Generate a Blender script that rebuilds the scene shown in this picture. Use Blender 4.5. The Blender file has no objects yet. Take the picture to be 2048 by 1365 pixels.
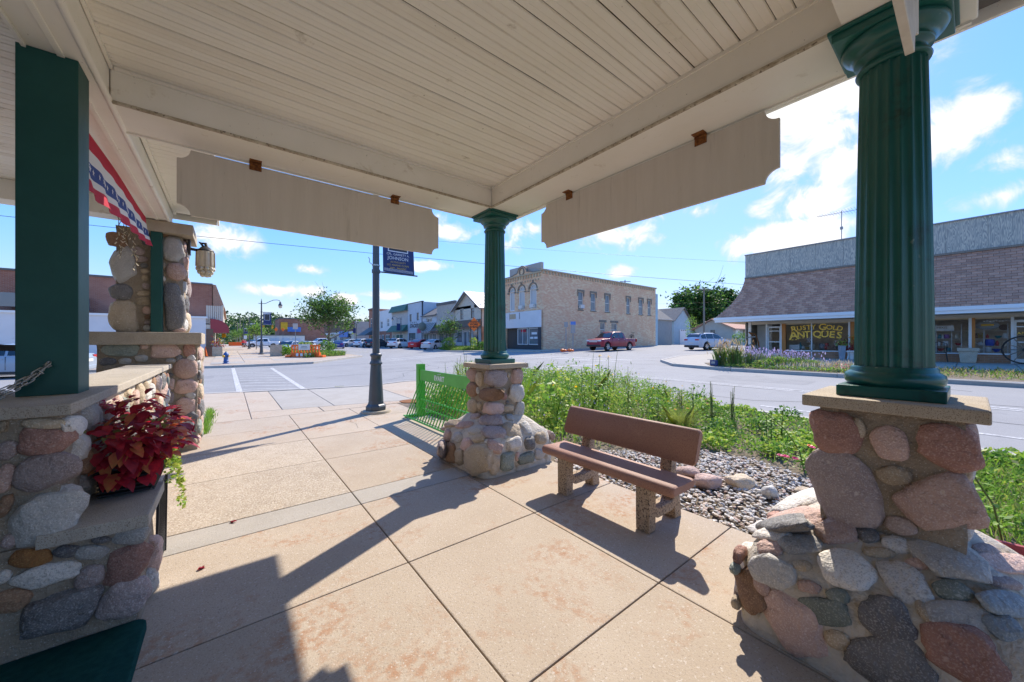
import bpy, bmesh, math, random
import numpy as np
from mathutils import Vector, Matrix, noise
from mathutils.bvhtree import BVHTree
random.seed(7); np.random.seed(7)
sc = bpy.context.scene
COL = sc.collection
R = math.radians
# ---------------------------------------------------------------- camera
FOC, CX, CY, EYE = 722.0, 1024.0, 683.0, 1.5
HEAD = math.atan2(567, 722)
FWD = Vector((math.sin(HEAD), math.cos(HEAD), 0)); RGT = Vector((math.cos(HEAD), -math.sin(HEAD), 0))
cam = bpy.data.cameras.new('camera'); cam.sensor_width = 36; cam.lens = 36 * FOC / 2048
cam.clip_start = 0.05; cam.clip_end = 4000
camo = bpy.data.objects.new('camera', cam); COL.objects.link(camo)
camo.location = (0, 0, EYE); camo.rotation_euler = (R(90), 0, -HEAD)
sc.camera = camo
# ---------------------------------------------------------------- sky, sun, exposure
SUN_AZ = math.atan2(0.894, 0.447); SUN_EL = R(43)
W = bpy.data.worlds.new('World'); sc.world = W; W.use_nodes = True
nt = W.node_tree; nt.nodes.clear()
def wn(t, **k):
    n = nt.nodes.new(t)
    for a, b in k.items(): setattr(n, a, b)
    return n
def wl(a, b): nt.links.new(a, b)
def wmath(op, a, b=None, clamp=False):
    n = wn('ShaderNodeMath', operation=op, use_clamp=clamp)
    for i, x in enumerate((a, b)):
        if x is None: continue
        if isinstance(x, (int, float)): n.inputs[i].default_value = x
        else: wl(x, n.inputs[i])
    return n.outputs[0]
sky = wn('ShaderNodeTexSky', sky_type='NISHITA', sun_disc=False, sun_elevation=SUN_EL, sun_rotation=SUN_AZ, air_density=1.0, dust_density=0.25, ozone_density=2.5)
tc = wn('ShaderNodeTexCoord')
# the glare round the sun is compressed so that the sky keeps its blue
sat = wn('ShaderNodeHueSaturation'); sat.inputs['Saturation'].default_value = 1.34; wl(sky.outputs[0], sat.inputs['Color'])
sepc = wn('ShaderNodeSeparateColor'); wl(sat.outputs[0], sepc.inputs[0])
bw = wn('ShaderNodeRGBToBW'); wl(sat.outputs[0], bw.inputs[0])
SKY_K = 2.8
den = wmath('ADD', wmath('DIVIDE', bw.outputs[0], SKY_K), 1.0)
cmp_ = wn('ShaderNodeVectorMath', operation='SCALE'); wl(sat.outputs[0], cmp_.inputs[0]); wl(wmath('DIVIDE', 1.0, den), cmp_.inputs['Scale'])
tint = wn('ShaderNodeVectorMath', operation='MULTIPLY'); wl(cmp_.outputs[0], tint.inputs[0]); tint.inputs[1].default_value = (1.0, .87, .98)
dirn = wn('ShaderNodeVectorMath', operation='NORMALIZE'); wl(tc.outputs['Generated'], dirn.inputs[0])
sx = wn('ShaderNodeSeparateXYZ'); wl(dirn.outputs[0], sx.inputs[0])
zc = wmath('MAXIMUM', wmath('ADD', sx.outputs[2], 0.12), 0.05)
cb = wn('ShaderNodeCombineXYZ'); wl(wmath('DIVIDE', sx.outputs[0], zc), cb.inputs[0]); wl(wmath('DIVIDE', sx.outputs[1], zc), cb.inputs[1])
n1 = wn('ShaderNodeTexNoise'); n1.inputs['Scale'].default_value = 1.5; n1.inputs['Detail'].default_value = 5; n1.inputs['Roughness'].default_value = 0.62; n1.inputs['Distortion'].default_value = 0.35
wl(cb.outputs[0], n1.inputs['Vector'])
nd = wn('ShaderNodeTexNoise'); nd.inputs['Scale'].default_value = 13.0; nd.inputs['Detail'].default_value = 6; nd.inputs['Roughness'].default_value = 0.6; nd.inputs['Distortion'].default_value = 0.5
wl(dirn.outputs[0], nd.inputs['Vector'])
def ray(px, py):
    return FWD + (px - CX) / FOC * RGT + Vector((0, 0, (CY - py) / FOC))
# drifting cumulus: direction (as seen in the photograph), half-width, half-height in radians
CLOUDS = [(1610, 215, .13, .09, 1.05), (1565, 320, .06, .05, .8), (1575, 475, .11, .036, 1.15), (1615, 410, .08, .04, .85), (1885, 262, .06, .05, 1.1), (1690, 330, .07, .06, .7),
          (858, 532, .05, .016, 1.0), (1250, 545, .035, .02, 1.0), (1240, 470, .1, .035, .7), (1040, 465, .07, .04, .7),
          (440, 478, .06, .03, .9), (570, 582, .08, .016, .7), (690, 600, .03, .014, 1.0), (625, 540, .03, .012, .6), (900, 455, .08, .035, .6), (2010, 320, .04, .02, .5), (1990, 395, .09, .02, .5), (760, 590, .06, .014, .6), (1390, 425, .07, .025, .6)]
acc = None
for (px, py, wx, wy, amp) in CLOUDS:
    d0 = ray(px, py).normalized(); u = Vector((d0.y, -d0.x, 0)).normalized(); v = u.cross(d0)
    mpn = wn('ShaderNodeMapping', vector_type='TEXTURE'); mpn.inputs['Location'].default_value = d0; mpn.inputs['Rotation'].default_value = Matrix((u, v, -d0)).transposed().to_euler(); mpn.inputs['Scale'].default_value = (wx * 1.7, wy * 1.7, .5)
    wl(dirn.outputs[0], mpn.inputs[0]); gr = wn('ShaderNodeTexGradient', gradient_type='SPHERICAL'); wl(mpn.outputs[0], gr.inputs[0])
    g = wmath('MULTIPLY', gr.outputs['Fac'], amp * 1.35)
    acc = g if acc is None else wmath('MAXIMUM', acc, g)
ramp = wn('ShaderNodeMapRange', interpolation_type='SMOOTHSTEP'); ramp.inputs[1].default_value = 0.28; ramp.inputs[2].default_value = 0.95
wl(wmath('ADD', wmath('MULTIPLY', wmath('SUBTRACT', nd.outputs[0], 0.5), 2.3), acc), ramp.inputs[0])
amask = wmath('MULTIPLY', acc, 3.0, True)
thin = wn('ShaderNodeMapRange', interpolation_type='SMOOTHSTEP'); thin.inputs[1].default_value = 0.55; thin.inputs[2].default_value = 0.85
wl(n1.outputs[0], thin.inputs[0])
mask = wmath('MAXIMUM', wmath('MULTIPLY', ramp.outputs[0], amask), wmath('MULTIPLY', thin.outputs[0], 0.35), True)
mask = wmath('MULTIPLY', mask, wmath('MULTIPLY', wmath('ADD', sx.outputs[2], 0.0), 14.0, True))
mx = wn('ShaderNodeMix', data_type='RGBA'); wl(mask, mx.inputs['Factor']); wl(tint.outputs[0], mx.inputs['A']); cshade = wn('ShaderNodeMix', data_type='RGBA'); cshade.inputs['A'].default_value = (1.45, 1.52, 1.65, 1); cshade.inputs['B'].default_value = (2.25, 2.22, 2.2, 1); wl(ramp.outputs[0], cshade.inputs['Factor']); wl(cshade.outputs['Result'], mx.inputs['B'])
bg = wn('ShaderNodeBackground'); bg.inputs['Strength'].default_value = 0.15; wl(mx.outputs['Result'], bg.inputs['Color'])
W.cycles.sampling_method = 'MANUAL'; W.cycles.sample_map_resolution = 256
wo = wn('ShaderNodeOutputWorld'); wl(bg.outputs[0], wo.inputs['Surface'])
sl = bpy.data.lights.new('sun', 'SUN'); sl.energy = 2.0; sl.angle = R(0.5); sl.color = (1.0, 0.91, 0.79)
slo = bpy.data.objects.new('sun', sl); COL.objects.link(slo)
sd = Vector((math.sin(SUN_AZ) * math.cos(SUN_EL), math.cos(SUN_AZ) * math.cos(SUN_EL), math.sin(SUN_EL)))
slo.location = sd * 60; slo.rotation_euler = sd.to_track_quat('Z', 'Y').to_euler()
vs = sc.view_settings; vs.view_transform = 'Standard'; vs.look = 'None'; vs.gamma = 1; vs.exposure = 1.86; vs.use_curve_mapping = False
cy = sc.cycles; cy.max_bounces = 7; cy.diffuse_bounces = 4; cy.glossy_bounces = 3; cy.transmission_bounces = 6; cy.transparent_max_bounces = 8
cy.use_denoising = True; cy.caustics_reflective = False; cy.caustics_refractive = False; cy.sample_clamp_indirect = 6
# ---------------------------------------------------------------- measuring: where a pixel of the photograph meets a real plane
def at_z(px, py, z=0.0):
    d = ray(px, py); return Vector((0, 0, EYE)) + d * ((z - EYE) / d.z)
def at_x(px, py, x):
    d = ray(px, py); return Vector((0, 0, EYE)) + d * (x / d.x)
def at_y(px, py, y):
    d = ray(px, py); return Vector((0, 0, EYE)) + d * (y / d.y)
def at_d(px, py, D):
    return Vector((0, 0, EYE)) + ray(px, py) * D
def sstep(a, b, x):
    t = min(1, max(0, (x - a) / (b - a))); return t * t * (3 - 2 * t)
def gz(x, y):   # the ground climbs gently towards the far side of the street
    return .022 * min(42, max(0, x - 3.2)) + .005 * min(40, max(0, y - 14)) * (1 - sstep(3, 12, x))
# ---------------------------------------------------------------- materials
MATS = {}
def mat(name, col, rough=.7, col2=None, scale=6, spec=.4, bump=0, bscale=60, metal=0, var=0, speck=None, spscale=120, spth=.6, detail=6, trans=0, coat=0, stain=None, stscale=1.2, stth=.58, stretch=None, obj=False, spsoft=.08, bdist=.01, speck2=None, sp2scale=90, sp2th=.64, stbreak=0):
    """base colour + large mottling (col2) + fine specks + stains; world-space so that copies differ"""
    m = bpy.data.materials.new(name); m.use_nodes = True; t = m.node_tree; N = t.nodes; L = t.links
    b = N['Principled BSDF']; b.inputs['Roughness'].default_value = rough; b.inputs['Metallic'].default_value = metal
    b.inputs['Specular IOR Level'].default_value = spec
    if coat: b.inputs['Coat Weight'].default_value = coat; b.inputs['Coat Roughness'].default_value = .08
    pos = N.new('ShaderNodeNewGeometry').outputs['Position']
    if obj:
        pos = N.new('ShaderNodeTexCoord').outputs['Object']
    if stretch:
        mp = N.new('ShaderNodeMapping'); mp.inputs['Scale'].default_value = stretch; L.new(pos, mp.inputs[0]); pos = mp.outputs[0]
    if var:
        oi = N.new('ShaderNodeObjectInfo'); ad = N.new('ShaderNodeVectorMath'); ad.operation = 'MULTIPLY_ADD'
        ad.inputs[1].default_value = (37, 17, 23); cbn = N.new('ShaderNodeCombineXYZ')
        for i in range(3): L.new(oi.outputs['Random'], cbn.inputs[i])
        L.new(cbn.outputs[0], ad.inputs[0]); L.new(pos, ad.inputs[2]); pos = ad.outputs[0]
    c = None
    def rgb(v): return (*v, 1)
    def mixc(fac, A, Bc):
        x = N.new('ShaderNodeMix'); x.data_type = 'RGBA'; L.new(fac, x.inputs['Factor'])
        if isinstance(A, tuple): x.inputs['A'].default_value = rgb(A)
        else: L.new(A, x.inputs['A'])
        if isinstance(Bc, tuple): x.inputs['B'].default_value = rgb(Bc)
        else: L.new(Bc, x.inputs['B'])
        return x.outputs['Result']
    def noi(s, d=6, r=.6, dist=0):
        n = N.new('ShaderNodeTexNoise'); n.inputs['Scale'].default_value = s; n.inputs['Detail'].default_value = min(d, 6); n.inputs['Roughness'].default_value = r; n.inputs['Distortion'].default_value = dist; L.new(pos, n.inputs['Vector']); return n.outputs[0]
    def rng(v, a, bb):
        r = N.new('ShaderNodeMapRange'); r.inputs[1].default_value = a; r.inputs[2].default_value = bb; L.new(v, r.inputs[0]); return r.outputs[0]
    c = tuple(col)
    if col2: c = mixc(rng(noi(scale, detail), .35, .65), c, tuple(col2))
    if stain:
        sf = rng(noi(stscale, 9, .72, .3), stth, stth + .12)
        if stbreak:
            mm_ = N.new('ShaderNodeMath'); mm_.operation = 'MULTIPLY'; L.new(sf, mm_.inputs[0]); L.new(rng(noi(stbreak, 3, .6), .42, .62), mm_.inputs[1]); sf = mm_.outputs[0]
        c = mixc(sf, c, tuple(stain))
    if speck2: c = mixc(rng(noi(sp2scale, 2, .5), sp2th, sp2th + .05), c, tuple(speck2))
    if speck: c = mixc(rng(noi(spscale, 2, .5), spth, spth + spsoft), c, tuple(speck))
    if var:
        hv = N.new('ShaderNodeHueSaturation'); L.new(rng(oi.outputs['Random'], 0, 1), hv.inputs['Value'])
        mr = N.new('ShaderNodeMapRange'); mr.inputs[3].default_value = 1 - var; mr.inputs[4].default_value = 1 + var; L.new(oi.outputs['Random'], mr.inputs[0]); L.new(mr.outputs[0], hv.inputs['Value'])
        if isinstance(c, tuple): hv.inputs['Color'].default_value = rgb(c)
        else: L.new(c, hv.inputs['Color'])
        c = hv.outputs[0]
    if isinstance(c, tuple): b.inputs['Base Color'].default_value = rgb(c)
    else: L.new(c, b.inputs['Base Color'])
    if bump:
        bp = N.new('ShaderNodeBump'); bp.inputs['Strength'].default_value = bump; bp.inputs['Distance'].default_value = bdist; L.new(noi(bscale, 5), bp.inputs['Height']); L.new(bp.outputs[0], b.inputs['Normal'])
    if trans:
        tr = N.new('ShaderNodeBsdfTranslucent'); ms = N.new('ShaderNodeMixShader'); ms.inputs[0].default_value = trans
        if isinstance(c, tuple): tr.inputs[0].default_value = rgb(c)
        else: L.new(c, tr.inputs[0])
        L.new(b.outputs[0], ms.inputs[1]); L.new(tr.outputs[0], ms.inputs[2]); L.new(ms.outputs[0], N['Material Output'].inputs[0])
    MATS[name] = m; return m
def brick_mat(name, c1, c2, mortar, bw_, bh, var=.0, rough=.85, tint=None):
    m = bpy.data.materials.new(name); m.use_nodes = True; t = m.node_tree; N = t.nodes; L = t.links; b = N['Principled BSDF']; b.inputs['Roughness'].default_value = rough
    g = N.new('ShaderNodeNewGeometry'); s = N.new('ShaderNodeSeparateXYZ'); L.new(g.outputs['Position'], s.inputs[0])
    a = N.new('ShaderNodeMath'); L.new(s.outputs[0], a.inputs[0]); L.new(s.outputs[1], a.inputs[1])
    cbn = N.new('ShaderNodeCombineXYZ'); L.new(a.outputs[0], cbn.inputs[0]); L.new(s.outputs[2], cbn.inputs[1])
    br = N.new('ShaderNodeTexBrick'); L.new(cbn.outputs[0], br.inputs['Vector'])
    br.inputs['Color1'].default_value = (*c1, 1); br.inputs['Color2'].default_value = (*c2, 1); br.inputs['Mortar'].default_value = (*mortar, 1)
    br.inputs['Scale'].default_value = 1; br.inputs['Brick Width'].default_value = bw_; br.inputs['Row Height'].default_value = bh; br.inputs['Mortar Size'].default_value = bh * .09; br.inputs['Bias'].default_value = -.1
    n = N.new('ShaderNodeTexNoise'); n.inputs['Scale'].default_value = .9; n.inputs['Detail'].default_value = 8; L.new(g.outputs['Position'], n.inputs[0])
    mp = N.new('ShaderNodeMapRange'); mp.inputs[1].default_value = .42; mp.inputs[2].default_value = .68; mp.inputs[4].default_value = .8; L.new(n.outputs[0], mp.inputs[0])
    x = N.new('ShaderNodeMix'); x.data_type = 'RGBA'; L.new(mp.outputs[0], x.inputs['Factor']); L.new(br.outputs[0], x.inputs['A']); x.blend_type = 'MULTIPLY' if tint is None else 'MIX'
    x.inputs['B'].default_value = (*(tint or (.62, .58, .55)), 1)
    L.new(x.outputs['Result'], b.inputs['Base Color'])
    bp = N.new('ShaderNodeBump'); bp.inputs['Strength'].default_value = .5; bp.inputs['Distance'].default_value = .02; L.new(br.outputs['Fac'], bp.inputs['Height']); bp.invert = True; L.new(bp.outputs[0], b.inputs['Normal'])
    MATS[name] = m; return m
def glass_mat(name, tint=(.03, .04, .045), rough=.03, alpha=.35, spec=.7):
    m = bpy.data.materials.new(name); m.use_nodes = True; t = m.node_tree; N = t.nodes; L = t.links; b = N['Principled BSDF']
    b.inputs['Base Color'].default_value = (*tint, 1); b.inputs['Roughness'].default_value = rough; b.inputs['Specular IOR Level'].default_value = spec
    tr = N.new('ShaderNodeBsdfTransparent'); ms = N.new('ShaderNodeMixShader'); ms.inputs[0].default_value = alpha
    L.new(tr.outputs[0], ms.inputs[1]); L.new(b.outputs[0], ms.inputs[2]); L.new(ms.outputs[0], N['Material Output'].inputs[0])
    MATS[name] = m; return m
# ---------------------------------------------------------------- mesh building
ORG = {}
def org(o): return ORG.get(o.name, Vector((0, 0, 0)))
class MB:
    def __init__(s): s.v = []; s.f = []; s.mi = []; s.sm = []
    def add(s, vs_, fs, mi=0, sm=False):
        n = len(s.v); s.v.extend([tuple(p) for p in vs_]); s.f.extend([tuple(i + n for i in f) for f in fs]); s.mi.extend([mi] * len(fs)); s.sm.extend([sm] * len(fs)); return s
    def box(s, a, b, mi=0):
        x0, y0, z0 = [min(p, q) for p, q in zip(a, b)]; x1, y1, z1 = [max(p, q) for p, q in zip(a, b)]
        return s.add([(x0, y0, z0), (x1, y0, z0), (x1, y1, z0), (x0, y1, z0), (x0, y0, z1), (x1, y0, z1), (x1, y1, z1), (x0, y1, z1)],
                     [(0, 3, 2, 1), (4, 5, 6, 7), (0, 1, 5, 4), (1, 2, 6, 5), (2, 3, 7, 6), (3, 0, 4, 7)], mi)
    def obox(s, c, h, M, mi=0):
        c = Vector(c); vs_ = [c + M @ Vector((sx_ * h[0], sy_ * h[1], sz_ * h[2])) for sz_ in (-1, 1) for sx_, sy_ in ((-1, -1), (1, -1), (1, 1), (-1, 1))]
        return s.add(vs_, [(0, 3, 2, 1), (4, 5, 6, 7), (0, 1, 5, 4), (1, 2, 6, 5), (2, 3, 7, 6), (3, 0, 4, 7)], mi)
    def beam(s, p, q, w, h, mi=0, up=(0, 0, 1)):
        p = Vector(p); q = Vector(q); d = (q - p); l = d.length; d.normalize(); u = Vector(up)
        if abs(d.dot(u)) > .98: u = Vector((1, 0, 0))
        sd_ = d.cross(u).normalized(); u2 = sd_.cross(d); M = Matrix((sd_, d, u2)).transposed()
        return s.obox((p + q) / 2, (w / 2, l / 2, h / 2), M, mi)
    def prism(s, poly, f0, f1, mi=0):
        """poly: list of 2-D points; f0/f1 map a point to 3-D at either end"""
        n = len(poly); vs_ = [f0(p) for p in poly] + [f1(p) for p in poly]
        return s.add(vs_, [tuple(range(n - 1, -1, -1)), tuple(range(n, 2 * n))] + [(i, (i + 1) % n, n + (i + 1) % n, n + i) for i in range(n)], mi)
    def loft(s, rings, mi=0, sm=True, cap=True, closed=True):
        n = len(rings[0]); vs_ = [p for r_ in rings for p in r_]; fs = []
        for k in range(len(rings) - 1):
            for i in range(n if closed else n - 1):
                j = (i + 1) % n; fs.append((k * n + i, k * n + j, (k + 1) * n + j, (k + 1) * n + i))
        s.add(vs_, fs, mi, sm)
        if cap:
            s.add(rings[0], [tuple(range(n - 1, -1, -1))], mi); s.add(rings[-1], [tuple(range(n))], mi)
        return s
    def lathe(s, prof, c=(0, 0, 0), n=24, mi=0, sm=True, cap=True, mod=None):
        rings = []
        for (r_, z) in prof:
            rings.append([(c[0] + math.cos(2 * math.pi * i / n) * r_ * (mod(i, n, z) if mod else 1), c[1] + math.sin(2 * math.pi * i / n) * r_ * (mod(i, n, z) if mod else 1), c[2] + z) for i in range(n)])
        return s.loft(rings, mi, sm, cap)
    def tube(s, pts, r_, n=8, mi=0, cap=True):
        pts = [Vector(p) for p in pts]; rings = []; k = len(pts)
        rr = r_ if isinstance(r_, (list, tuple)) else [r_] * k
        ref = Vector((0, 0, 1))
        for i, p in enumerate(pts):
            d = (pts[min(i + 1, k - 1)] - pts[max(i - 1, 0)]).normalized()
            rf = ref if abs(d.dot(ref)) < .95 else Vector((1, 0, 0))
            a = d.cross(rf).normalized(); b = a.cross(d)
            rings.append([p + (a * math.cos(2 * math.pi * j / n) + b * math.sin(2 * math.pi * j / n)) * rr[i] for j in range(n)])
        return s.loft(rings, mi, True, cap)
    def ball(s, c, r_, n=10, m=6, mi=0, sc_=(1, 1, 1)):
        rings = []
        for k in range(m + 1):
            a = math.pi * k / m; rr = max(math.sin(a), .02)
            rings.append([(c[0] + math.cos(2 * math.pi * i / n) * rr * r_ * sc_[0], c[1] + math.sin(2 * math.pi * i / n) * rr * r_ * sc_[1], c[2] - math.cos(a) * r_ * sc_[2]) for i in range(n)])
        return s.loft(rings, mi, True, True)
    def mesh(s, name, o=Vector((0, 0, 0)), bevel=0, seg=2):
        me = bpy.data.meshes.new(name); me.from_pydata([(p[0] - o[0], p[1] - o[1], p[2] - o[2]) for p in s.v], [], s.f)
        me.polygons.foreach_set('material_index', s.mi); me.polygons.foreach_set('use_smooth', s.sm); me.update()
        if bevel:
            bm = bmesh.new(); bm.from_mesh(me); bmesh.ops.remove_doubles(bm, verts=bm.verts, dist=1e-5)
            es = [e for e in bm.edges if len(e.link_faces) == 2 and e.calc_face_angle(0) > .6]
            bmesh.ops.bevel(bm, geom=es, offset=bevel, segments=seg, affect='EDGES', profile=.6, clamp_overlap=True)
            bm.to_mesh(me); bm.free()
        return me
    def build(s, name, m, parent=None, bevel=0, seg=2, **props):
        og = org(parent) if parent else Vector((0, 0, 0))
        me = s.mesh(name, og, bevel, seg)
        return obj(name, me, m, parent, **props)
def obj(name, me, m=None, parent=None, **props):
    o = bpy.data.objects.new(name, me); COL.objects.link(o)
    if m is not None and me is not None and not me.materials:
        for x in (m if isinstance(m, (list, tuple)) else [m]): me.materials.append(MATS[x] if isinstance(x, str) else x)
    if parent: o.parent = parent; ORG[o.name] = org(parent)
    for k, v_ in props.items(): o[k] = v_
    return o
def thing(name, label, cat, loc=(0, 0, 0), group=None, rz=0, kind=None):
    o = bpy.data.objects.new(name, None); COL.objects.link(o); o.location = loc; o.rotation_euler = (0, 0, rz); o.empty_display_size = .1
    o['label'] = label; o['category'] = cat
    if group: o['group'] = group
    if kind: o['kind'] = kind
    ORG[o.name] = Vector(loc) if rz == 0 else Vector((0, 0, 0))
    return o
def tag(o, label, cat, group=None):
    o['label'] = label; o['category'] = cat
    if group: o['group'] = group
    return o
def struct(o, label=None):
    o['kind'] = 'structure'
    if label: o['label'] = label
    return o
def copy_tree(o, parent=None):
    c = o.copy(); COL.objects.link(c); c.parent = parent
    for ch in list(o.children): copy_tree(ch, c)
    return c
def textmesh(name, s, size, M, m, parent=None, ext=.002, align='CENTER', space=1.0, offset=0.0):
    cu = bpy.data.curves.new(name, 'FONT'); cu.body = s; cu.size = size; cu.extrude = ext; cu.align_x = align; cu.align_y = 'CENTER'; cu.space_character = space; cu.offset = offset; cu.resolution_u = 3
    t = bpy.data.objects.new(name, cu); me = bpy.data.meshes.new_from_object(t); bpy.data.objects.remove(t); bpy.data.curves.remove(cu)
    me.transform(M)
    if parent: me.transform(Matrix.Translation(-org(parent)))
    return obj(name, me, m, parent)
def basis(o, u, v):
    """matrix whose local x runs along u, y along v"""
    u = Vector(u).normalized(); v = Vector(v).normalized(); n = u.cross(v)
    M = Matrix((u, v, n)).transposed().to_4x4(); M.translation = Vector(o); return M
# ---------------------------------------------------------------- leaves and blades (numpy)
def npmesh(name, V, nper, mi=None, smooth=False):
    n = len(V) // nper; me = bpy.data.meshes.new(name); me.vertices.add(len(V)); me.vertices.foreach_set('co', V.astype(np.float32).ravel())
    me.loops.add(len(V)); me.loops.foreach_set('vertex_index', np.arange(len(V), dtype=np.int32))
    me.polygons.add(n); me.polygons.foreach_set('loop_start', np.arange(0, len(V), nper, dtype=np.int32)); me.polygons.foreach_set('loop_total', np.full(n, nper, dtype=np.int32))
    if mi is not None: me.polygons.foreach_set('material_index', np.asarray(mi, dtype=np.int32))
    me.update(calc_edges=True); return me
rng_ = np.random.default_rng(5)
def leaf_mesh(name, C, size, nm, up=.4, aspect=.45, wt=None, jitter=.4):
    n = len(C); d = rng_.normal(size=(n, 3)); d[:, 2] = d[:, 2] * .6 + up; d /= np.linalg.norm(d, axis=1)[:, None]
    r_ = rng_.normal(size=(n, 3)); b = np.cross(d, r_); b /= np.linalg.norm(b, axis=1)[:, None]
    s = (np.asarray(size) * np.exp(rng_.normal(size=n) * jitter * .6))[:, None]
    C = np.asarray(C); P = np.stack([C - d * s * .5, C + b * s * aspect * .5, C + d * s * .5, C - b * s * aspect * .5], 1).reshape(-1, 3)
    return npmesh(name, P, 4, rng_.choice(nm, size=n, p=wt))
def blade_mesh(name, C, h, w, nm, lean=.3, wt=None):
    n = len(C); C = np.asarray(C); a = rng_.uniform(0, 2 * np.pi, n); side = np.stack([np.cos(a), np.sin(a), 0 * a], 1)
    ld = rng_.normal(size=(n, 2)) * lean; h = np.asarray(h) * np.ones(n); w = (np.asarray(w) * np.ones(n))[:, None]
    mid = C + np.stack([ld[:, 0] * h * .35, ld[:, 1] * h * .35, h * .6], 1); tip = C + np.stack([ld[:, 0] * h, ld[:, 1] * h, h * .96], 1)
    P = np.stack([C - side * w, C + side * w, mid + side * w * .7, tip, mid - side * w * .7], 1).reshape(-1, 3)
    return npmesh(name, P, 5, rng_.choice(nm, size=n, p=wt))
# ================================================================ materials
mat('cream_paint', (.92, .88, .79), .62, (.88, .84, .74), 2.5, bump=.08, bscale=25, speck=(.16, .14, .10), spscale=60, spth=.735, stain=(.64, .57, .45), stscale=4.5, stth=.61)
mat('ceiling_paint', (.94, .91, .82), .6, (.90, .86, .76), 1.3, bump=.05, bscale=20, stain=(.52, .46, .36), stscale=4.0, stth=.67, speck=(.3, .26, .2), spscale=40, spth=.75)
mat('ceiling_paint_worn', (.91, .87, .77), .6, (.85, .80, .69), 2.3, bump=.05, bscale=20, stain=(.52, .46, .35), stscale=3.0, stth=.60, speck=(.25, .2, .15), spscale=45, spth=.735)
mat('gap_dark', (.10, .085, .065), .9)
mat('sign_paint', (.70, .645, .57), .75, (.66, .605, .53), 3.0, bump=.15, bscale=9, stretch=(6, 6, .5), stain=(.57, .52, .45), stscale=2.0, stth=.58, speck=(.46, .41, .35), spscale=14, spth=.71)
mat('sign_edge', (.74, .69, .60), .7, (.6, .55, .47), 8)
mat('green_paint', (.010, .098, .080), .3, (.014, .118, .096), 3, spec=.5, bump=.12, bscale=22, speck=(.05, .10, .07), spscale=55, spth=.72, speck2=(.26, .30, .25), sp2scale=15, sp2th=.735, stain=(.012, .055, .042), stscale=4, stth=.56)
mat('green_post', (.007, .072, .062), .5, (.010, .086, .074), 4, spec=.4, bump=.1, bscale=30, speck=(.10, .16, .13), spscale=18, spth=.77)
mat('rack_green', (.085, .42, .035), .38, (.10, .48, .045), 4, spec=.5)
mat('rust', (.14, .045, .015), .9, (.30, .12, .03), 60, bump=.4, bscale=200)
mat('mortar', (.27, .215, .155), .95, (.36, .30, .225), 6, bump=1.0, bscale=45, bdist=.02, speck=(.55, .5, .43), spscale=160, spth=.62)
mat('mortar_pale', (.52, .46, .375), .95, (.64, .585, .50), 7, bump=1.0, bscale=40, bdist=.02, stain=(.34, .27, .18), stscale=3.5, stth=.55)
mat('cap_concrete', (.42, .35, .26), .92, (.50, .43, .33), 5, bump=.5, bscale=90, speck=(.22, .17, .12), spscale=230, spth=.56)
SC = dict(pink=((.58, .40, .33), (.48, .32, .27), (.68, .55, .48)), red=((.42, .23, .18), (.34, .18, .14), (.54, .37, .31)), grey=((.50, .48, .44), (.41, .39, .36), (.64, .62, .58)),
          tan=((.50, .40, .28), (.41, .32, .22), (.62, .54, .42)), brown=((.32, .19, .11), (.24, .14, .09), (.43, .29, .18)), dark=((.17, .165, .16), (.12, .115, .115), (.32, .31, .30)),
          white=((.72, .68, .62), (.63, .59, .53), (.36, .33, .30)), green=((.25, .28, .24), (.18, .21, .18), (.40, .42, .37)), purple=((.40, .32, .295), (.32, .25, .235), (.54, .47, .44)), rust=((.40, .19, .06), (.28, .13, .05), (.50, .27, .10)),
          blue=((.34, .39, .41), (.28, .32, .34), (.48, .52, .53)))
for k, (a, b, c) in SC.items():
    mat('stone_' + k, a, .6 if k in ('dark', 'green') else .8, b, 6, bump=1.0, bscale=30, var=.2, speck=tuple(x * .3 + y * .7 for x, y in zip(a, c)), spscale=150, spth=.53, spsoft=.12, bdist=.022, stain=tuple(x * .6 for x in b), stscale=11, stth=.55, stbreak=60, speck2=c, sp2scale=24, sp2th=.68)
mat('walk', (.405, .33, .248), .9, (.45, .375, .29), 1.6, bump=.35, bscale=120, speck=(.31, .25, .19), spscale=95, spth=.60, speck2=(.52, .46, .39), sp2scale=75, sp2th=.63, stain=(.36, .19, .10), stscale=.8, stth=.525, stbreak=22, detail=9, var=.05)
mat('walk_grey', (.35, .32, .275), .9, (.39, .36, .315), 2.2, bump=.3, bscale=130, speck=(.30, .27, .23), spscale=95, spth=.60, speck2=(.50, .47, .42), sp2scale=80, sp2th=.66, var=.05)
mat('walk_pebble', (.375, .31, .235), .9, (.44, .37, .285), 5, bump=.6, bscale=80, speck=(.54, .48, .39), spscale=70, spth=.55, speck2=(.26, .20, .15), sp2scale=60, sp2th=.60, stain=(.40, .28, .18), stscale=1.4, stth=.58, stbreak=24, var=.05)
mat('joint', (.22, .175, .13), .95, (.14, .11, .085), 14)
mat('asphalt', (.285, .28, .272), .92, (.25, .245, .24), .5, bump=.35, bscale=120, speck=(.38, .37, .36), spscale=160, spth=.58, stain=(.19, .186, .18), stscale=.45, stth=.57, detail=9)
mat('kerb', (.47, .44, .39), .9, (.40, .37, .33), 4, bump=.25, bscale=90, stain=(.28, .25, .21), stscale=3, stth=.6)
mat('road_white', (.58, .57, .55), .85, (.42, .415, .40), 7, speck=(.29, .285, .28), spscale=22, spth=.53)
mat('soil', (.13, .10, .07), .95, (.19, .15, .10), 8, bump=.6, bscale=50)
mat('lawn_ground', (.07, .11, .03), .95, (.12, .13, .05), 1.2, bump=.5, bscale=40)
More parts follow.
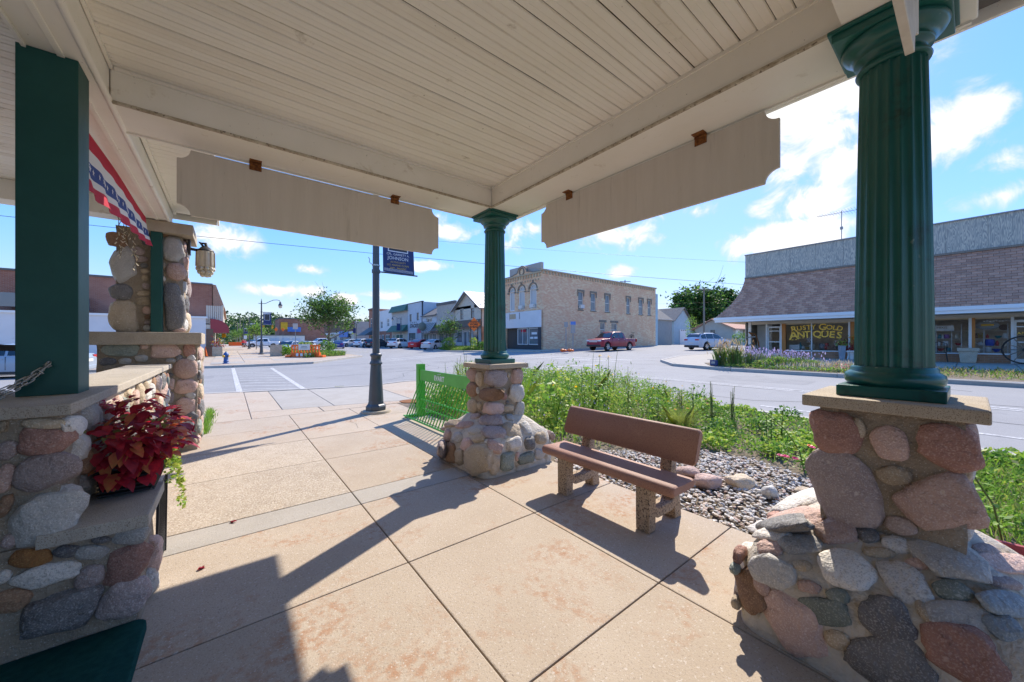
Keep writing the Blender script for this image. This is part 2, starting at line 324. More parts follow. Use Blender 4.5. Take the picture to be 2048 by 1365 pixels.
mat('carpet', (.006, .055, .050), .97, (.012, .075, .068), 30, spec=.1, bump=.6, bscale=400, speck=(.09, .10, .08), spscale=90, spth=.72)
mat('bench_red', (.33, .175, .125), .62, (.38, .21, .15), 2.5, bump=.18, bscale=180, speck=(.22, .11, .08), spscale=200, spth=.54, stain=(.46, .28, .20), stscale=3.2, stth=.60)
mat('bench_pebble', (.36, .26, .17), .85, (.52, .40, .28), 60, bump=1.0, bscale=70, speck=(.11, .08, .06), spscale=70, spth=.54, obj=True)
mat('lamp_paint', (.060, .072, .088), .42, (.072, .086, .10), 5, spec=.5)
mat('steel', (.42, .42, .41), .38, metal=.8)
mat('galv', (.34, .34, .35), .55, (.28, .28, .29), 15, metal=.3)
mat('dark_iron', (.03, .028, .026), .55)
mat('wood_grey', (.26, .23, .19), .85, (.19, .165, .135), 8, stretch=(4, 4, .6))
mat('banner_blue', (.035, .055, .16), .65, (.04, .065, .19), 8, trans=.15)
mat('banner_white', (.78, .78, .80), .65)
mat('banner_gold', (.65, .45, .12), .65)
mat('flag_red', (.62, .035, .07), .75, (.52, .03, .06), 6, trans=.3)
mat('flag_white', (.80, .79, .78), .75, trans=.3)
mat('flag_blue', (.05, .09, .30), .75, trans=.3)
mat('white', (.82, .82, .80), .55)
mat('offwhite', (.70, .69, .65), .7, (.62, .61, .57), 2)
mat('orange_plastic', (.85, .16, .02), .5, (.75, .13, .02), 5)
mat('sign_orange', (.90, .17, .015), .5)
mat('black', (.012, .012, .012), .5)
mat('rubber', (.02, .02, .02), .8)
mat('milk_glass', (.74, .66, .48), .35, (.80, .74, .60), 12, spec=.5, trans=.35)
mat('frosted_glass', (.80, .76, .66), .3, trans=.4)
mat('coleus_red', (.62, .03, .05), .5, (.30, .015, .04), 30, trans=.4)
mat('coleus_dark', (.24, .012, .035), .5, (.38, .02, .035), 40, trans=.3)
mat('coleus_rim', (.60, .26, .08), .55, (.62, .12, .08), 40, trans=.4)
mat('petal_pink', (.75, .10, .22), .6, (.80, .30, .38), 50, trans=.4)
mat('petal_hot', (.80, .04, .22), .6, trans=.4)
mat('petal_yellow', (.85, .50, .02), .6, trans=.4)
mat('petal_lav', (.42, .36, .62), .7, (.50, .42, .66), 20, trans=.4)
mat('petal_white', (.62, .60, .55), .7, trans=.4)
mat('leaf_lime', (.42, .50, .07), .55, (.48, .54, .12), 15, trans=.45)
mat('leaf_bright', (.22, .40, .045), .55, (.28, .46, .06), 9, trans=.45)
mat('leaf_mid', (.14, .29, .04), .55, (.18, .34, .05), 9, trans=.45)
mat('leaf_dark', (.07, .16, .03), .55, (.09, .20, .04), 9, trans=.4)
mat('leaf_olive', (.26, .31, .08), .6, (.32, .34, .11), 9, trans=.4)
mat('leaf_silver', (.30, .33, .27), .7, (.36, .38, .32), 9, trans=.3)
mat('leaf_tree', (.06, .13, .025), .6, (.09, .18, .035), 2.5, trans=.35)
mat('leaf_tree_dark', (.030, .075, .018), .6, (.045, .10, .022), 2.5, trans=.3)
mat('leaf_far', (.09, .15, .055), .8, (.065, .115, .045), .05, trans=.2)
mat('plume', (.50, .36, .20), .8, (.58, .44, .27), 12, trans=.4)
mat('stalk', (.11, .16, .04), .7, trans=.2)
mat('stalk_dry', (.26, .20, .11), .8)
mat('bark', (.15, .115, .085), .9, (.21, .17, .13), 10, bump=.6, bscale=40)
brick_mat('yellow_brick', (.86, .63, .37), (.72, .35, .20), (.76, .61, .44), .34, .115, tint=(.74, .42, .25))
brick_mat('red_brick', (.30, .10, .06), (.38, .15, .09), (.36, .26, .20), .24, .085, tint=(.40, .20, .14))
brick_mat('orange_brick', (.48, .24, .13), (.40, .19, .10), (.45, .36, .28), .24, .08)
mat('trim_tan', (.52, .42, .28), .85, (.45, .35, .23), 4)
mat('stone_lintel', (.20, .17, .13), .9, (.27, .23, .18), 5)
mat('store_white', (.72, .73, .74), .6, (.66, .67, .68), .8, stain=(.55, .55, .54), stscale=1.0, stth=.62)
mat('charcoal', (.05, .052, .06), .6)
mat('siding_cream', (.62, .57, .48), .7, (.57, .52, .43), 2)
mat('siding_grey', (.50, .50, .49), .75, (.44, .44, .43), 1.5)
mat('siding_blue', (.52, .58, .64), .7, (.47, .53, .59), 1.5)
mat('garage_blue', (.42, .55, .60), .7, (.36, .48, .53), 1.5)
mat('barn_grey', (.38, .38, .37), .85, (.30, .30, .29), 2, stretch=(5, 5, .6))
mat('house_tan', (.50, .49, .44), .8, (.46, .45, .40), 1.5)
mat('concrete_wall', (.47, .44, .39), .9, (.40, .37, .33), 1.2, stain=(.32, .29, .25), stscale=.8, stth=.6)
mat('metal_roof', (.46, .50, .54), .4, (.50, .54, .58), 2, metal=.4)
mat('roof_grey', (.17, .165, .16), .9, (.13, .125, .12), 3, bump=.3, bscale=30)
mat('roof_green', (.07, .16, .12), .7)
mat('awning_brown', (.20, .13, .09), .85, (.16, .10, .07), 5)
mat('awning_red', (.33, .06, .07), .8)
mat('awning_dark', (.10, .11, .12), .75, (.14, .15, .16), 4)
mat('shingle', (.58, .325, .215), .92, (.50, .27, .18), 3.5, bump=.4, bscale=120, var=.16, speck=(.22, .14, .11), spscale=140, spth=.56)
mat('shingle_gap', (.10, .065, .05), .95)
mat('fascia_white', (.78, .80, .80), .5)
mat('plywood', (.40, .37, .29), .85, (.34, .32, .26), 1.2)
mat('sky_blue_paint', (.10, .22, .55), .5)
mat('sign_yellow', (.85, .45, .02), .5)
mat('gold_leaf', (.95, .62, .08), .4, (.88, .50, .06), 12)
mat('gold_shadow', (.25, .13, .04), .6)
mat('cedar', (.52, .22, .06), .7, (.42, .17, .05), 6, stretch=(5, 5, .5))
mat('frame_alum', (.66, .68, .68), .4)
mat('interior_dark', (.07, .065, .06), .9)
mat('interior_mid', (.62, .57, .50), .9, (.48, .43, .37), 3)
glass_mat('shop_glass', alpha=.14)
glass_mat('window_glass', (.16, .19, .22), .04, .9, .8)
mat('curtain', (.55, .55, .53), .8)
mat('pane_dark', (.05, .06, .07), .12, (.09, .10, .11), 1.5, spec=.8)
mat('car_glass', (.018, .022, .026), .06, spec=.9)
mat('hub', (.60, .60, .61), .3, metal=.6)
mat('tail_red', (.45, .012, .012), .25)
mat('head_lamp', (.75, .76, .78), .15, spec=.8)
mat('plastic_dark', (.028, .029, .031), .55)
for k, c in dict(white=(.78, .79, .80), silver=(.56, .58, .60), maroon=(.30, .012, .035), red=(.62, .02, .03), blue=(.02, .04, .22), dark=(.03, .035, .045), steel=(.30, .36, .42), skyblue=(.52, .60, .68)).items():
    mat('car_' + k, c, .32, spec=.4, coat=.35)

mat('tar', (.10, .10, .10), .8, (.14, .14, .14), 3)
mat('asphalt_patch', (.22, .218, .215), .92, (.26, .255, .25), 2, bump=.3, bscale=120, speck=(.32, .31, .30), spscale=140, spth=.58)

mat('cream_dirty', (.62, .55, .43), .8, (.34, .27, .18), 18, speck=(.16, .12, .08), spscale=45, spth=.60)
mat('ledge', (.40, .36, .30), .92, (.48, .44, .37), 5, bump=.5, bscale=90, speck=(.24, .20, .16), spscale=200, spth=.57)
# ================================================================ ground, road, walks
def sheet(name, m, poly_fn, nx, ny, x0, x1, y0, y1, dz, keep=None):
    V = []; F = []; idx = {}
    for i in range(nx + 1):
        for j in range(ny + 1):
            x = x0 + (x1 - x0) * i / nx; y = y0 + (y1 - y0) * j / ny; idx[i, j] = len(V); V.append((x, y, gz(x, y) + dz))
    for i in range(nx):
        for j in range(ny):
            F.append((idx[i, j], idx[i + 1, j], idx[i + 1, j + 1], idx[i, j + 1]))
    mb = MB(); mb.add(V, F, 0, True); return mb.build(name, m)
struct(sheet('ground', 'lawn_ground', None, 120, 120, -900, 900, -900, 900, -.18))
def gsurf(name, m, x0, x1, y0, y1, dz, step=2.0, parent=None):
    nx = max(1, int((x1 - x0) / step)); ny = max(1, int((y1 - y0) / step)); mb = MB(); V = []; F = []
    for i in range(nx + 1):
        for j in range(ny + 1):
            x = x0 + (x1 - x0) * i / nx; y = y0 + (y1 - y0) * j / ny; V.append((x, y, gz(x, y) + dz))
    for i in range(nx):
        for j in range(ny):
            a = i * (ny + 1) + j; F.append((a, a + ny + 1, a + ny + 2, a + 1))
    mb.add(V, F, 0, True); return mb.build(name, m, parent)
road = struct(gsurf('road', 'asphalt', -60, 90, -40, 260, -.125, 1.5))
def extr(name, m, poly, top, depth, parent=None, bevel=.0):
    """a raised slab following the ground: outline poly, top height above ground"""
    mb = MB(); mb.prism(poly, lambda p: (p[0], p[1], gz(*p) + top - depth), lambda p: (p[0], p[1], gz(*p) + top)); return mb.build(name, m, parent, bevel, 1)
def rrect(x0, y0, x1, y1, r=.0, n=6, corners=(1, 1, 1, 1)):
    P = []
    for k, (cx, cy_, a0) in enumerate(((x1 - r, y0 + r, -90), (x1 - r, y1 - r, 0), (x0 + r, y1 - r, 90), (x0 + r, y0 + r, 180))):
        if r and corners[k]: P += [(cx + r * math.cos(R(a0 + 90 * i / n)), cy_ + r * math.sin(R(a0 + 90 * i / n))) for i in range(n + 1)]
        else: P.append((((x1, y0), (x1, y1), (x0, y1), (x0, y0)))[k])
    return P
def kerb_line(pts, name, parent, w=.16, top=.012, dep=.16):
    for a, b in zip(pts[:-1], pts[1:]):
        d = Vector((b[0] - a[0], b[1] - a[1], 0)).normalized(); s_ = Vector((-d.y, d.x, 0)) * w / 2; d *= -.004
        P = [(a[0] - d.x + s_.x, a[1] - d.y + s_.y), (b[0] + d.x + s_.x, b[1] + d.y + s_.y), (b[0] + d.x - s_.x, b[1] + d.y - s_.y), (a[0] - d.x - s_.x, a[1] - d.y - s_.y)]
        mb = MB(); mb.prism(P, lambda p: (p[0], p[1], gz(*p) - dep), lambda p: (p[0], p[1], gz(*p) + top)); mb.build(name, 'kerb', parent, .012, 2)
# --- the walk in front of the porch: bedding (dark joints) and single slabs
walk = struct(extr('sidewalk', 'joint', [(-1.0, -4), (3.2, -4), (3.2, 7.4), (3.6, 8.5), (5.3, 8.7), (6.5, 12.15), (5.0, 12.66), (3.75, 12.38), (1.93, 12.78), (.3, 13.2), (-1.5, 13.66), (-1.5, 13.0)], -.012, .14))
XS = [-.62, .96, 2.10, 3.19]; YS = [-4.0, -2.6, -1.2, .05, 1.20, 2.36, 3.47, 3.81, 5.06, 6.26, 7.40, 8.54]
for i in range(3):
    for j in range(len(YS) - 1):
        g_ = .004; m_ = 'walk'
        if j == 6: m_ = 'walk_grey'
        if i == 0 and j in (7, 8): m_ = 'walk_pebble'
        x0, x1, y0, y1 = XS[i] + g_, XS[i + 1] - g_, YS[j] + g_, YS[j + 1] - g_
        mb = MB(); mb.box((x0, y0, -.08), (x1, y1, random.uniform(-.001, .001))); mb.build('slab', m_, walk, .007, 2)
far_slabs = [([(-.62, 8.552), (.34, 8.552), (.34, 13.3), (-1.5, 13.6), (-1.5, 9.0)], 'walk'), ([(.352, 8.552), (1.60, 8.552), (1.60, 9.20), (.352, 9.40)], 'walk'), ([(1.612, 8.552), (3.57, 8.552), (3.7, 8.78), (1.612, 9.19)], 'walk'),
             ([(.352, 9.412), (.92, 9.33), (.92, 12.95), (.352, 13.1)], 'walk'), ([(.932, 9.33), (1.93, 9.16), (1.93, 12.7), (.932, 12.93)], 'walk_grey'), ([(1.942, 9.16), (3.7, 8.80), (3.75, 12.3), (1.942, 12.68)], 'walk_grey'), ([(3.712, 8.79), (5.2, 8.72), (6.45, 12.1), (5.0, 12.6), (3.762, 12.3)], 'walk')]
for P, m_ in far_slabs: extr('slab', m_, P, 0.0, .08, walk, .006)
kerb_line([(-1.5, 13.75), (.3, 13.28), (1.93, 12.86), (3.75, 12.45), (5.0, 12.72), (6.5, 12.2)], 'kerb', walk)
# --- garden bed and its kerb round the corner bulge
GP = [(3.22, 7.35), (3.62, 8.45), (5.3, 8.62), (6.6, 12.1), (7.6, 10.8), (8.1, 8.5), (8.3, 5.0), (8.2, 2.0), (7.5, -.4), (6.9, -2.5), (6.6, -4.5), (3.22, -4.5)]
bed = struct(extr('planting_bed', 'soil', GP, -.035, .1))
kerb_line([(6.6, 12.15), (7.65, 10.8), (8.15, 8.5), (8.35, 5.0), (8.25, 2.0), (7.55, -.4), (6.95, -2.5), (6.65, -4.5)], 'kerb', bed)
# --- block behind the hydrant (left), walk x -1..4, y > 26.8
lw = struct(extr('sidewalk', 'walk', [(-30, 27.2), (-1.6, 27.2), (.2, 27.0), (4.4, 27.6), (9.6, 35.0), (9.8, 39.5), (6.0, 43.0), (4.6, 46.0), (4.4, 180), (-30, 180)], -.004, .14))
lslabs = []
for j in range(14):
    for i in range(3):
        x0, y0 = -.9 + i * 1.75, 29.0 + j * 2.2
        mb = MB(); mb.prism([(x0 + .012, y0 + .012), (x0 + 1.738, y0 + .012), (x0 + 1.738, y0 + 2.188), (x0 + .012, y0 + 2.188)], lambda p: (p[0], p[1], gz(*p) - .02), lambda p: (p[0], p[1], gz(*p) + .004)); mb.build('slab', 'walk' if (i + j) % 3 else 'walk_grey', lw)
kerb_line([(-30, 27.1), (-1.6, 27.1), (.2, 26.9), (4.45, 27.5), (9.7, 34.9), (9.9, 39.6), (6.1, 43.1), (4.7, 46.1), (4.5, 120)], 'kerb', lw)
# --- far right block: the shop row, y > 26.5
rw = struct(extr('sidewalk', 'walk_grey', [(24.2, 30.0), (25.6, 27.6), (28, 26.9), (80, 26.9), (80, 29.6), (27.3, 29.6), (27.3, 180), (24.2, 180), (24.2, 44), (21.0, 43), (20.2, 38), (21.4, 34)], 0, .14))
kerb_line([(80, 26.8), (28, 26.8), (25.5, 27.5), (24.1, 30.0), (21.3, 34), (20.1, 38), (20.9, 43.1), (24.1, 44.1), (24.1, 120)], 'kerb', rw)
# --- antiques corner
aw = struct(extr('sidewalk', 'walk_grey', [(17.4, -12), (60, -12), (60, 12.4), (24.5, 12.4), (20.5, 11.4), (18.2, 9.4), (17.4, 6.5)], 0, .14))
kerb_line([(18.2, -12), (17.9, -3), (17.32, 3), (17.3, 6.5), (18.1, 9.5), (20.45, 11.5), (24.5, 12.5), (60, 12.5)], 'kerb', aw)
for j in range(14):
    y0 = -12 + j * 1.55
    for i in range(2):
        x0 = 22.3 + i * 2.2
        mb = MB(); mb.prism([(x0 + .012, y0 + .012), (x0 + 2.188, y0 + .012), (x0 + 2.188, y0 + 1.538), (x0 + .012, y0 + 1.538)], lambda p: (p[0], p[1], gz(*p) - .02), lambda p: (p[0], p[1], gz(*p) + .004)); mb.build('slab', 'walk_grey', aw)
# --- painted markings
def paint(name, P, parent=road, dz=-.120):
    mb = MB(); mb.add([(p[0], p[1], gz(*p) + dz) for p in P], [tuple(range(len(P)))]); return mb.build(name, 'road_white', parent)
def stripe(a, b, w):
    d = Vector((b[0] - a[0], b[1] - a[1], 0)).normalized(); s_ = Vector((-d.y, d.x, 0)) * w / 2; n = max(1, int((Vector(b) - Vector(a)).length / 2))
    for k in range(n):
        p = Vector(a).lerp(Vector(b), k / n); q = Vector(a).lerp(Vector(b), (k + 1) / n)
        paint('road_marking', [(p.x + s_.x, p.y + s_.y), (p.x - s_.x, p.y - s_.y), (q.x - s_.x, q.y - s_.y), (q.x + s_.x, q.y + s_.y)])
stripe((.28, 13.6), (.20, 26.3), .16); stripe((2.0, 12.7), (1.95, 25.2), .16)
for k in range(11):
    y = 13.9 + k * 1.08; stripe((.36, y + .08), (1.9, y - .75), .11)
for (a, b, w) in (((12.6, -20), (12.6, 9), .11), ((12.85, -20), (12.85, 9), .11), ((9.3, -6), (9.6, 3.0), .12), ((20.5, 13.5), (20.5, 26.0), .3), ((19.0, 13.6), (19.0, 26.0), .3), ((9.5, 14.5), (16.8, 13.2), .25), ((9.6, 27.2), (19.6, 31.2), .3), ((9.9, 29.0), (19.4, 33.0), .3), ((14.3, 42), (14.3, 140), .12)):
    stripe(a, b, w)
def tar_line(pts, w_=.035, name='tar_seam', m='tar', dz=-.1215):
    for a, b in zip(pts[:-1], pts[1:]):
        a = Vector((*a, 0)); b = Vector((*b, 0)); d = (b - a).normalized(); s_ = Vector((-d.y, d.x, 0)) * w_ / 2; mb = MB(); P = [a + s_, a - s_, b - s_, b + s_]
        mb.add([(p.x, p.y, gz(p.x, p.y) + dz) for p in P], [(0, 1, 2, 3)]); mb.build(name, m, road)
rt_ = random.Random(12)
for (x0, y0, ang, n) in ((9.2, 14.0, 10, 12), (3.0, 17.5, 4, 14), (6, 21.5, 6, 12), (13.5, -6, 88, 14), (10.8, -4, 92, 12), (15.6, 0, 86, 10), (2, 24.2, 3, 10), (20, 18, 40, 8), (16, 24, 70, 10), (9, 18, 75, 9), (5, 14.5, 60, 6)):
    pts = [(x0, y0)]; a = R(ang)
    for k in range(n):
        a2 = a + rt_.gauss(0, .25); l_ = rt_.uniform(.8, 1.6); pts.append((pts[-1][0] + l_ * math.cos(a2), pts[-1][1] + l_ * math.sin(a2)))
    tar_line(pts, rt_.uniform(.025, .05))
for (x, y, w_, h_) in ((6.0, 19.0, 2.2, 1.2), (14.2, 3.2, 1.4, 3.0), (11, 22, 3.0, 1.4), (-3, 20, 2.5, 1.5)):
    mb = MB(); P = rrect(x, y, x + w_, y + h_, .2, 3); mb.add([(p[0], p[1], gz(*p) - .1225) for p in P], [tuple(range(len(P)))]); mb.build('asphalt_patch', 'asphalt_patch', road)
for (pts) in ([(1.75, 6.5), (1.82, 6.9), (1.78, 7.1), (1.86, 7.4)], [(2.4, 4.5), (2.55, 4.8), (2.6, 5.06)]):
    for a, b in zip(pts[:-1], pts[1:]):
        a = Vector((*a, 0)); b = Vector((*b, 0)); d = (b - a).normalized(); s_ = Vector((-d.y, d.x, 0)) * .003; mb = MB(); mb.add([(p.x, p.y, .0035) for p in (a + s_, a - s_, b - s_, b + s_)], [(0, 1, 2, 3)]); mb.build('crack', 'joint', walk)
# ================================================================ the porch canopy overhead
ZC, ZB = 3.33, 3.10
canopy = thing('porch_canopy', 'cream painted wooden porch canopy with beadboard ceiling and deep beams overhead', 'canopy', (2.68, 3.77, 3.1))
PITCH = .093
def board_mesh(L, seed, amp=.006):
    prof = [(.0025, .012), (.0025, .007), (.008, 0), (.0435, 0), (.0455, .0018), (.0475, .0018), (.0495, 0), (.086, 0), (.0910, .007), (.0910, .012)]
    mb = MB(); n = max(2, int(L / .35)); rings = []
    for i in range(n + 1):
        x = L * i / n; dz = noise.noise((x * .9 + seed * 7.3, seed * 3.1, 0)) * amp; dy = noise.noise((x * .7, seed * 5.7, 4)) * .003
        rings.append([(x, a + dy, b + dz) for a, b in prof])
    mb.loft(rings, 0, False, True); return mb.mesh('ceiling_board')
def boards(parent, x0, x1, y0, y1, z, mats_, nvar=6, amp=.006):
    ms = []
    for k in range(nvar):
        me = board_mesh(x1 - x0, k + x0, amp)
        me.materials.append(MATS[mats_[k % len(mats_)]]); ms.append(me)
    n = int((y1 - y0) / PITCH); og = org(parent)
    for k in range(n):
        o = obj('ceiling_board', ms[random.randrange(nvar)], None, parent); o.location = Vector((x0, y0 + k * PITCH + random.uniform(-.0015, .0015), z + random.uniform(0, .002))) - og
boards(canopy, -.62, 2.47, .41, 3.54 + PITCH, ZC, ['ceiling_paint', 'ceiling_paint', 'ceiling_paint_worn', 'ceiling_paint'], 8, .010)
MB().box((-.9, -4.2, ZC + .014), (2.95, 4.0, ZC + .03)).build('ceiling_deck', 'gap_dark', canopy)
def trim(mb, a, b, w, h): mb.beam(a, b, w, h)
# beams
MB().box((2.47, -.02, ZB), (2.92, 4.0, ZC + .013)).build('beam', 'cream_paint', canopy, .008)
MB().box((-.62, 3.54, ZB), (2.469, 3.998, ZC + .012)).build('beam', 'cream_paint', canopy, .008)
MB().box((-.62, -.0, ZB), (2.469, .41, ZC + .012)).build('beam', 'cream_paint', canopy, .008)
for (a, b) in (((2.462, .42, ZC - .012), (2.462, 3.53, ZC - .012)), ((-.6, 3.532, ZC - .012), (2.46, 3.532, ZC - .012)), ((-.6, .418, ZC - .012), (2.46, .418, ZC - .012)), ((-.612, .42, ZC - .012), (-.612, 3.53, ZC - .012))):
    m = MB(); m.beam(a, b, .016, .024); m.build('trim', 'cream_paint', canopy)
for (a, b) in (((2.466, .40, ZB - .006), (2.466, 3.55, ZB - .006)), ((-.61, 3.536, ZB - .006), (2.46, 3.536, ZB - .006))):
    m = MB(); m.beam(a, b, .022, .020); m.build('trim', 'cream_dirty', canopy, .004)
m = MB(); m.beam((2.915, .0, ZB - .004), (2.915, 4.0, ZB - .004), .02, .02); m.build('trim', 'cream_paint', canopy)
m = MB(); m.beam((-.62, 3.99, ZB - .004), (2.9, 3.99, ZB - .004), .02, .02); m.build('trim', 'cream_paint', canopy)
# roof edge, soffit boards of the overhang, fascia
for k in range(14):
    y0 = -4.2 + k * .31
    if y0 + .305 < .1: MB().box((2.0, y0, 3.42), (3.49, y0 + .304, 3.44)).build('soffit_board', 'ceiling_paint', canopy, .004, 1)
MB().box((2.93, .02, 3.40), (3.49, 4.62, 3.44)).build('soffit', 'ceiling_paint', canopy)
MB().box((-.1, 4.01, 3.40), (2.925, 4.60, 3.44)).build('soffit', 'ceiling_paint', canopy)
MB().box((3.49, -4.2, 3.38), (3.515, 4.64, 3.52)).build('fascia', 'cream_paint', canopy, .004)
MB().box((-.1, 4.615, 3.38), (3.488, 4.64, 3.52)).build('fascia', 'cream_paint', canopy, .004)
MB().box((-.9, -4.2, 3.455), (3.485, 4.612, 3.50)).build('roof', 'roof_grey', canopy)
# --- the building's own porch along the knee wall
porch = thing('porch_roof', 'cream eave and beam running from above the square green post to the stone pier', 'roof', (-.74, 3.25, 3.1))
MB().box((-.86, -4.2, ZB), (-.624, 7.0, ZC + .05)).build('beam', 'cream_paint', porch, .006)
m = MB(); m.beam((-.738, -4.2, ZB - .004), (-.738, 7.0, ZB - .004), .03, .012); m.build('trim', 'cream_paint', porch, .003)
m = MB(); m.tube([(-.625, -4.2, ZB + .004), (-.625, 7.02, ZB + .004)], .02, 10); m.build('moulding', 'cream_paint', porch)
m = MB(); m.beam((-.60, 4.01, ZC - .014), (-.60, 7.02, ZC - .014), .03, .024); m.build('trim', 'cream_paint', porch)
m = MB(); m.beam((-.867, -4.2, ZB - .002), (-.867, 7.0, ZB - .002), .016, .03); m.build('trim', 'cream_paint', porch)
boards(porch, -.62, -.14, 4.05, 7.05, ZC, ['ceiling_paint'], 3, .002)
boards(porch, -4.2, -.88, 2.0, 7.0, ZC, ['ceiling_paint', 'ceiling_paint_worn'], 4, .004)
MB().box((-4.2, -4.2, ZC + .016), (-.88, 7.1, ZC + .03)).build('ceiling_deck', 'gap_dark', porch)
MB().box((-.62, 4.02, ZC + .016), (-.14, 7.1, ZC + .03)).build('ceiling_deck', 'gap_dark', porch)
MB().box((-.135, 4.7, ZC - .06), (-.11, 7.16, ZC + .12)).build('fascia', 'cream_paint', porch, .003)
MB().box((-4.2, 7.13, ZC - .06), (-.14, 7.155, ZC + .12)).build('fascia', 'cream_paint', porch, .003)
MB().box((-4.2, 6.72, ZB), (-.87, 7.0, ZC - .002)).build('beam', 'cream_paint', porch, .006)
MB().box((-4.3, -4.3, ZC + .1), (-.137, 7.128, ZC + .14)).build('roof', 'roof_grey', porch)
MB().box((-4.5, -4.3, -.1), (-4.25, 7.0, ZC + .09)).build('wall', 'offwhite', porch)
# --- hanging sign boards, back sides
def sign_poly(L, h, r=.075, n=6):
    P = []
    for (cx, cz, a0) in ((0, 0, 90), (L, 0, 180), (L, h, 270), (0, h, 0)):
        P += [(cx + r * math.cos(R(a0 - 90 * i / n)), cz + r * math.sin(R(a0 - 90 * i / n))) for i in range(n + 1)]
    return P
def hinge(parent, c, u, n):
    """rusty butt hinge: leaf on the board, leaf under the beam, knuckle with pin"""
    c = Vector(c); u = Vector(u); n = Vector(n); mb = MB(); M = Matrix((u, n, Vector((0, 0, 1)))).transposed()
    mb.obox(c + n * .003 + Vector((0, 0, -.045)), (.045, .003, .028), M); mb.obox(c + n * .034 + Vector((0, 0, .0)), (.045, .03, .003), M); mb.tube([c - u * .045 + n * .004 - Vector((0, 0, .012)), c + u * .045 + n * .004 - Vector((0, 0, .012))], .009, 8)
    for s_ in (-.025, .025): mb.obox(c + u * s_ + n * .007 + Vector((0, 0, -.05)), (.006, .002, .006), M)
    mb.build('hinge', 'rust', parent)
BZ0, BZ1 = 2.545, 3.072
def sign_board(label, o, u, n, L, h0, h1, hs, r=.085, th=.022):
    """board from point o along u, face normal n; hinges at distances hs"""
    o = Vector(o); u = Vector(u); n = Vector(n); t = thing('hanging_sign_board', label, 'sign board', (o.x, o.y, h0), group='blank sign boards hung under the canopy beams')
    P = sign_poly(L, h1 - h0, r); mb = MB(); f = lambda s_: (lambda p: o + u * p[0] + Vector((0, 0, h0 + p[1] - o.z)) + n * s_)
    mb.prism(P, f(0), f(-th)); mb.build('board', ['sign_paint'], t, .003, 1)
    for d in hs: hinge(t, o + u * d + Vector((0, 0, ZB - o.z - .001)), u, n)
    return t
sign_board('blank taupe sign board with scooped corners under the beam left of the corner column', (-.33, 3.965, 0), (1, 0, 0), (0, -1, 0), 2.32, 2.53, 3.07, (.52, 1.785))
sign_board('blank taupe sign board with scooped corners between the two fluted green columns', (2.885, .79, 0), (0, 1, 0), (-1, 0, 0), 2.33, 2.575, 3.075, (.51, 1.885))
# third board, seen edge-on from below beside the near column's capital
t3 = thing('hanging_sign_board', 'cream sign board seen almost edge-on in front of the near green capital', 'sign board', (1.2, .145, 2.57), group='blank sign boards hung under the canopy beams')
P = [(.95, 2.57), (2.0, 2.57), (2.02, 2.64), (2.10, 2.70), (2.16, 2.72), (2.16, 3.07), (.95, 3.07)]
MB().prism(P, lambda p: (p[0], .155, p[1]), lambda p: (p[0], .13, p[1])).build('board', 'sign_edge', t3, .002, 1)
hinge(t3, (1.9, .155, ZB - .001), (1, 0, 0), (0, 1, 0))
# ================================================================ columns
def column(label, x, y, z0, z1):
    t = thing('fluted_column', label, 'column', (x, y, z0), group='fluted green columns of the canopy')
    MB().box((x - .185, y - .185, z0), (x + .185, y + .185, z0 + .055)).build('base_plinth', 'green_paint', t, .006)
    mb = MB(); mb.lathe([(.165, .055), (.178, .07), (.182, .09), (.178, .112), (.163, .122), (.158, .128), (.158, .14), (.15, .15)], (x, y, z0), 40); mb.build('base_ring', 'green_paint', t)
    n = 20; sub = 6
    def flute(i, n_, z):
        p = (i % sub) / sub; return 1 - .075 * (math.sin(math.pi * p) ** .7 if p else 0)
    h = z1 - z0; rb, rt = .143, .122; prof = []
    for k in range(13):
        f = k / 12; prof.append((rb + (rt - rb) * f ** 1.4, .15 + (h - .15 - .22) * f))
    mb = MB(); mb.lathe(prof, (x, y, z0), n * sub, mod=flute); mb.build('shaft', 'green_paint', t)
    mb = MB(); zt = h - .22
    mb.lathe([(rt, zt), (rt + .012, zt + .004), (rt + .016, zt + .014), (rt + .010, zt + .026), (rt - .002, zt + .032), (rt - .002, zt + .06), (rt + .02, zt + .068), (rt + .024, zt + .08), (rt + .02, zt + .088), (rt + .04, zt + .108), (rt + .062, zt + .128), (rt + .072, zt + .148), (rt + .068, zt + .158)], (x, y, z0), 48); mb.build('capital', 'green_paint', t)
    mb = MB(); mb.box((x - .20, y - .20, z1 - .062), (x + .20, y + .20, z1 - .022)); mb.box((x - .215, y - .215, z1 - .0215), (x + .215, y + .215, z1 - .001)); mb.build('abacus', 'green_paint', t, .005)
    return t
CAPZ = 1.222
column('fluted dark green column on the far corner stone pedestal between the two sign boards', 2.68, 3.77, CAPZ, ZB)
column('large fluted dark green column on the near stone pedestal beside the antiques shop view', 2.66, .25, CAPZ, ZB)
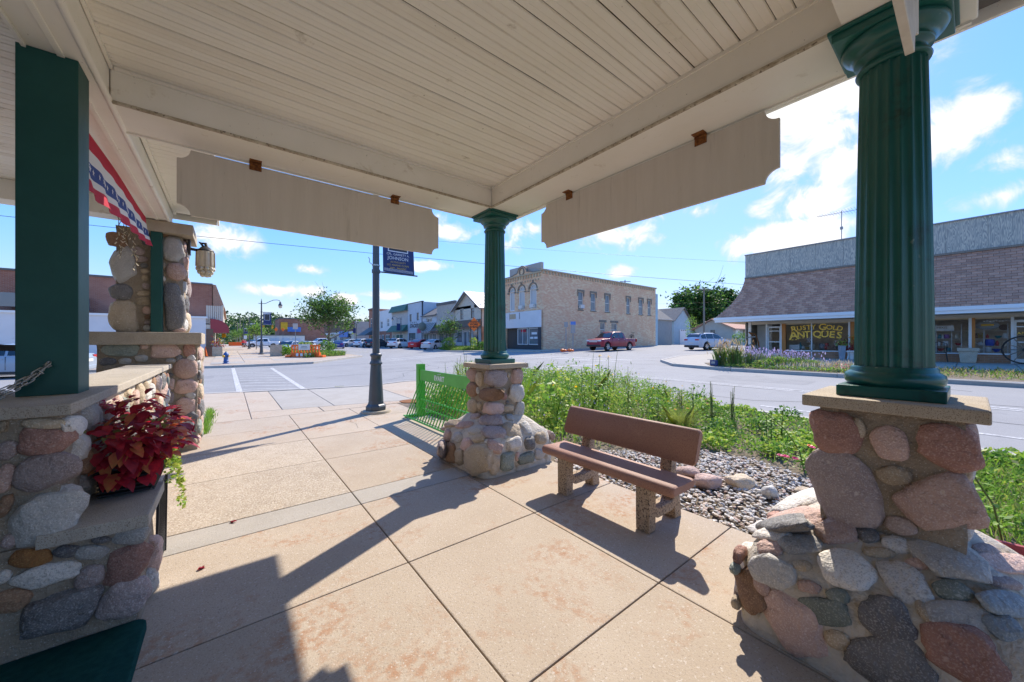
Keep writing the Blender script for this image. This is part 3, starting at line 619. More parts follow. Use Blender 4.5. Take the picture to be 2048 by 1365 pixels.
# ================================================================ stones
def stone_mesh(seed, p=2.6, amp=.10, cuts=0, lev=3):
    rnd = random.Random(seed); bm = bmesh.new(); bmesh.ops.create_icosphere(bm, subdivisions=lev, radius=1)
    pl = []
    for _ in range(cuts):
        n = Vector((rnd.gauss(0, 1), rnd.gauss(0, 1), rnd.gauss(0, .6))).normalized(); pl.append((n, rnd.uniform(.72, .95)))
    for v in bm.verts:
        d = v.co.normalized(); k = (abs(d.x) ** p + abs(d.y) ** p + abs(d.z) ** p) ** (-1 / p); q = d * k
        for n, c in pl:
            s_ = q.dot(n)
            if s_ > c: q -= n * (s_ - c) * .85
        q *= 1 + noise.noise(d * 1.7 + Vector((seed * 3.7, 0, 0))) * amp * 1.6 + noise.noise(d * 5 + Vector((0, seed * 2.3, 0))) * amp * .45 + noise.noise(d * 11 + Vector((0, 0, seed * 2.3))) * amp * .22
        v.co = q
    me = bpy.data.meshes.new('stone'); bm.to_mesh(me); bm.free(); me.polygons.foreach_set('use_smooth', [True] * len(me.polygons)); return me
STONES = {'o': [stone_mesh(k, 2.5, .08, 2) for k in range(4)], 'r': [stone_mesh(10 + k, 3.0, .11, 3) for k in range(5)], 'a': [stone_mesh(20 + k, 3.2, .13, 7) for k in range(6)], 's': [stone_mesh(30 + k, 2.3, .07, 0, 2) for k in range(4)]}
SM = {}
def stone(parent, c, u, v, n, a, b, d, color, shape='r', rot=0, sink=.25, seed=None):
    rnd = random.Random(seed if seed is not None else int(abs(c.x * 7919 + c.y * 104729 + c.z * 1299709) * 100))
    k = rnd.randrange(len(STONES[shape])); key = (shape, k, color)
    if key not in SM:
        me = STONES[shape][k].copy(); me.materials.append(MATS['stone_' + color]); SM[key] = me
    o = obj('stone', SM[key], None, parent)
    ca, sa = math.cos(R(rot)), math.sin(R(rot)); U = u * ca + v * sa; V = v * ca - u * sa
    M = Matrix((U * a * rnd.choice((1, -1)), V * b, n * d)).transposed().to_4x4(); M.translation = c - n * d * sink - org(parent)
    o.matrix_local = M; return o
def hit_bvh(bvh, px, py):
    d = ray(px, py).normalized(); return bvh.ray_cast(Vector((0, 0, EYE)), d)
def stones_seen(parent, bvh, specs, ox, oy, k, depth=.5):
    """specs: (zx, zy, w, h, rot, colour, shape) in coordinates of an enlarged view; laid on the mortar where that view sees it. Returns world footprints."""
    out = []
    for sp in specs:
        zx, zy, w, h, rot, color = sp[:6]; shape = sp[6] if len(sp) > 6 else 'r'; px, py = ox + zx * k, oy + zy * k
        loc, n, _, dist = hit_bvh(bvh, px, py)
        if loc is None: continue
        def onp(qx, qy):
            d = ray(qx, qy); t = (loc - Vector((0, 0, EYE))).dot(n) / d.dot(n); return Vector((0, 0, EYE)) + d * t
        hx = (onp(px + w * k * .25, py) - onp(px - w * k * .25, py)); hy = (onp(px, py - h * k * .25) - onp(px, py + h * k * .25))
        u = hx.normalized(); v = n.cross(u).normalized()
        if v.dot(hy) < 0: v = -v
        a = min(hx.length * 1.06, .45); b = min(abs(hy.dot(v)) * 1.06, .45)
        if abs(rot) > 20:   # w,h measured along the stone's own axes
            m_ = (hx.length / w + abs(hy.dot(v)) / h) / 2; a, b = w * m_, h * m_
        dd = max(.025, min(a, b) * depth)
        stone(parent, loc, u, v, n, a, b, dd, color, shape, -rot if False else rot, .2 if dd > .03 else .1)
        out.append((loc, max(a, b) * .9, min(a, b)))
    return out
PALETTE = ['pink', 'grey', 'tan', 'purple', 'white', 'green', 'brown', 'pink', 'grey', 'tan', 'red', 'dark']
def fill_face(parent, o, u, v, L, Hh, taken, smin, smax, tries=900, seed=1, depth=.5, maxn=60, gap=.82):
    """dart-throw stones over a wall face (origin o, axes u,v, outward normal u x v)"""
    rnd = random.Random(seed); o = Vector(o); u = Vector(u).normalized(); v = Vector(v).normalized(); n = u.cross(v); T = list(taken); cnt = 0
    for i in range(tries):
        f = 1 - i / tries; s_ = smin + (smax - smin) * f ** 1.5 * rnd.uniform(.7, 1); asp = rnd.uniform(.6, 1.0); a, b = s_, s_ * asp
        if rnd.random() < .25: a, b = b, a
        if L < 2 * a or Hh < 2 * b: continue
        c = o + u * rnd.uniform(a * .8, L - a * .8) + v * rnd.uniform(b * .8, Hh - b * .8)
        if any((c - q).length < gap * ((a + b) / 2 + (r1 + r2) / 2) for q, r1, r2 in T): continue
        T.append((c, a, b)); cnt += 1
        stone(parent, c, u, v, n, a, b, max(.025, min(a, b) * depth), rnd.choice(PALETTE), rnd.choice('rroa') if s_ > .05 else 's', rnd.uniform(-25, 25), .2, seed * 1000 + i)
        if cnt >= maxn: break
def lumpy_box(a, b, step=.06, amp=.012, taper=None):
    """mortar body with uneven faces; taper(z01) widens or narrows it"""
    mb = MB(); cx, cy_ = (a[0] + b[0]) / 2, (a[1] + b[1]) / 2; hx, hy = (b[0] - a[0]) / 2, (b[1] - a[1]) / 2
    nz = max(2, int((b[2] - a[2]) / step)); nx = max(2, int(2 * hx / step)); ny = max(2, int(2 * hy / step)); rings = []
    for k in range(nz + 1):
        f = k / nz; z = a[2] + (b[2] - a[2]) * f; s_ = taper(f) if taper else 1; P = []
        for i in range(nx): P.append((-hx + 2 * hx * i / nx, -hy))
        for i in range(ny): P.append((hx, -hy + 2 * hy * i / ny))
        for i in range(nx): P.append((hx - 2 * hx * i / nx, hy))
        for i in range(ny): P.append((-hx, hy - 2 * hy * i / ny))
        ring = []
        for (x, y) in P:
            q = Vector((cx + x * s_, cy_ + y * s_, z)); d = Vector((x / hx, y / hy, 0)).normalized(); e = noise.noise(q * 5) * amp + noise.noise(q * 17) * amp * .4
            ring.append(q + d * e)
        rings.append(ring)
    mb.loft(rings, 0, True, True); return mb
def bvh_of(mbs):
    V = []; F = []
    for m in mbs:
        n = len(V); V += [Vector(p) for p in m.v]; F += [tuple(i + n for i in f) for f in m.f]
    return BVHTree.FromPolygons(V, F)
def pedestal(label, x, y, mortar_up):
    t = thing('stone_pedestal', label, 'pedestal', (x, y, 0), group='fieldstone pedestals carrying the green columns')
    MB().box((x - .30, y - .30, CAPZ - .057), (x + .30, y + .30, CAPZ)).build('cap_slab', 'cap_concrete', t, .008)
    up = lumpy_box((x - .235, y - .235, .42), (x + .235, y + .235, CAPZ - .05), .05, .012); up.build('mortar_shaft', mortar_up, t)
    rings = []; n = 15
    for (s_, z) in ((.545, -.05), (.545, .04), (.535, .18), (.525, .30), (.50, .38), (.44, .44), (.36, .50), (.28, .56), (.2, .60)):
        P = [(-s_ + 2 * s_ * i / n, -s_) for i in range(n)] + [(s_, -s_ + 2 * s_ * i / n) for i in range(n)] + [(s_ - 2 * s_ * i / n, s_) for i in range(n)] + [(-s_, s_ - 2 * s_ * i / n) for i in range(n)]
        ring = []
        for (a, b) in P:
            q = Vector((x + a, y + b, z)); r_ = Vector((a, b, 0)); k = (abs(a / s_) ** 8 + abs(b / s_) ** 8) ** (-1 / 8) if s_ else 1
            e = noise.noise(q * 4) * .018 + noise.noise(q * 13) * .010; ring.append(Vector((x, y, z + (e * .8 if .2 < z else 0))) + r_ * k * (1 + e))
        rings.append(ring)
    pl = MB(); pl.loft(rings, 0, True, True); pl.build('mortar_plinth', 'mortar_pale', t)
    return t, bvh_of([up, pl])
ped_far, bv = pedestal('fieldstone pedestal with spreading mortared base at the far corner beside the green bike rack', 2.69, 3.77, 'mortar')
FAR = [(615, 385, 80, 110, 0, 'pink'), (685, 420, 70, 120, 0, 'tan', 'o'), (815, 415, 195, 140, 0, 'purple'), (995, 395, 100, 130, 0, 'pink'), (925, 390, 28, 40, 0, 'tan', 's'), (618, 513, 90, 115, 0, 'brown', 'o'), (768, 552, 185, 110, 0, 'brown'), (985, 540, 140, 145, 0, 'white'), (890, 570, 45, 60, 0, 'red', 's'), (665, 520, 25, 60, 0, 'grey', 's'), (882, 515, 30, 30, 0, 'tan', 's'), (625, 650, 90, 115, 0, 'tan', 'o'), (682, 650, 40, 65, 0, 'tan', 's'), (795, 675, 185, 100, 0, 'pink'), (930, 677, 85, 65, 0, 'tan', 'o'), (1018, 690, 80, 155, 0, 'grey'), (640, 740, 80, 50, 0, 'purple', 's'), (675, 730, 30, 35, 0, 'red', 's'), (785, 775, 205, 85, 0, 'purple'), (935, 755, 65, 60, 0, 'grey', 'o'), (915, 620, 30, 30, 0, 'dark', 's'), (965, 720, 25, 50, 0, 'tan', 's'),
       (455, 800, 120, 60, 0, 'tan', 'a'), (550, 815, 150, 60, 0, 'pink', 'o'), (665, 855, 150, 70, 0, 'grey', 'o'), (810, 878, 200, 100, 0, 'purple', 'o'), (955, 850, 150, 110, 0, 'tan', 'a'), (1070, 830, 80, 110, 0, 'grey', 'a'), (1180, 808, 120, 60, 0, 'purple', 'r'), (415, 900, 60, 100, 0, 'pink', 'a'), (495, 920, 80, 90, 0, 'grey', 'a'), (575, 985, 90, 120, 0, 'pink', 'a'), (670, 925, 100, 70, 0, 'tan', 'o'), (812, 1005, 140, 130, 0, 'pink', 'a'), (970, 975, 125, 130, 0, 'white', 'a'), (1095, 965, 105, 110, 0, 'dark', 'a'), (1190, 920, 110, 100, 0, 'tan', 'a'), (360, 1020, 70, 150, 0, 'purple', 'o'), (440, 1045, 85, 170, 0, 'brown', 'r'), (520, 1090, 70, 150, 0, 'tan', 'a'), (660, 1110, 190, 260, 0, 'tan', 'a'), (815, 1150, 90, 170, 0, 'tan', 'a'), (920, 1115, 125, 170, 0, 'green', 'a'), (1065, 1100, 150, 120, 0, 'green', 'a'), (1195, 1060, 100, 90, 0, 'grey', 'a'), (1000, 1085, 36, 80, 0, 'pink', 's'), (563, 1110, 34, 60, 0, 'purple', 's'), (740, 960, 40, 50, 0, 'white', 's'), (1140, 1120, 40, 40, 0, 'white', 's')]
tk = stones_seen(ped_far, bv, FAR, 800, 660, .2344, .58)
for (o, u, w_, hh) in (((2.925, 4.005, .62), (-1, 0, 0), .47, .52), ((2.925, 3.535, .62), (0, 1, 0), .47, .52), ((3.235, 3.23, .03), (0, 1, 0), 1.07, .36), ((3.23, 4.315, .03), (-1, 0, 0), 1.08, .36)):
    fill_face(ped_far, o, u, (0, 0, 1), w_, hh, tk, .035, .12, 300, 11, .5, 26)
ped_near, bv = pedestal('fieldstone pedestal with big pink granite boulders at the near right corner', 2.66, .25, 'mortar')
NEAR = [(480, 265, 240, 190, 0, 'red', 'a'), (697, 322, 155, 145, 0, 'pink', 'o'), (942, 345, 285, 200, 0, 'red', 'r'), (500, 520, 285, 330, 0, 'purple', 'r'), (715, 462, 140, 85, -12, 'tan', 'o'), (900, 585, 390, 260, 0, 'pink', 'a'), (745, 680, 130, 80, -12, 'purple', 'o'), (600, 722, 95, 65, 0, 'dark', 'o'), (733, 765, 135, 70, -10, 'white', 'o'), (955, 825, 250, 200, 0, 'grey', 'a'), (455, 705, 190, 130, 0, 'pink', 'a'), (560, 255, 60, 90, 0, 'tan', 's'),
        (305, 763, 190, 85, 0, 'grey', 'o'), (505, 865, 225, 165, 0, 'white', 'o'), (760, 935, 190, 200, 0, 'white', 'a'), (180, 785, 115, 70, 0, 'pink', 'a'), (180, 880, 180, 150, 0, 'grey', 'o'), (317, 857, 85, 50, 0, 'tan', 's'), (347, 948, 90, 60, 0, 'pink', 'a'), (472, 988, 95, 65, 0, 'green', 'o'), (405, 1050, 200, 130, 0, 'green', 'a'), (285, 1105, 230, 270, 0, 'pink', 'a'), (85, 960, 90, 210, 0, 'brown', 'a'), (655, 1085, 240, 190, 0, 'dark', 'a'), (650, 1265, 370, 230, 0, 'dark', 'a'), (1000, 1245, 330, 270, 0, 'red', 'r'), (1005, 1085, 290, 150, 0, 'grey', 'o'), (970, 965, 160, 90, 0, 'green', 'o'), (1205, 1020, 200, 110, 0, 'blue', 'o'), (1195, 1130, 170, 110, 0, 'blue', 'a'), (140, 945, 65, 90, 0, 'pink', 's'), (1120, 790, 100, 60, 0, 'purple', 's'), (1215, 845, 180, 100, 0, 'pink', 'a'), (650, 800, 140, 45, 0, 'tan', 's'), (820, 850, 110, 50, 0, 'pink', 's'), (320, 575, 150, 80, 0, 'white', 'a'), (290, 640, 190, 65, 0, 'pink', 'a'), (220, 675, 150, 55, 0, 'dark', 'a'), (190, 715, 140, 50, 0, 'white', 'a'), (1150, 900, 60, 40, 0, 'grey', 's'), (1200, 935, 110, 60, 0, 'purple', 'o'), (470, 1180, 110, 90, 0, 'tan', 's'), (850, 1060, 60, 110, 0, 'tan', 's')]
tk = stones_seen(ped_near, bv, NEAR, 1460, 740, .458, .42)
for (o, u, w_, hh) in (((2.895, .485, .62), (-1, 0, 0), .47, .52), ((2.895, .015, .62), (0, 1, 0), .47, .52), ((2.425, .015, .62), (1, 0, 0), .47, .52), ((3.205, -.29, .03), (0, 1, 0), 1.07, .36), ((3.20, .795, .03), (-1, 0, 0), 1.08, .36), ((2.13, -.295, .03), (1, 0, 0), 1.06, .36)):
    fill_face(ped_near, o, u, (0, 0, 1), w_, hh, tk, .035, .12, 300, 12, .5, 26)
# ================================================================ knee wall with its end post block, ledge and far pier
kw = thing('knee_wall', 'fieldstone knee wall with flat concrete coping along the porch', 'wall', (-.9, 4.5, 0))
KX = -.60
capz = 1.2
mb = MB(); mb.prism([(-1.6, 2.667), (-.593, 2.667), (-.585, 6.52), (-.99, 6.52), (-.99, 3.45), (-1.6, 3.45)], lambda p: (p[0], p[1], capz - .055), lambda p: (p[0], p[1], capz)); mb.build('coping', 'ledge', kw, .008)
w1 = lumpy_box((-1.6, 2.72, .0), (-.64, 3.40, capz - .05), .06, .014); w1.build('mortar_block', 'mortar', kw)
w2 = lumpy_box((-.95, 3.3, .0), (-.64, 6.7, capz - .05), .08, .012); w2.build('mortar_wall', 'mortar_pale', kw)
w3 = lumpy_box((-1.6, 2.70, .0), (-.37, 3.16, .545), .06, .014); w3.build('mortar_ledge', 'mortar', kw)
mb = MB(); mb.prism([(-.70, 2.655), (-.325, 2.64), (-.325, 3.22), (-.70, 3.22)], lambda p: (p[0], p[1], .535), lambda p: (p[0], p[1], .60)); mb.build('ledge_slab', 'ledge', kw, .008)
bv = bvh_of([w1, w2, w3])
WALL = [(15, 350, 40, 50, 0, 'tan', 'o'), (175, 335, 170, 40, 0, 'tan', 'r'), (190, 402, 210, 110, 0, 'red', 'a'), (303, 345, 60, 80, 0, 'white', 'r'), (355, 310, 60, 110, 0, 'grey', 'r'), (185, 530, 240, 145, 0, 'purple', 'r'), (30, 440, 85, 75, 0, 'purple', 'o'), (15, 555, 85, 110, 0, 'pink', 'r'), (318, 430, 55, 100, 0, 'grey', 'r'), (350, 480, 60, 110, 0, 'brown', 'r'), (170, 705, 300, 220, 0, 'grey', 'a'), (345, 580, 60, 100, 0, 'grey', 'r'), (125, 868, 165, 75, 0, 'rust', 'o'), (268, 842, 105, 50, 0, 'dark', 'o'), (365, 847, 130, 58, 0, 'grey', 'o'), (190, 935, 240, 92, 14, 'white', 'a'), (520, 772, 140, 85, 0, 'grey', 'a'), (505, 890, 165, 170, 0, 'red', 'a'), (360, 945, 110, 100, 0, 'purple', 'o'), (382, 1003, 70, 45, 0, 'pink', 'a'), (235, 1085, 290, 220, 0, 'dark', 'a'), (500, 1025, 190, 160, 0, 'purple', 'r'), (50, 1040, 150, 90, 0, 'brown', 'r'), (10, 945, 70, 60, 0, 'white', 's'), (600, 860, 30, 150, 0, 'pink', 'r'), (596, 960, 36, 110, 0, 'grey', 'r'), (405, 797, 80, 28, 0, 'dark', 's'), (20, 660, 60, 90, 0, 'brown', 'r'), (40, 800, 70, 60, 0, 'purple', 's')]
tk = stones_seen(kw, bv, WALL, 0, 680, .502, .6)
fill_face(kw, (-.628, 3.30, .05), (0, 1, 0), (0, 0, 1), 3.3, 1.06, tk, .045, .115, 1500, 5, .55, 130, .80)
pier = thing('stone_pier', 'tall fieldstone pier with a thick slab at shoulder height under the eave', 'pier', (-.82, 6.95, 0))
PY = 6.62
p1 = lumpy_box((-1.27, PY, 0), (-.34, PY + .8, 1.46), .07, .014); p1.build('mortar_base', 'mortar', pier)
p2 = lumpy_box((-1.13, PY + .12, 1.6), (-.50, PY + .7, 2.98), .07, .012); p2.build('mortar_shaft', 'mortar', pier)
MB().box((-1.36, PY - .08, 1.452), (-.29, PY + .88, 1.615)).build('shoulder_slab', 'cap_concrete', pier, .012)
MB().box((-.88, PY - .02, 2.94), (-.38, PY + .75, 3.09)).build('top_slab', 'cap_concrete', pier, .012)
bv = bvh_of([p1, p2])
PIER = [(350, 1065, 285, 95, 0, 'green', 'r'), (525, 1040, 65, 40, 0, 'pink', 's'), (680, 1070, 240, 105, 0, 'pink', 'r'), (870, 1065, 100, 95, 0, 'red', 'r'), (505, 1128, 95, 50, 0, 'grey', 'o'), (250, 1155, 130, 60, 0, 'dark', 'o'), (380, 1150, 95, 45, 0, 'grey', 'o'), (725, 1145, 85, 35, 0, 'grey', 's'), (840, 1205, 180, 150, 0, 'pink', 'o'), (725, 1255, 45, 30, 0, 'dark', 's'), (725, 1320, 70, 80, 0, 'pink', 'r'), (840, 1340, 175, 110, 0, 'pink', 'r'), (840, 1490, 160, 130, 0, 'pink', 'r'), (850, 1650, 120, 140, 0, 'grey', 'r'), (720, 1430, 60, 80, 0, 'purple', 'r'), (720, 1530, 70, 90, 0, 'white', 'r'), (745, 1720, 90, 100, 0, 'grey', 'r'),
        (365, 430, 205, 290, 0, 'grey', 'a'), (350, 625, 175, 115, 0, 'dark', 'o'), (380, 805, 235, 230, 0, 'tan', 'r'), (480, 315, 95, 60, 0, 'purple', 'o'), (495, 375, 115, 45, 0, 'purple', 's'), (525, 425, 60, 38, 0, 'dark', 's'), (532, 466, 65, 36, 0, 'tan', 's'), (535, 520, 62, 42, 0, 'tan', 's'), (537, 580, 60, 46, 0, 'purple', 's'), (520, 635, 115, 38, 0, 'tan', 's'), (520, 695, 105, 56, 0, 'tan', 'o'), (545, 765, 68, 60, 0, 'pink', 's'), (550, 815, 52, 34, 0, 'brown', 's'), (550, 856, 50, 34, 0, 'purple', 's'), (548, 900, 64, 50, 0, 'grey', 's'), (745, 300, 185, 175, 0, 'grey', 'r'), (765, 470, 150, 130, 0, 'pink', 'o'), (745, 730, 170, 340, 0, 'dark', 'r'), (790, 917, 100, 40, 0, 'pink', 's'), (672, 425, 34, 44, 0, 'tan', 's'), (672, 525, 30, 40, 0, 'white', 's'), (680, 190, 60, 40, 0, 'brown', 's'), (318, 225, 160, 120, 0, 'brown', 'a'), (540, 225, 80, 90, 0, 'dark', 'r')]
tk = stones_seen(pier, bv, PIER, 150, 420, .2638)
for (o, u, w_, hh) in (((-.33, PY + .02, .05), (0, 1, 0), .76, 1.36), ((-.495, PY + .14, 1.63), (0, 1, 0), .54, 1.3), ((-.36, PY + .81, .05), (-1, 0, 0), .9, 1.36)):
    fill_face(pier, o, u, (0, 0, 1), w_, hh, tk, .05, .16, 500, 15, .5, 40)
fill_face(pier, (-.62, PY - .01, .05), (1, 0, 0), (0, 0, 1), .28, 1.36, tk, .04, .1, 300, 16, .5, 12)
# ================================================================ square green posts
gp = thing('square_post', 'thick square dark green post on the knee wall coping', 'post', (-.785, 3.255, capz))
MB().box((-.896, 3.15, capz), (-.674, 3.354, 3.099)).build('shaft', 'green_post', gp, .004)
gp2 = thing('square_post', 'thin dark green post standing on the pier slab beneath the top stone', 'post', (-.745, 6.62, 1.615))
MB().box((-.80, PY + .0, 1.615), (-.69, PY + .10, 2.939)).build('shaft', 'green_post', gp2, .004)
# ================================================================ bench
bn = thing('park_bench', 'red-brown concrete bench with pebbled legs facing the porch walk', 'bench', (2.7, 2.04, 0))
def slab_poly(c, hu, hv, r, n=4):
    return [(c[0] + sx_ * (hu - r) + r * math.cos(R(a0 + 90 * i / n)), c[1] + sy_ * (hv - r) + r * math.sin(R(a0 + 90 * i / n))) for sx_, sy_, a0 in ((1, -1, -90), (1, 1, 0), (-1, 1, 90), (-1, -1, 180)) for i in range(n + 1)]
def loft_slab(P, y0, y1, ed):
    """profile P in (x,z), swept along y with rounded ends"""
    cx = sum(p[0] for p in P) / len(P); cz = sum(p[1] for p in P) / len(P); rings = []
    for (y, s_) in ((y0, 1 - ed * 1.0), (y0 + ed * .3 * .1, 1 - ed * .55), (y0 + .02, 1), (y1 - .02, 1), (y1 - ed * .03, 1 - ed * .55), (y1, 1 - ed)):
        rings.append([(cx + (p[0] - cx) * (1 - (1 - s_) * .35), y, cz + (p[1] - cz) * s_) for p in P])
    mb = MB(); mb.loft(rings, 0, True, True); return mb
seat = [(2.545, .352), (2.53, .372), (2.527, .395), (2.535, .418), (2.56, .432), (2.68, .424), (2.82, .424), (2.85, .428), (2.868, .418), (2.872, .395), (2.865, .368), (2.85, .352)]
loft_slab(seat, 1.335, 2.735, .25).build('seat', 'bench_red', bn)
back = [(2.862, .525), (2.872, .515), (2.905, .515), (2.92, .525), (3.005, .765), (3.0, .782), (2.975, .79), (2.955, .785), (2.945, .775)]
loft_slab(back, 1.335, 2.735, .2).build('backrest', 'bench_red', bn)
for y in (1.60, 2.47):
    mb = MB()
    prof = [[(2.56, 0), (2.655, 0), (2.66, .33), (2.64, .36), (2.555, .36)], [(2.965, 0), (3.07, 0), (3.02, .30), (2.93, .34), (2.925, .28)], [(2.65, .11), (2.70, .085), (2.92, .085), (2.975, .11), (2.975, .20), (2.92, .165), (2.70, .165), (2.65, .20)], [(2.64, .29), (2.95, .27), (2.95, .352), (2.64, .352)], [(2.885, .33), (2.985, .28), (3.0, .50), (3.025, .72), (2.985, .72), (2.93, .54)]]
    for k, P in enumerate(prof):
        w_ = .06 - .002 * k; mb.prism(P, lambda p: (p[0], y - w_, p[1]), lambda p: (p[0], y + w_, p[1]))
    mb.build('support', 'bench_pebble', bn, .012, 2)
# ================================================================ bike rack
rk = thing('bike_rack', 'bright green metal bike rack with slanted bars and a lettered top panel', 'bike rack', (3.0, 6.0, 0))
def c_post(y, s_):
    mb = MB(); x = 3.04; P = [(x - .07, y), (x + .07, y), (x + .07, y + s_ * .018), (x - .052, y + s_ * .018), (x - .052, y + s_ * .11), (x + .07, y + s_ * .11), (x + .07, y + s_ * .128), (x - .07, y + s_ * .128)]
    if s_ < 0: P = P[::-1]
    mb.prism(P, lambda p: (p[0], p[1], 0), lambda p: (p[0], p[1], 1.04)); mb.build('post', 'rack_green', rk, .003, 1)
    m2 = MB(); m2.box((2.72, y + s_ * .03, .001), (3.36, y + s_ * .1, .05)); m2.build('foot', 'rack_green', rk, .006)
c_post(6.78, 1); c_post(4.72, -1)
MB().box((2.985, 4.735, .72), (2.999, 6.775, .935)).build('panel', 'rack_green', rk, .003, 1)
textmesh('lettering', 'EVART', .125, basis((2.9835, 5.93, .815), (0, -1, 0), (0, 0, 1)), 'white', rk, .001, space=1.08, offset=.004)
m = MB(); m.tube([(2.9835, 5.99, .885), (2.9835, 5.96, .895), (2.9835, 5.92, .893), (2.9835, 5.86, .900)], .005, 5); m.build('lettering', 'offwhite', rk)
mb = MB(); mb.tube([(2.70, 4.75, .045), (2.70, 6.86, .045)], .016, 8); mb.build('rail', 'rack_green', rk)
mb = MB(); mb.tube([(3.0, 4.74, .35), (3.0, 6.77, .35)], .016, 8); mb.tube([(3.02, 4.74, .17), (3.02, 6.77, .17)], .014, 8); mb.build('rail', 'rack_green', rk)
bar = MB(); bar.tube([(2.70, 0, .05), (2.99, 0, .73)], .011, 8); bme = bar.mesh('bar', Vector((0, 0, 0)))
bme.materials.append(MATS['rack_green'])
for k in range(20):
    o = obj('bar', bme, None, rk); o.location = Vector((0, 4.80 + k * .102, 0)) - org(rk)
# ================================================================ street lamps with banner
def street_lamp(label, loc, rz=0, banner=True, words=False):
    t = thing('street_lamp', label, 'street lamp', loc, group='dark gooseneck street lamps along the street', rz=0)
    x, y, z = loc
    mb = MB(); mb.lathe([(.30, -.02), (.30, .03), (.285, .05)], loc, 28); mb.build('footing', 'cap_concrete', t)
    mb = MB(); mb.lathe([(.21, .05), (.21, .13), (.19, .16), (.165, .18), (.155, .24)], loc, 8, sm=False); mb.build('base', 'lamp_paint', t, .006)
    def fl(i, n, zz): return 1 - .06 * (i % 2)
    mb = MB(); mb.lathe([(.15, .24), (.135, .5), (.11, .95), (.105, 1.0)], loc, 32, mod=fl); mb.lathe([(.10, 1.0), (.125, 1.01), (.13, 1.03), (.115, 1.06), (.10, 1.09), (.10, 1.17), (.118, 1.18), (.118, 1.22), (.09, 1.24)], loc, 24); mb.build('lower_shaft', 'lamp_paint', t)
    mb = MB(); mb.lathe([(.072, 1.2), (.070, 3.0), (.055, 5.2), (.055, 5.3), (.03, 5.42), (.012, 5.6)], loc, 16); mb.build('pole', 'lamp_paint', t)
    d = Vector((math.cos(rz), math.sin(rz), 0)); o = Vector(loc)
    pts = [o + d * a + Vector((0, 0, b)) for a, b in ((-.25, 5.12), (0, 5.10), (.35, 5.14), (.7, 5.36), (1.0, 5.52), (1.3, 5.56), (1.52, 5.52), (1.6, 5.40))]
    mb = MB(); mb.tube(pts, .028, 8); mb.build('arm', 'lamp_paint', t)
    c = o + d * 1.6; mb = MB(); mb.lathe([(.03, 5.42), (.07, 5.38), (.09, 5.28), (.10, 5.22), (.16, 5.12), (.19, 5.02), (.19, 4.98)], (c.x, c.y, z), 18); h = mb.build('lamp_head', 'lamp_paint', t)
    mb = MB(); mb.lathe([(.17, 4.978), (.17, 4.86), (.12, 4.76), (.03, 4.72)], (c.x, c.y, z), 18); mb.build('globe', 'frosted_glass', h)
    if banner:
        mb = MB()
        for zz in (2.97, 4.26):
            mb.tube([o + Vector((0, 0, zz)), o + d * .92 + Vector((0, 0, zz))], .016, 8); mb.lathe([(.085, zz - .035), (.085, zz + .035)], loc, 14)
        mb.build('banner_arm', 'lamp_paint', t)
        mb = MB(); P = [o + d * a + Vector((0, 0, b)) for a, b in ((.15, 2.99), (.85, 2.96), (.80, 4.25), (.13, 4.25))]; nn = d.cross(Vector((0, 0, 1))) * .004
        mb.add([p + nn for p in P] + [p - nn for p in P], [(0, 1, 2, 3), (7, 6, 5, 4), (0, 4, 5, 1), (1, 5, 6, 2), (2, 6, 7, 3), (3, 7, 4, 0)])
        b = mb.build('banner', 'banner_blue', t)
        q = lambda a, zz, e=.0: o + d * a + Vector((0, 0, zz)) + nn * (1.3 + e)
        mb = MB()
        for (a0, a1, z0, z1) in ((.25, .70, 3.44, 3.46), (.25, .70, 4.03, 4.05), (.25, .27, 3.46, 4.03), (.68, .70, 3.46, 4.03)): mb.add([q(a0, z0), q(a1, z0), q(a1, z1), q(a0, z1)], [(0, 1, 2, 3)])
        mb.build('picture_border', 'banner_white', b)
        mb = MB(); mb.add([q(.28, 3.47), q(.67, 3.47), q(.67, 4.02), q(.28, 4.02)], [(0, 1, 2, 3)]); mb.build('picture', 'charcoal', b)
        if words:
            M = lambda a, zz: basis(q(a, zz, .3), d, (0, 0, 1))
            textmesh('lettering', 'CPL. GARRETT A.', .066, M(.475, 3.385), 'banner_white', b, .0005)
            textmesh('lettering', 'JOHNSON', .10, M(.475, 3.30), 'banner_white', b, .0005)
            for k, s_ in enumerate(('ACTIVE DUTY', 'U.S. MARINE CORPS', '2009 - PRESENT')): textmesh('lettering', s_, .055, M(.475, 3.215 - k * .065), 'banner_gold', b, .0005)
        mb = MB()
        for k in range(5): mb.add([q(.17, 3.02 + k * .012 - .0), q(.82, 3.0 + k * .012), q(.82, 3.004 + k * .012), q(.17, 3.024 + k * .012)], [(0, 1, 2, 3)])
        mb.add([q(.15, 4.08), q(.80, 4.16), q(.80, 4.24), q(.15, 4.24)], [(0, 1, 2, 3)]); mb.build('stripe', 'banner_white', b)
    return t
l1 = street_lamp('dark street lamp post with a blue name banner rising behind the sign board', (2.45, 7.77, 0), 0, True, True)
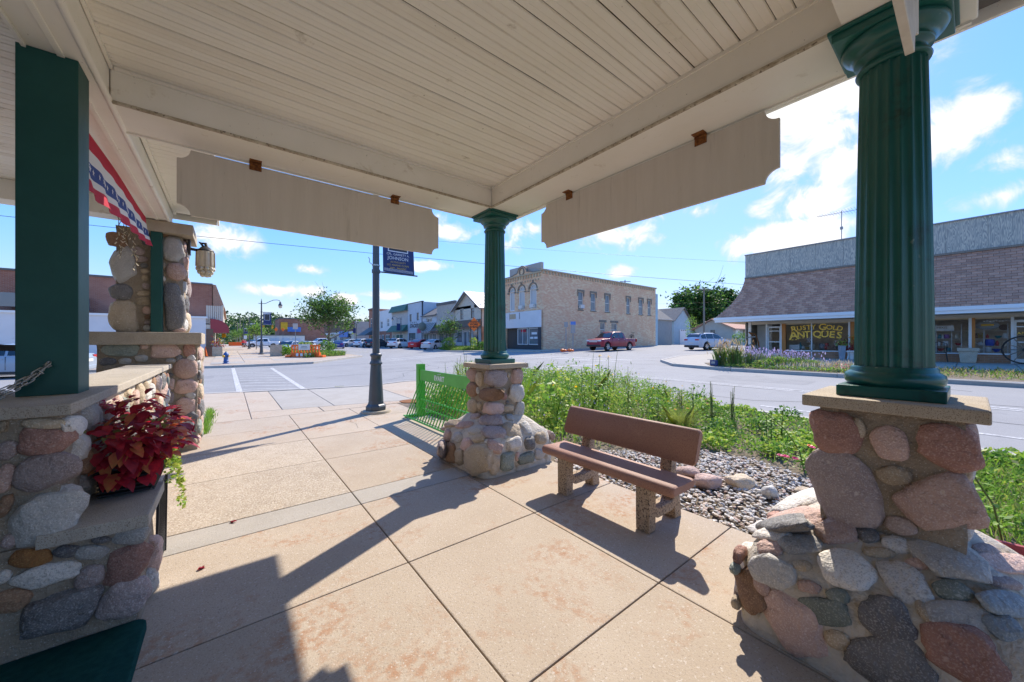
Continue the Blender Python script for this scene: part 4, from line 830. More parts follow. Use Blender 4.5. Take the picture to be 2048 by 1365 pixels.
# bracket and old cable tie on the near post
mb = MB(); mb.lathe([(.078, 3.08), (.078, 3.11)], (2.45, 7.77, 0), 14); mb.tube([(2.38, 7.75, 3.09), (2.30, 7.73, 3.14), (2.31, 7.73, 3.2), (2.28, 7.73, 3.24)], .008, 6); mb.build('clamp', 'steel', l1)
LAMPS = [(2.6, 44.0, 0, 'dark gooseneck street lamp with a portrait banner beyond the fire hydrant', True, 0), (2.7, 74.0, 0, 'dark gooseneck street lamp second along the walk past the hydrant', True, 0), (2.7, 104.0, 0, 'dark street lamp third along the walk near the far woods', True, 0), (24.6, 32.6, 0, 'slim dark street lamp in front of the white shopfront on the yellow brick corner', False, 180), (25.4, 66, 0, 'dark gooseneck street lamp among the parked cars by the light blue shop', True, 180), (25.4, 96, 0, 'small far street lamp before the low brown-roofed building', True, 180)]
for (x, y, z, lb, bn_, a) in LAMPS: street_lamp(lb, (x, y, gz(x, y)), R(a), bn_)
# ================================================================ wall lantern on the pier
ln = thing('wall_lantern', 'cream glass lantern with honeycomb bottom on a curved iron arm of the pier', 'lantern', (-.33, 6.9, 2.8))
LP = at_y(411, 520, 6.9); lx, ly = LP.x, 6.9
mb = MB(); mb.obox((-.44, 6.9, 2.840), (.015, .06, .11), Matrix.Identity(3)); mb.tube([(-.44, 6.9, 2.820), (-.36, 6.9, 2.810), (-.28, 6.9, 2.860), (lx - .06, 6.9, 2.930), (lx, 6.9, 2.920), (lx + .015, 6.9, 2.860)], .022, 8); mb.build('arm', 'dark_iron', ln)
mb = MB(); mb.lathe([(.02, 2.880), (.05, 2.865), (.075, 2.835), (.095, 2.825), (.10, 2.805)], (lx, ly, 0), 20); mb.build('cap', 'dark_iron', ln)
mb = MB(); mb.lathe([(.085, 2.805), (.105, 2.790), (.108, 2.600), (.10, 2.570)], (lx, ly, 0), 10, sm=False); mb.build('glass_body', 'milk_glass', ln, .004)
mb = MB()
for k in range(10):
    a = 2 * math.pi * (k + .5) / 10; mb.beam((lx + .106 * math.cos(a), ly + .106 * math.sin(a), 2.790), (lx + .110 * math.cos(a), ly + .110 * math.sin(a), 2.580), .014, .014)
mb.build('rib', 'trim_tan', ln)
mb = MB()
for r_, z, n in ((.085, 2.545, 9), (.068, 2.500, 8), (.04, 2.462, 5)):
    for k in range(n):
        a = 2 * math.pi * (k + (.5 if n == 8 else 0)) / n; mb.ball((lx + r_ * math.cos(a), ly + r_ * math.sin(a), z), .031, 8, 6)
mb.build('honeycomb', 'milk_glass', ln)
mb = MB(); mb.lathe([(.08, 2.570), (.068, 2.520), (.048, 2.465), (.02, 2.445)], (lx, ly, 0), 14); mb.build('glass_bottom', 'frosted_glass', ln)
# ================================================================ bunting under the eave beam
bt = thing('bunting', 'red white and blue star bunting draped under the eave beam', 'bunting', (-.85, 5.0, 2.7))
def bunt(v0, v1, name, m, off=0, parent=bt, y0=3.4, y1=6.5, n=44):
    mb = MB(); A = []; B = []
    for i in range(n + 1):
        f = i / n; y = y0 + (y1 - y0) * f; dr = .52 + .03 * math.sin(f * 3.3) - .15 * f; ru = .020 * math.sin(f * 46) * .9
        top = 3.085 - .012 * math.sin(f * 9)
        for L_, v in ((A, v0), (B, v1)): L_.append(Vector((-.83 + ru * v + off + .05 * v * v, y + .006 * math.sin(f * 60) * v, top - dr * v)))
    mb.add(A + B, [(i, i + 1, n + 2 + i, n + 1 + i) for i in range(n)], 0, True); return mb.build(name, m, parent)
bunt(0, .24, 'red_band', 'flag_red'); bunt(.24, .44, 'white_band', 'flag_white'); bl = bunt(.44, .68, 'blue_band', 'flag_blue'); bunt(.68, .80, 'white_band', 'flag_white'); bunt(.80, 1.0, 'red_band', 'flag_red')
for k in range(30):
    f = (k + .5) / 30; y = 3.4 + 3.1 * f; v = .56; dr = .52 + .03 * math.sin(f * 3.3) - .15 * f; c = Vector((-.83 + .020 * math.sin(f * 46) * .9 * v + .05 * v * v + .006, y, 3.085 - .012 * math.sin(f * 9) - dr * v))
    P = []
    for i in range(10):
        r_ = .030 if i % 2 == 0 else .013; a = math.pi / 2 + math.pi * i / 5; P.append(c + Vector((0, r_ * math.cos(a), r_ * math.sin(a))))
    mb = MB(); mb.add([c] + P, [(0, 1 + i, 1 + (i + 1) % 10) for i in range(10)]); mb.build('star', 'flag_white', bl)
# ================================================================ icicle string lights
def string_lights(label, x, y0, y1, ztop, seed, n):
    rnd = random.Random(seed); t = thing('string_lights', label, 'string lights', (x, (y0 + y1) / 2, ztop), group='icicle string lights hung along the porch')
    wire = MB(); blb = MB()
    wire.tube([(x, y0 + (y1 - y0) * i / 12, ztop - .01 * math.sin(i)) for i in range(13)], .004, 5)
    for k in range(n):
        y = y0 + (y1 - y0) * (k + .5) / n; p = Vector((x, y, ztop)); pts = [p.copy()]
        for j in range(rnd.randint(4, 9)):
            p = p + Vector((rnd.uniform(-.03, .03), rnd.uniform(-.03, .03), -.055)); pts.append(p.copy())
            if rnd.random() < .8:
                d = Vector((rnd.uniform(-1, 1), rnd.uniform(-1, 1), -.7)).normalized(); blb.beam(p, p + d * .035, .007, .007)
        wire.tube(pts, .0035, 4)
    wire.build('wire', 'stalk_dry', t); blb.build('bulb', 'milk_glass', t); return t
string_lights('tangled icicle lights dangling below the bunting by the stone pier', -.93, 5.6, 6.5, 2.83, 3, 7)
string_lights('icicle lights in the upper left beside the thick green post', -1.12, 2.86, 3.35, 3.12, 9, 7)
# ================================================================ chain on the post, porch swing behind
ch = thing('chain', 'galvanised chain doubled back on hooks from the thick green post', 'chain', (-.8, 3.13, 1.38))
lk = MB()
ring = [(.011 * math.cos(R(a)) , (.016 if 0 <= (a % 360) < 180 else -.016) + .011 * math.sin(R(a))) for a in range(0, 360, 30)]
lk.tube([(p[0], 0, p[1]) for p in ring + ring[:1]], .0032, 6, cap=False); lme = lk.mesh('link'); lme.materials.append(MATS['steel'])
def chain_run(a, b, sag, n):
    a = Vector(a); b = Vector(b)
    for k in range(n):
        f = (k + .5) / n; p = a.lerp(b, f) - Vector((0, 0, sag * 4 * f * (1 - f))); d = (b - a).normalized() - Vector((0, 0, sag * 4 * (1 - 2 * f) / (b - a).length)); d.normalize()
        o = obj('link', lme, None, ch); q = d.to_track_quat('Z', 'Y').to_matrix().to_4x4() @ Matrix.Rotation(R(90 * (k % 2)), 4, 'Z'); q.translation = p - org(ch); o.matrix_local = q
hk = at_y(98, 729, 3.13); hk2 = at_y(78, 748, 3.10); e1 = at_y(-14, 790, 3.02)
chain_run(hk, e1, .012, 7); chain_run(hk2, at_y(-14, 800, 3.0), .012, 6)
mb = MB(); mb.tube([hk + Vector((0, .03, .01)), hk + Vector((0, -.01, .012)), hk + Vector((-.012, -.018, -.004)), hk + Vector((0, -.012, -.018)), hk + Vector((.012, -.012, -.008))], .005, 6); mb.tube([hk, hk2], .005, 6); mb.tube([hk2 + Vector((.0, 0, .016)), hk2 + Vector((.014, 0, 0)), hk2 + Vector((0, 0, -.016)), hk2 + Vector((-.014, 0, 0)), hk2 + Vector((0, 0, .016))], .0045, 6); mb.build('hook', 'steel', ch)
sw = thing('porch_swing', 'black slatted porch seat half hidden behind the thick green post', 'porch swing', (-2.2, 4.6, 0))
mb = MB(); mb.box((-2.9, 4.3, 1.0), (-1.25, 4.9, 1.06)); mb.build('seat', 'dark_iron', sw, .01)
mb = MB(); mb.beam((-2.9, 4.9, 1.50), (-1.30, 4.85, 1.44), .05, .05); mb.build('back_rail', 'dark_iron', sw)
for k in range(9): m = MB(); x = -2.85 + k * .19; m.beam((x, 4.88, 1.05), (x, 4.88, 1.48), .045, .03); m.build('slat', 'dark_iron', sw)
for x in (-2.86, -1.3):
    for y in (4.33, 4.87): m = MB(); m.box((x - .03, y - .03, .0), (x + .03, y + .03, 1.0)); m.build('leg', 'dark_iron', sw)
porch_floor = struct(MB().box((-4.2, -4.0, -.1), (-1.0, 7.2, .02)).build('porch_floor', 'walk_grey'))
# ================================================================ flower box on the ledge
fp = thing('flower_planter', 'dark woven planter box of red coleus and pink flowers on the wall ledge', 'planter', (-.45, 3.2, .6))
mb = MB(); rings = []
for z, s_ in ((.601, .9), (.74, 1.0), (.755, 1.05), (.77, 1.05), (.77, .93), (.745, .93)): rings.append([(-.475 + a * s_ * .115, 3.36 + b * s_ * .31, z) for a, b in ((-1, -1), (1, -1), (1, 1), (-1, 1))])
mb.loft(rings, 0, False, True); mb.build('box', 'black', fp, .006)
mb = MB()
for k in range(6):
    z = .615 + k * .022
    mb.tube([(-.36, 3.06, z), (-.36, 3.66, z)], .0065, 5); mb.tube([(-.585, 3.05, z), (-.37, 3.05, z)], .0065, 5)
for k in range(20): mb.beam((-.357, 3.06 + k * .031, .605), (-.355, 3.06 + k * .031, .75), .006, .01)
mb.build('weave', 'plastic_dark', fp)
def big_leaf(c, d, up, L, wd, fold=.25):
    d = Vector(d).normalized(); s_ = d.cross(Vector(up)).normalized(); n = s_.cross(d); c = Vector(c); V = []; prof = ((0, .05), (.2, .75), (.45, 1), (.7, .72), (.88, .34), (1, .02))
    for f, w_ in prof:
        q = c + d * L * f - Vector((0, 0, L * .45 * f * f)); V += [q - s_ * wd * w_ + n * fold * wd * w_, q, q + s_ * wd * w_ + n * fold * wd * w_]
    F = []
    for k in range(5): F += [(3 * k, 3 * k + 1, 3 * k + 4, 3 * k + 3), (3 * k + 1, 3 * k + 2, 3 * k + 5, 3 * k + 4)]
    return V, F
rnd = random.Random(4)
for k in range(400):
    a = rnd.uniform(0, 2 * math.pi); r_ = rnd.random() ** .45; cx = -.45 + math.cos(a) * r_ * .22; cy_ = 3.36 + math.sin(a) * r_ * .38; cz = .74 + rnd.random() ** .8 * .42 * (1 - r_ * r_ * .55)
    out = Vector((cx + .45, (cy_ - 3.36) * .6, .06 + rnd.uniform(-.12, .12))); out += Vector((rnd.uniform(-.08, .12), rnd.uniform(-.16, .08), 0))
    if cx < -.60: continue
    if k > 320: cy_ = rnd.uniform(2.98, 3.12); cx = rnd.uniform(-.57, -.33); cz = rnd.uniform(.70, .95); out = Vector((rnd.uniform(-.2, .4), -.5, rnd.uniform(-.5, .1)))
    V, F = big_leaf((cx, cy_, cz), out, (0, 0, 1), rnd.uniform(.06, .105), rnd.uniform(.022, .038)); mb = MB(); mb.add(V, F, 0, True)
    mb.build('leaf', rnd.choice(['coleus_red', 'coleus_red', 'coleus_dark', 'coleus_dark', 'coleus_dark', 'coleus_rim']), fp)
for (px, py, r0) in ((220, 808, .05), (245, 815, .045), (205, 815, .035), (180, 882, .03), (318, 815, .035), (300, 810, .03)):
    c = at_y(px, py, 3.42); mb = MB()
    for j in range(12):
        V, F = big_leaf(c + Vector((rnd.uniform(-r0, r0), rnd.uniform(-r0, r0), rnd.uniform(-r0, r0) * .6)), (rnd.uniform(-1, 1), rnd.uniform(-1, .5), rnd.uniform(-.2, 1)), (0, 0, 1), .035, .018); mb.add(V, F, 0, True)
    mb.build('flower', 'petal_pink', fp)
V = []; C = []
for k in range(9):
    p = Vector((-.345 + rnd.uniform(-.01, .04), 3.45 + rnd.uniform(-.1, .22), .83)); L_ = rnd.uniform(.2, .55)
    for j in range(int(L_ / .012)):
        p = p + Vector((rnd.uniform(-.004, .006), rnd.uniform(-.006, .006), -.012)); C += [p + Vector((rnd.uniform(-.02, .02), rnd.uniform(-.02, .02), 0)) for _ in range(2)]
o = obj('trailing_vine', leaf_mesh('trailing_vine', np.array(C) - np.array(org(fp)), .032, 2, -.2, .5), ['leaf_lime', 'leaf_bright'], fp)
C = np.array([(-.46 + rng_.normal() * .10, 3.36 + rng_.normal() * .17, .86 + rng_.random() * .16) for _ in range(220)]) - np.array(org(fp))
obj('undergrowth', leaf_mesh('undergrowth', C, .05, 2, .3, .5), ['coleus_dark', 'leaf_olive'], fp, kind='stuff')
scr = thing('mesh_screen', 'narrow dark mesh panel leaning below the flower box', 'screen', (-.365, 3.35, 0))
mb = MB()
for k in range(14): y = 3.18 + k * .03; mb.beam((-.36, y, .02), (-.35, y, .54), .004, .004)
for k in range(22): z = .03 + k * .024; mb.beam((-.357, 3.18, z), (-.357, 3.57, z), .004, .004)
mb.build('mesh', 'plastic_dark', scr); 
for y in (3.175, 3.575): mb = MB(); mb.beam((-.358, y, 0), (-.35, y, .545), .014, .014); mb.build('upright', 'plastic_dark', scr)
# ================================================================ carpeted step
st = thing('carpeted_step', 'step covered in dark green outdoor carpet at the foot of the wall', 'step', (-.9, 1.4, 0))
P = rrect(-1.6, -2.5, -.335, 2.70, .05, 4, (0, 1, 0, 0)); MB().prism(P, lambda p: (p[0], p[1], -.01), lambda p: (p[0], p[1], .045)).build('tread', 'carpet', st, .012, 3)
# ================================================================ fallen leaves, grass at the wall
for (px, py, a, lb) in ((395, 1142, .5, 'dry curled leaf on the sunny slab near the shadow edge'), (465, 1046, 1.4, 'dry curled leaf on the narrow grey slab joint')):
    c = at_z(px, py, .004); mb = MB()
    for k in range(3):
        V, F = big_leaf(c + Vector((.015 * k, 0, .003)), (math.cos(a + k * .8), math.sin(a + k * .8), .15), (0, 0, 1), .05, .014, .5); mb.add(V, F, 0, True)
    tag(mb.build('fallen_leaf', 'coleus_dark'), lb, 'leaf')
C = np.array([(-.34 + abs(rng_.normal()) * .05, 7.6 + rng_.random() * 2.3, 0) for _ in range(500)])
struct_g = obj('grass', blade_mesh('grass', C, rng_.uniform(.05, .16, 500), .005, 2, .4), ['leaf_bright', 'leaf_mid']); struct_g['kind'] = 'stuff'; struct_g['label'] = 'tuft of grass at the foot of the stone pier'
# ================================================================ gravel, boulders, planting bed
def inpoly(x, y, P):
    c = False; j = len(P) - 1
    for i in range(len(P)):
        if (P[i][1] > y) != (P[j][1] > y) and x < (P[j][0] - P[i][0]) * (y - P[i][1]) / (P[j][1] - P[i][1]) + P[i][0]: c = not c
        j = i
    return c
GRAV = [(3.2, .85), (3.2, 3.3), (3.75, 3.35), (4.2, 2.95), (5.0, 2.3), (5.15, 1.7), (4.95, 1.25), (4.6, .55), (4.1, .0), (4.3, -4.3), (3.2, -4.3), (3.2, -.35), (3.3, .2)]
ico = bmesh.new(); bmesh.ops.create_icosphere(ico, subdivisions=1, radius=1); bv0 = np.array([v.co[:] for v in ico.verts]); bf0 = np.array([[v.index for v in f.verts] for f in ico.faces]); ico.free()
N = 0; VV = []; MI = []; rnd = random.Random(2)
pts = []
while len(pts) < 7200:
    x, y = rnd.uniform(3.2, 5.2), rnd.uniform(-2.4, 3.4)
    if inpoly(x, y, GRAV): pts.append((x, y))
P = np.array(pts); n = len(P); r_ = rng_.uniform(.012, .028, n); q = rng_.normal(size=(n, 3, 3)); Q, _ = np.linalg.qr(q)
S = np.stack([r_, r_ * rng_.uniform(.6, .95, n), r_ * rng_.uniform(.45, .7, n)], 1)
tilt = rng_.normal(size=(n, 3)) * .35; ang = rng_.uniform(0, 6.28, n)
ca, sa = np.cos(ang), np.sin(ang); Rz = np.zeros((n, 3, 3)); Rz[:, 0, 0] = ca; Rz[:, 0, 1] = -sa; Rz[:, 1, 0] = sa; Rz[:, 1, 1] = ca; Rz[:, 2, 2] = 1; Rz[:, 2, 0] = tilt[:, 0] * .6; Rz[:, 2, 1] = tilt[:, 1] * .6
bvn = bv0 * (1 + rng_.normal(size=(len(bv0), 1)) * .06)
vv = np.einsum('nij,nkj->nki', Rz, bvn[None] * S[:, None, :]); zz = rng_.uniform(-.030, .004, n) + np.array([gz(x, y) for x, y in pts])
vv += np.stack([P[:, 0], P[:, 1], zz], 1)[:, None, :]
tri = vv[:, bf0, :].reshape(-1, 3); mi = np.repeat(rng_.choice(5, size=n, p=[.3, .26, .2, .14, .1]), len(bf0))
for nm_, cc in (('pebble_grey', (.50, .48, .45)), ('pebble_tan', (.60, .50, .39)), ('pebble_pale', (.74, .69, .62)), ('pebble_pink', (.56, .41, .34)), ('pebble_slate', (.30, .31, .32))): mat(nm_, cc, .7, tuple(x * .75 for x in cc), 40)
gv = obj('gravel', npmesh('gravel', tri, 3, mi), ['pebble_grey', 'pebble_tan', 'pebble_pale', 'pebble_pink', 'pebble_slate']); gv['kind'] = 'stuff'; gv['label'] = 'washed river gravel between the walk and the planting bed'
BL = [(1415, 958, 100, 60, 'pink'), (1380, 940, 90, 50, 'pink'), (1480, 960, 105, 55, 'tan'), (1542, 980, 60, 60, 'grey'), (1460, 962, 30, 24, 'dark'), (1610, 978, 70, 36, 'tan'), (1490, 976, 26, 16, 'white'), (1440, 925, 30, 16, 'white')]
BLL = ['pinkish boulder at the gravel edge furthest from the near pedestal', 'low pink boulder half sunk by the planting edge behind the bench', 'large rounded tan boulder in the row along the gravel', 'pale grey boulder standing right of the tan one in the gravel', 'small dark stone wedged before the tan boulder', 'flat tan boulder close to the near stone pedestal', 'small white cobble in front of the tan boulder', 'small white cobble at the planting edge']
for (px, py, w_, h_, c_), lb in zip(BL, BLL):
    b = at_z(px, py + h_ * .2, .02); D = (b - Vector((0, 0, EYE))).dot(FWD); a = w_ * D / FOC / 2 * .52; hh = h_ * D / FOC / 2 * .5
    me = STONES['a'][hash(lb) % 6 if False else (px % 6)].copy(); me.materials.append(MATS['stone_' + c_]); o = obj('boulder', me); o.location = (b.x, b.y, hh * .55); o.scale = (a, a * .75, hh); o.rotation_euler = (0, 0, -HEAD + .2)
    tag(o, lb, 'stone', 'boulders along the gravel')
# stone flags beside the near pedestal
for k, (x, y, a, b, c_) in enumerate(((3.35, 1.02, .13, .09, 'white'), (3.32, .75, .12, .10, 'pink'), (3.5, .35, .14, .1, 'tan'), (3.45, -.1, .13, .09, 'pink'), (3.7, -.35, .12, .08, 'grey'), (3.42, -.4, .1, .1, 'white'))):
    me = STONES['a'][k % 6].copy(); me.materials.append(MATS['stone_' + c_]); o = obj('boulder', me); o.location = (x, y, .0); o.scale = (a, b, .045); o.rotation_euler = (0, 0, k)
    tag(o, ['flat white stone at the gravel beside the near pedestal base', 'flat pink stone tucked against the near pedestal base', 'rounded tan stone behind the near pedestal', 'pink stone behind the near pedestal by the edging board', 'grey stone behind the near pedestal at the picture edge', 'white stone low behind the near pedestal'][k], 'stone', 'boulders along the gravel')
eb = MB(); eb.beam((4.2, .05, .05), (4.6, -3.2, .05), .035, .12); tag(eb.build('edging_board', 'awning_red', None, .004), 'reddish edging board between gravel and grass behind the near pedestal', 'edging')
# ---- planting: heights rise towards the far corner
def bed_h(x, y):
    far = sstep(2.2, 5.5, y); h = .13 + .55 * far + .12 * noise.noise((x * .9, y * .9, 1)) + .07 * noise.noise((x * 2.5, y * 2.5, 7))
    h *= .55 + .45 * sstep(3.2, 4.3, x) if y > 3 else 1
    h *= 1 - .35 * sstep(7.2, 8.2, x)
    if y < 1.2: h = .10 + .05 * noise.noise((x * 2, y * 2, 3))
    return max(.05, h)
PL = [(3.3, 3.75), (3.28, 7.3), (3.65, 8.42), (5.35, 8.6), (6.6, 11.9), (7.5, 10.7), (7.98, 8.5), (8.18, 5.0), (8.08, 2.0), (7.4, -.4), (6.8, -2.5), (6.5, -4.4), (4.7, -4.4), (4.5, -1), (4.75, .5), (5.1, 1.2), (5.25, 1.8), (5.05, 2.45), (4.3, 3.1), (3.9, 3.4)]
def scatter(n, P, x0, x1, y0, y1, seed):
    r = np.random.default_rng(seed); out = []
    while len(out) < n:
        x, y = r.uniform(x0, x1), r.uniform(y0, y1)
        if inpoly(x, y, P): out.append((x, y))
    return out
S1 = scatter(52000, PL, 3.2, 8.3, -4.4, 12, 1); C = []; SZ = []
for (x, y) in S1:
    h = bed_h(x, y); f = random.random() ** .7; C.append((x + random.gauss(0, .02), y + random.gauss(0, .02), gz(x, y) - .03 + h * f)); SZ.append(random.uniform(.028, .058))
bedm = ['leaf_bright', 'leaf_mid', 'leaf_dark', 'leaf_olive', 'leaf_lime']
o = obj('ground_cover', leaf_mesh('ground_cover', np.array(C), np.array(SZ), 5, .5, .5, [.36, .33, .12, .11, .08]), bedm); o['kind'] = 'stuff'; o['label'] = 'dense mixed green ground cover filling the planting bed'
S2 = scatter(5000, PL, 3.2, 8.3, -4.4, 12, 2); C = []; Hh = []
for (x, y) in S2:
    h = bed_h(x, y); C.append((x, y, gz(x, y) - .03)); Hh.append(h * random.uniform(.8, 1.45))
o = obj('meadow_grass', blade_mesh('meadow_grass', np.array(C), np.array(Hh), .0045, 4, .28, [.4, .3, .2, .1]), ['leaf_bright', 'leaf_mid', 'leaf_olive', 'leaf_lime']); o['kind'] = 'stuff'; o['label'] = 'thin grass blades standing among the bed plants'
# clumps of different species give the bed its lumpy outline
def species(name, label, n, region, per, rad, hh, size, asp, ms, seed, up=.4):
    C = []; SZ = []; r = np.random.default_rng(seed)
    for (x, y) in scatter(n, region, 3.2, 8.3, -4, 12, seed):
        k = r.uniform(.65, 1.25); base = gz(x, y) - .03; h = hh * k * (1 if y > 3.2 else .55); R_ = rad * k
        v = r.normal(size=(per, 3)); v /= np.linalg.norm(v, axis=1)[:, None]; v *= r.uniform(.5, 1, (per, 1)); v[:, 2] = np.abs(v[:, 2])
        for q in v: C.append((x + q[0] * R_, y + q[1] * R_, base + .04 + q[2] * h)); SZ.append(size * r.uniform(.7, 1.3))
    o = obj(name, leaf_mesh(name, np.array(C), np.array(SZ), len(ms), up, asp), ms); o['kind'] = 'stuff'; o['label'] = label
TALLR = [(3.4, 3.7), (3.35, 7.2), (5.3, 8.5), (7.6, 10.2), (8.0, 6), (7.0, 4.2), (4.6, 3.3)]; ALLR = PL; LOWR = [(4.9, 2.5), (6.9, 4.2), (8.0, 5), (8.0, 2), (7.2, -.3), (5.2, .8), (5.3, 1.9)]
species('broadleaf_clump', 'broad bright leaves of the taller bed perennials', 34, TALLR, 150, .30, .80, .10, .42, ['leaf_bright', 'leaf_lime', 'leaf_mid'], 71)
species('feathery_clump', 'feathery yellow-green mounds among the tall bed plants', 26, TALLR, 420, .34, .72, .055, .18, ['leaf_lime', 'leaf_bright', 'leaf_olive'], 72, .9)
species('dark_shrublet', 'dark green glossy mounds in the middle of the bed', 12, LOWR + [(5.6, 3.6)], 260, .26, .42, .05, .55, ['leaf_dark', 'leaf_mid'], 73)
species('lime_mound', 'lime mounds of low foliage towards the near pedestal', 34, LOWR, 200, .24, .26, .055, .6, ['leaf_lime', 'leaf_bright', 'leaf_bright'], 74)
species('seed_stems', 'brownish seed heads scattered through the bed', 40, TALLR, 22, .2, .95, .05, .3, ['stalk_dry', 'leaf_olive', 'petal_lav'], 75, 1.5)
# small blossoms sprinkled through the bed
C = []; 
for (x, y) in scatter(420, [(3.4, 3.6), (3.4, 8), (7.8, 9.5), (8.1, 4), (6.5, 3)], 3.2, 8.3, 3, 10, 3): C.append((x, y, gz(x, y) + bed_h(x, y) * random.uniform(.85, 1.2)))
o = obj('wild_blossom', leaf_mesh('wild_blossom', np.array(C), .03, 3, .8, .9, [.5, .35, .15]), ['petal_lav', 'petal_white', 'petal_yellow']); o['kind'] = 'stuff'; o['label'] = 'tiny lavender and white blossoms dotted through the bed'
# ---- single tall plants
def leafy_stem(name, label, cat, base, h, n, L, w_, m, nst=1, seed=0, flower=None, group=None, whorl=False, lean=.08, bare=.15):
    rnd = random.Random(seed); t = thing(name, label, cat, base, group=group); st = MB(); lf = MB(); fl = MB(); b = Vector(base)
    for s_ in range(nst):
        dx, dy = rnd.gauss(0, lean), rnd.gauss(0, lean); o0 = b + Vector((rnd.gauss(0, .04) * (nst > 1), rnd.gauss(0, .04) * (nst > 1), 0)); hh = h * rnd.uniform(.8, 1.05) if nst > 1 else h
        pts = [o0 + Vector((dx * f * f * hh, dy * f * f * hh, hh * f)) for f in (0, .33, .66, 1)]
        st.tube(pts, [.007, .006, .005, .003], 5)
        for k in range(n):
            f = bare + (1 - bare) * (k + rnd.random() * .5) / n; p = o0 + Vector((dx * f * f * hh, dy * f * f * hh, hh * f)); a = k * 2.4 + rnd.random() * .5 + s_
            V, F = big_leaf(p, (math.cos(a), math.sin(a), .45 if whorl else .3), (0, 0, 1), L * (1.1 - .55 * f) * rnd.uniform(.8, 1.2), w_ * (1.1 - .5 * f), .2); lf.add(V, F, 0, True)
        if flower:
            tip = pts[-1]
            for j in range(flower[1]):
                V, F = big_leaf(tip + Vector((rnd.gauss(0, .01), rnd.gauss(0, .01), rnd.gauss(0, .01))), (math.cos(j * 6.28 / flower[1]), math.sin(j * 6.28 / flower[1]), .15), (0, 0, 1), flower[2], flower[2] * .3, .1); fl.add(V, F, 0, True)
    st.build('stem', 'stalk', t); lf.build('leaf', m, t)
    if flower: fl.build('flower', flower[0], t)
    return t
GR = 'tall flowering plants in the corner bed'
def onbed(px, x):   # ground point of the bed at distance x east in the direction of a picture column
    d = ray(px, 700); p = d * (x / d.x); return (p.x, p.y, gz(p.x, p.y) - .03)
TALL = [(1145, 5.0, 1.02, 26, .12, .026, 'leaf_bright', None, 'broad-leaved milkweed stem at the left end of the tall clump'), (1172, 5.4, 1.14, 28, .13, .028, 'leaf_bright', None, 'broad-leaved milkweed second from left in the tall clump'), (1197, 5.2, 1.22, 30, .12, .026, 'leaf_bright', ('petal_yellow', 7, .05), 'tallest yellow-flowered leafy stem in the bed'), (1215, 5.5, 1.20, 26, .10, .02, 'leaf_mid', ('petal_yellow', 7, .045), 'slender yellow-flowered stem right of the tallest one'), (1182, 5.9, 1.22, 34, .07, .012, 'leaf_mid', None, 'thin feathery stem with upright tip behind the milkweeds'), (1258, 5.6, 1.0, 24, .10, .02, 'leaf_bright', None, 'lone leafy stem right of the yellow flowers'), (1225, 6.0, 1.30, 40, .05, .009, 'leaf_olive', None, 'very thin tall spire leaning above the clump'),
        (910, 3.9, 1.15, 40, .06, .012, 'leaf_lime', None, 'lime feathery stem between bike rack and far pedestal'), (925, 4.1, 1.25, 44, .06, .012, 'leaf_lime', None, 'tall lime feathery stem leaning beside the far pedestal'), (895, 4.0, 1.0, 36, .06, .012, 'leaf_bright', None, 'short feathery stem above the bike rack panel'), (935, 4.4, 1.5, 46, .04, .008, 'leaf_olive', None, 'thin upright spike left of the far green column'), (1075, 4.6, .95, 34, .07, .014, 'leaf_bright', None, 'bushy stem just right of the far pedestal cap'), (1100, 4.9, .9, 30, .08, .016, 'leaf_mid', None, 'bushy stem left of the milkweeds')]
for k, (px, x, h, n, L, w_, m, fl, lb) in enumerate(TALL): leafy_stem('tall_plant', lb, 'plant', onbed(px, x), h, n, L, w_, m, 2 if k in (0, 1, 5) else (3 if k in (7, 8, 11, 12) else 1), k + 50, fl, GR, k in (0, 1))
MIDP = [(1360, 6.6, .55, 'stalk_dry', 'dark dry seed stalks standing before the road'), (1385, 6.6, .62, 'leaf_bright', 'green spire beside the dry seed stalks'), (1425, 6.8, .72, 'leaf_olive', 'pale feathery plant before the road'), (1465, 6.8, .66, 'leaf_olive', 'second pale feathery plant nearer the columns'), (1540, 6.2, .50, 'leaf_bright', 'low broad-leaved milkweed before the near pedestal'), (1560, 6.3, .52, 'leaf_bright', 'low broad-leaved milkweed nearest the near pedestal'), (1608, 5.2, .70, 'leaf_bright', 'thin arching sprig left of the near pedestal cap'), (1325, 6.0, .5, 'leaf_mid', 'rounded leafy plant in the middle of the bed'), (2008, 4.4, .95, 'leaf_bright', 'arching sprig poking out right of the near pedestal cap')]
for k, (px, x, h, m, lb) in enumerate(MIDP):
    leafy_stem('tall_plant', lb, 'plant', onbed(px, x), h, 40 if 'olive' in m else 18, .05 if 'olive' in m else .08, .006 if 'olive' in m else .018, m, 5 if 'olive' in m or 'dry' in m else (1 if k in (6, 8) else 2), k + 90, None, GR, False, .05 if k not in (6, 8) else .3)
# wispy ornamental grass clump in the middle
C = []; c0 = at_z(1360, 860, .05)
for k in range(900): C.append((c0.x + random.gauss(0, .06), c0.y + random.gauss(0, .06), gz(c0.x, c0.y) - .03))
tag(obj('ornamental_grass', blade_mesh('ornamental_grass', np.array(C), np.random.uniform(.25, .5, 900), .0012, 2, .75), ['leaf_olive', 'leaf_lime']), 'wispy ornamental grass clump spreading in the middle of the bed', 'grass clump')
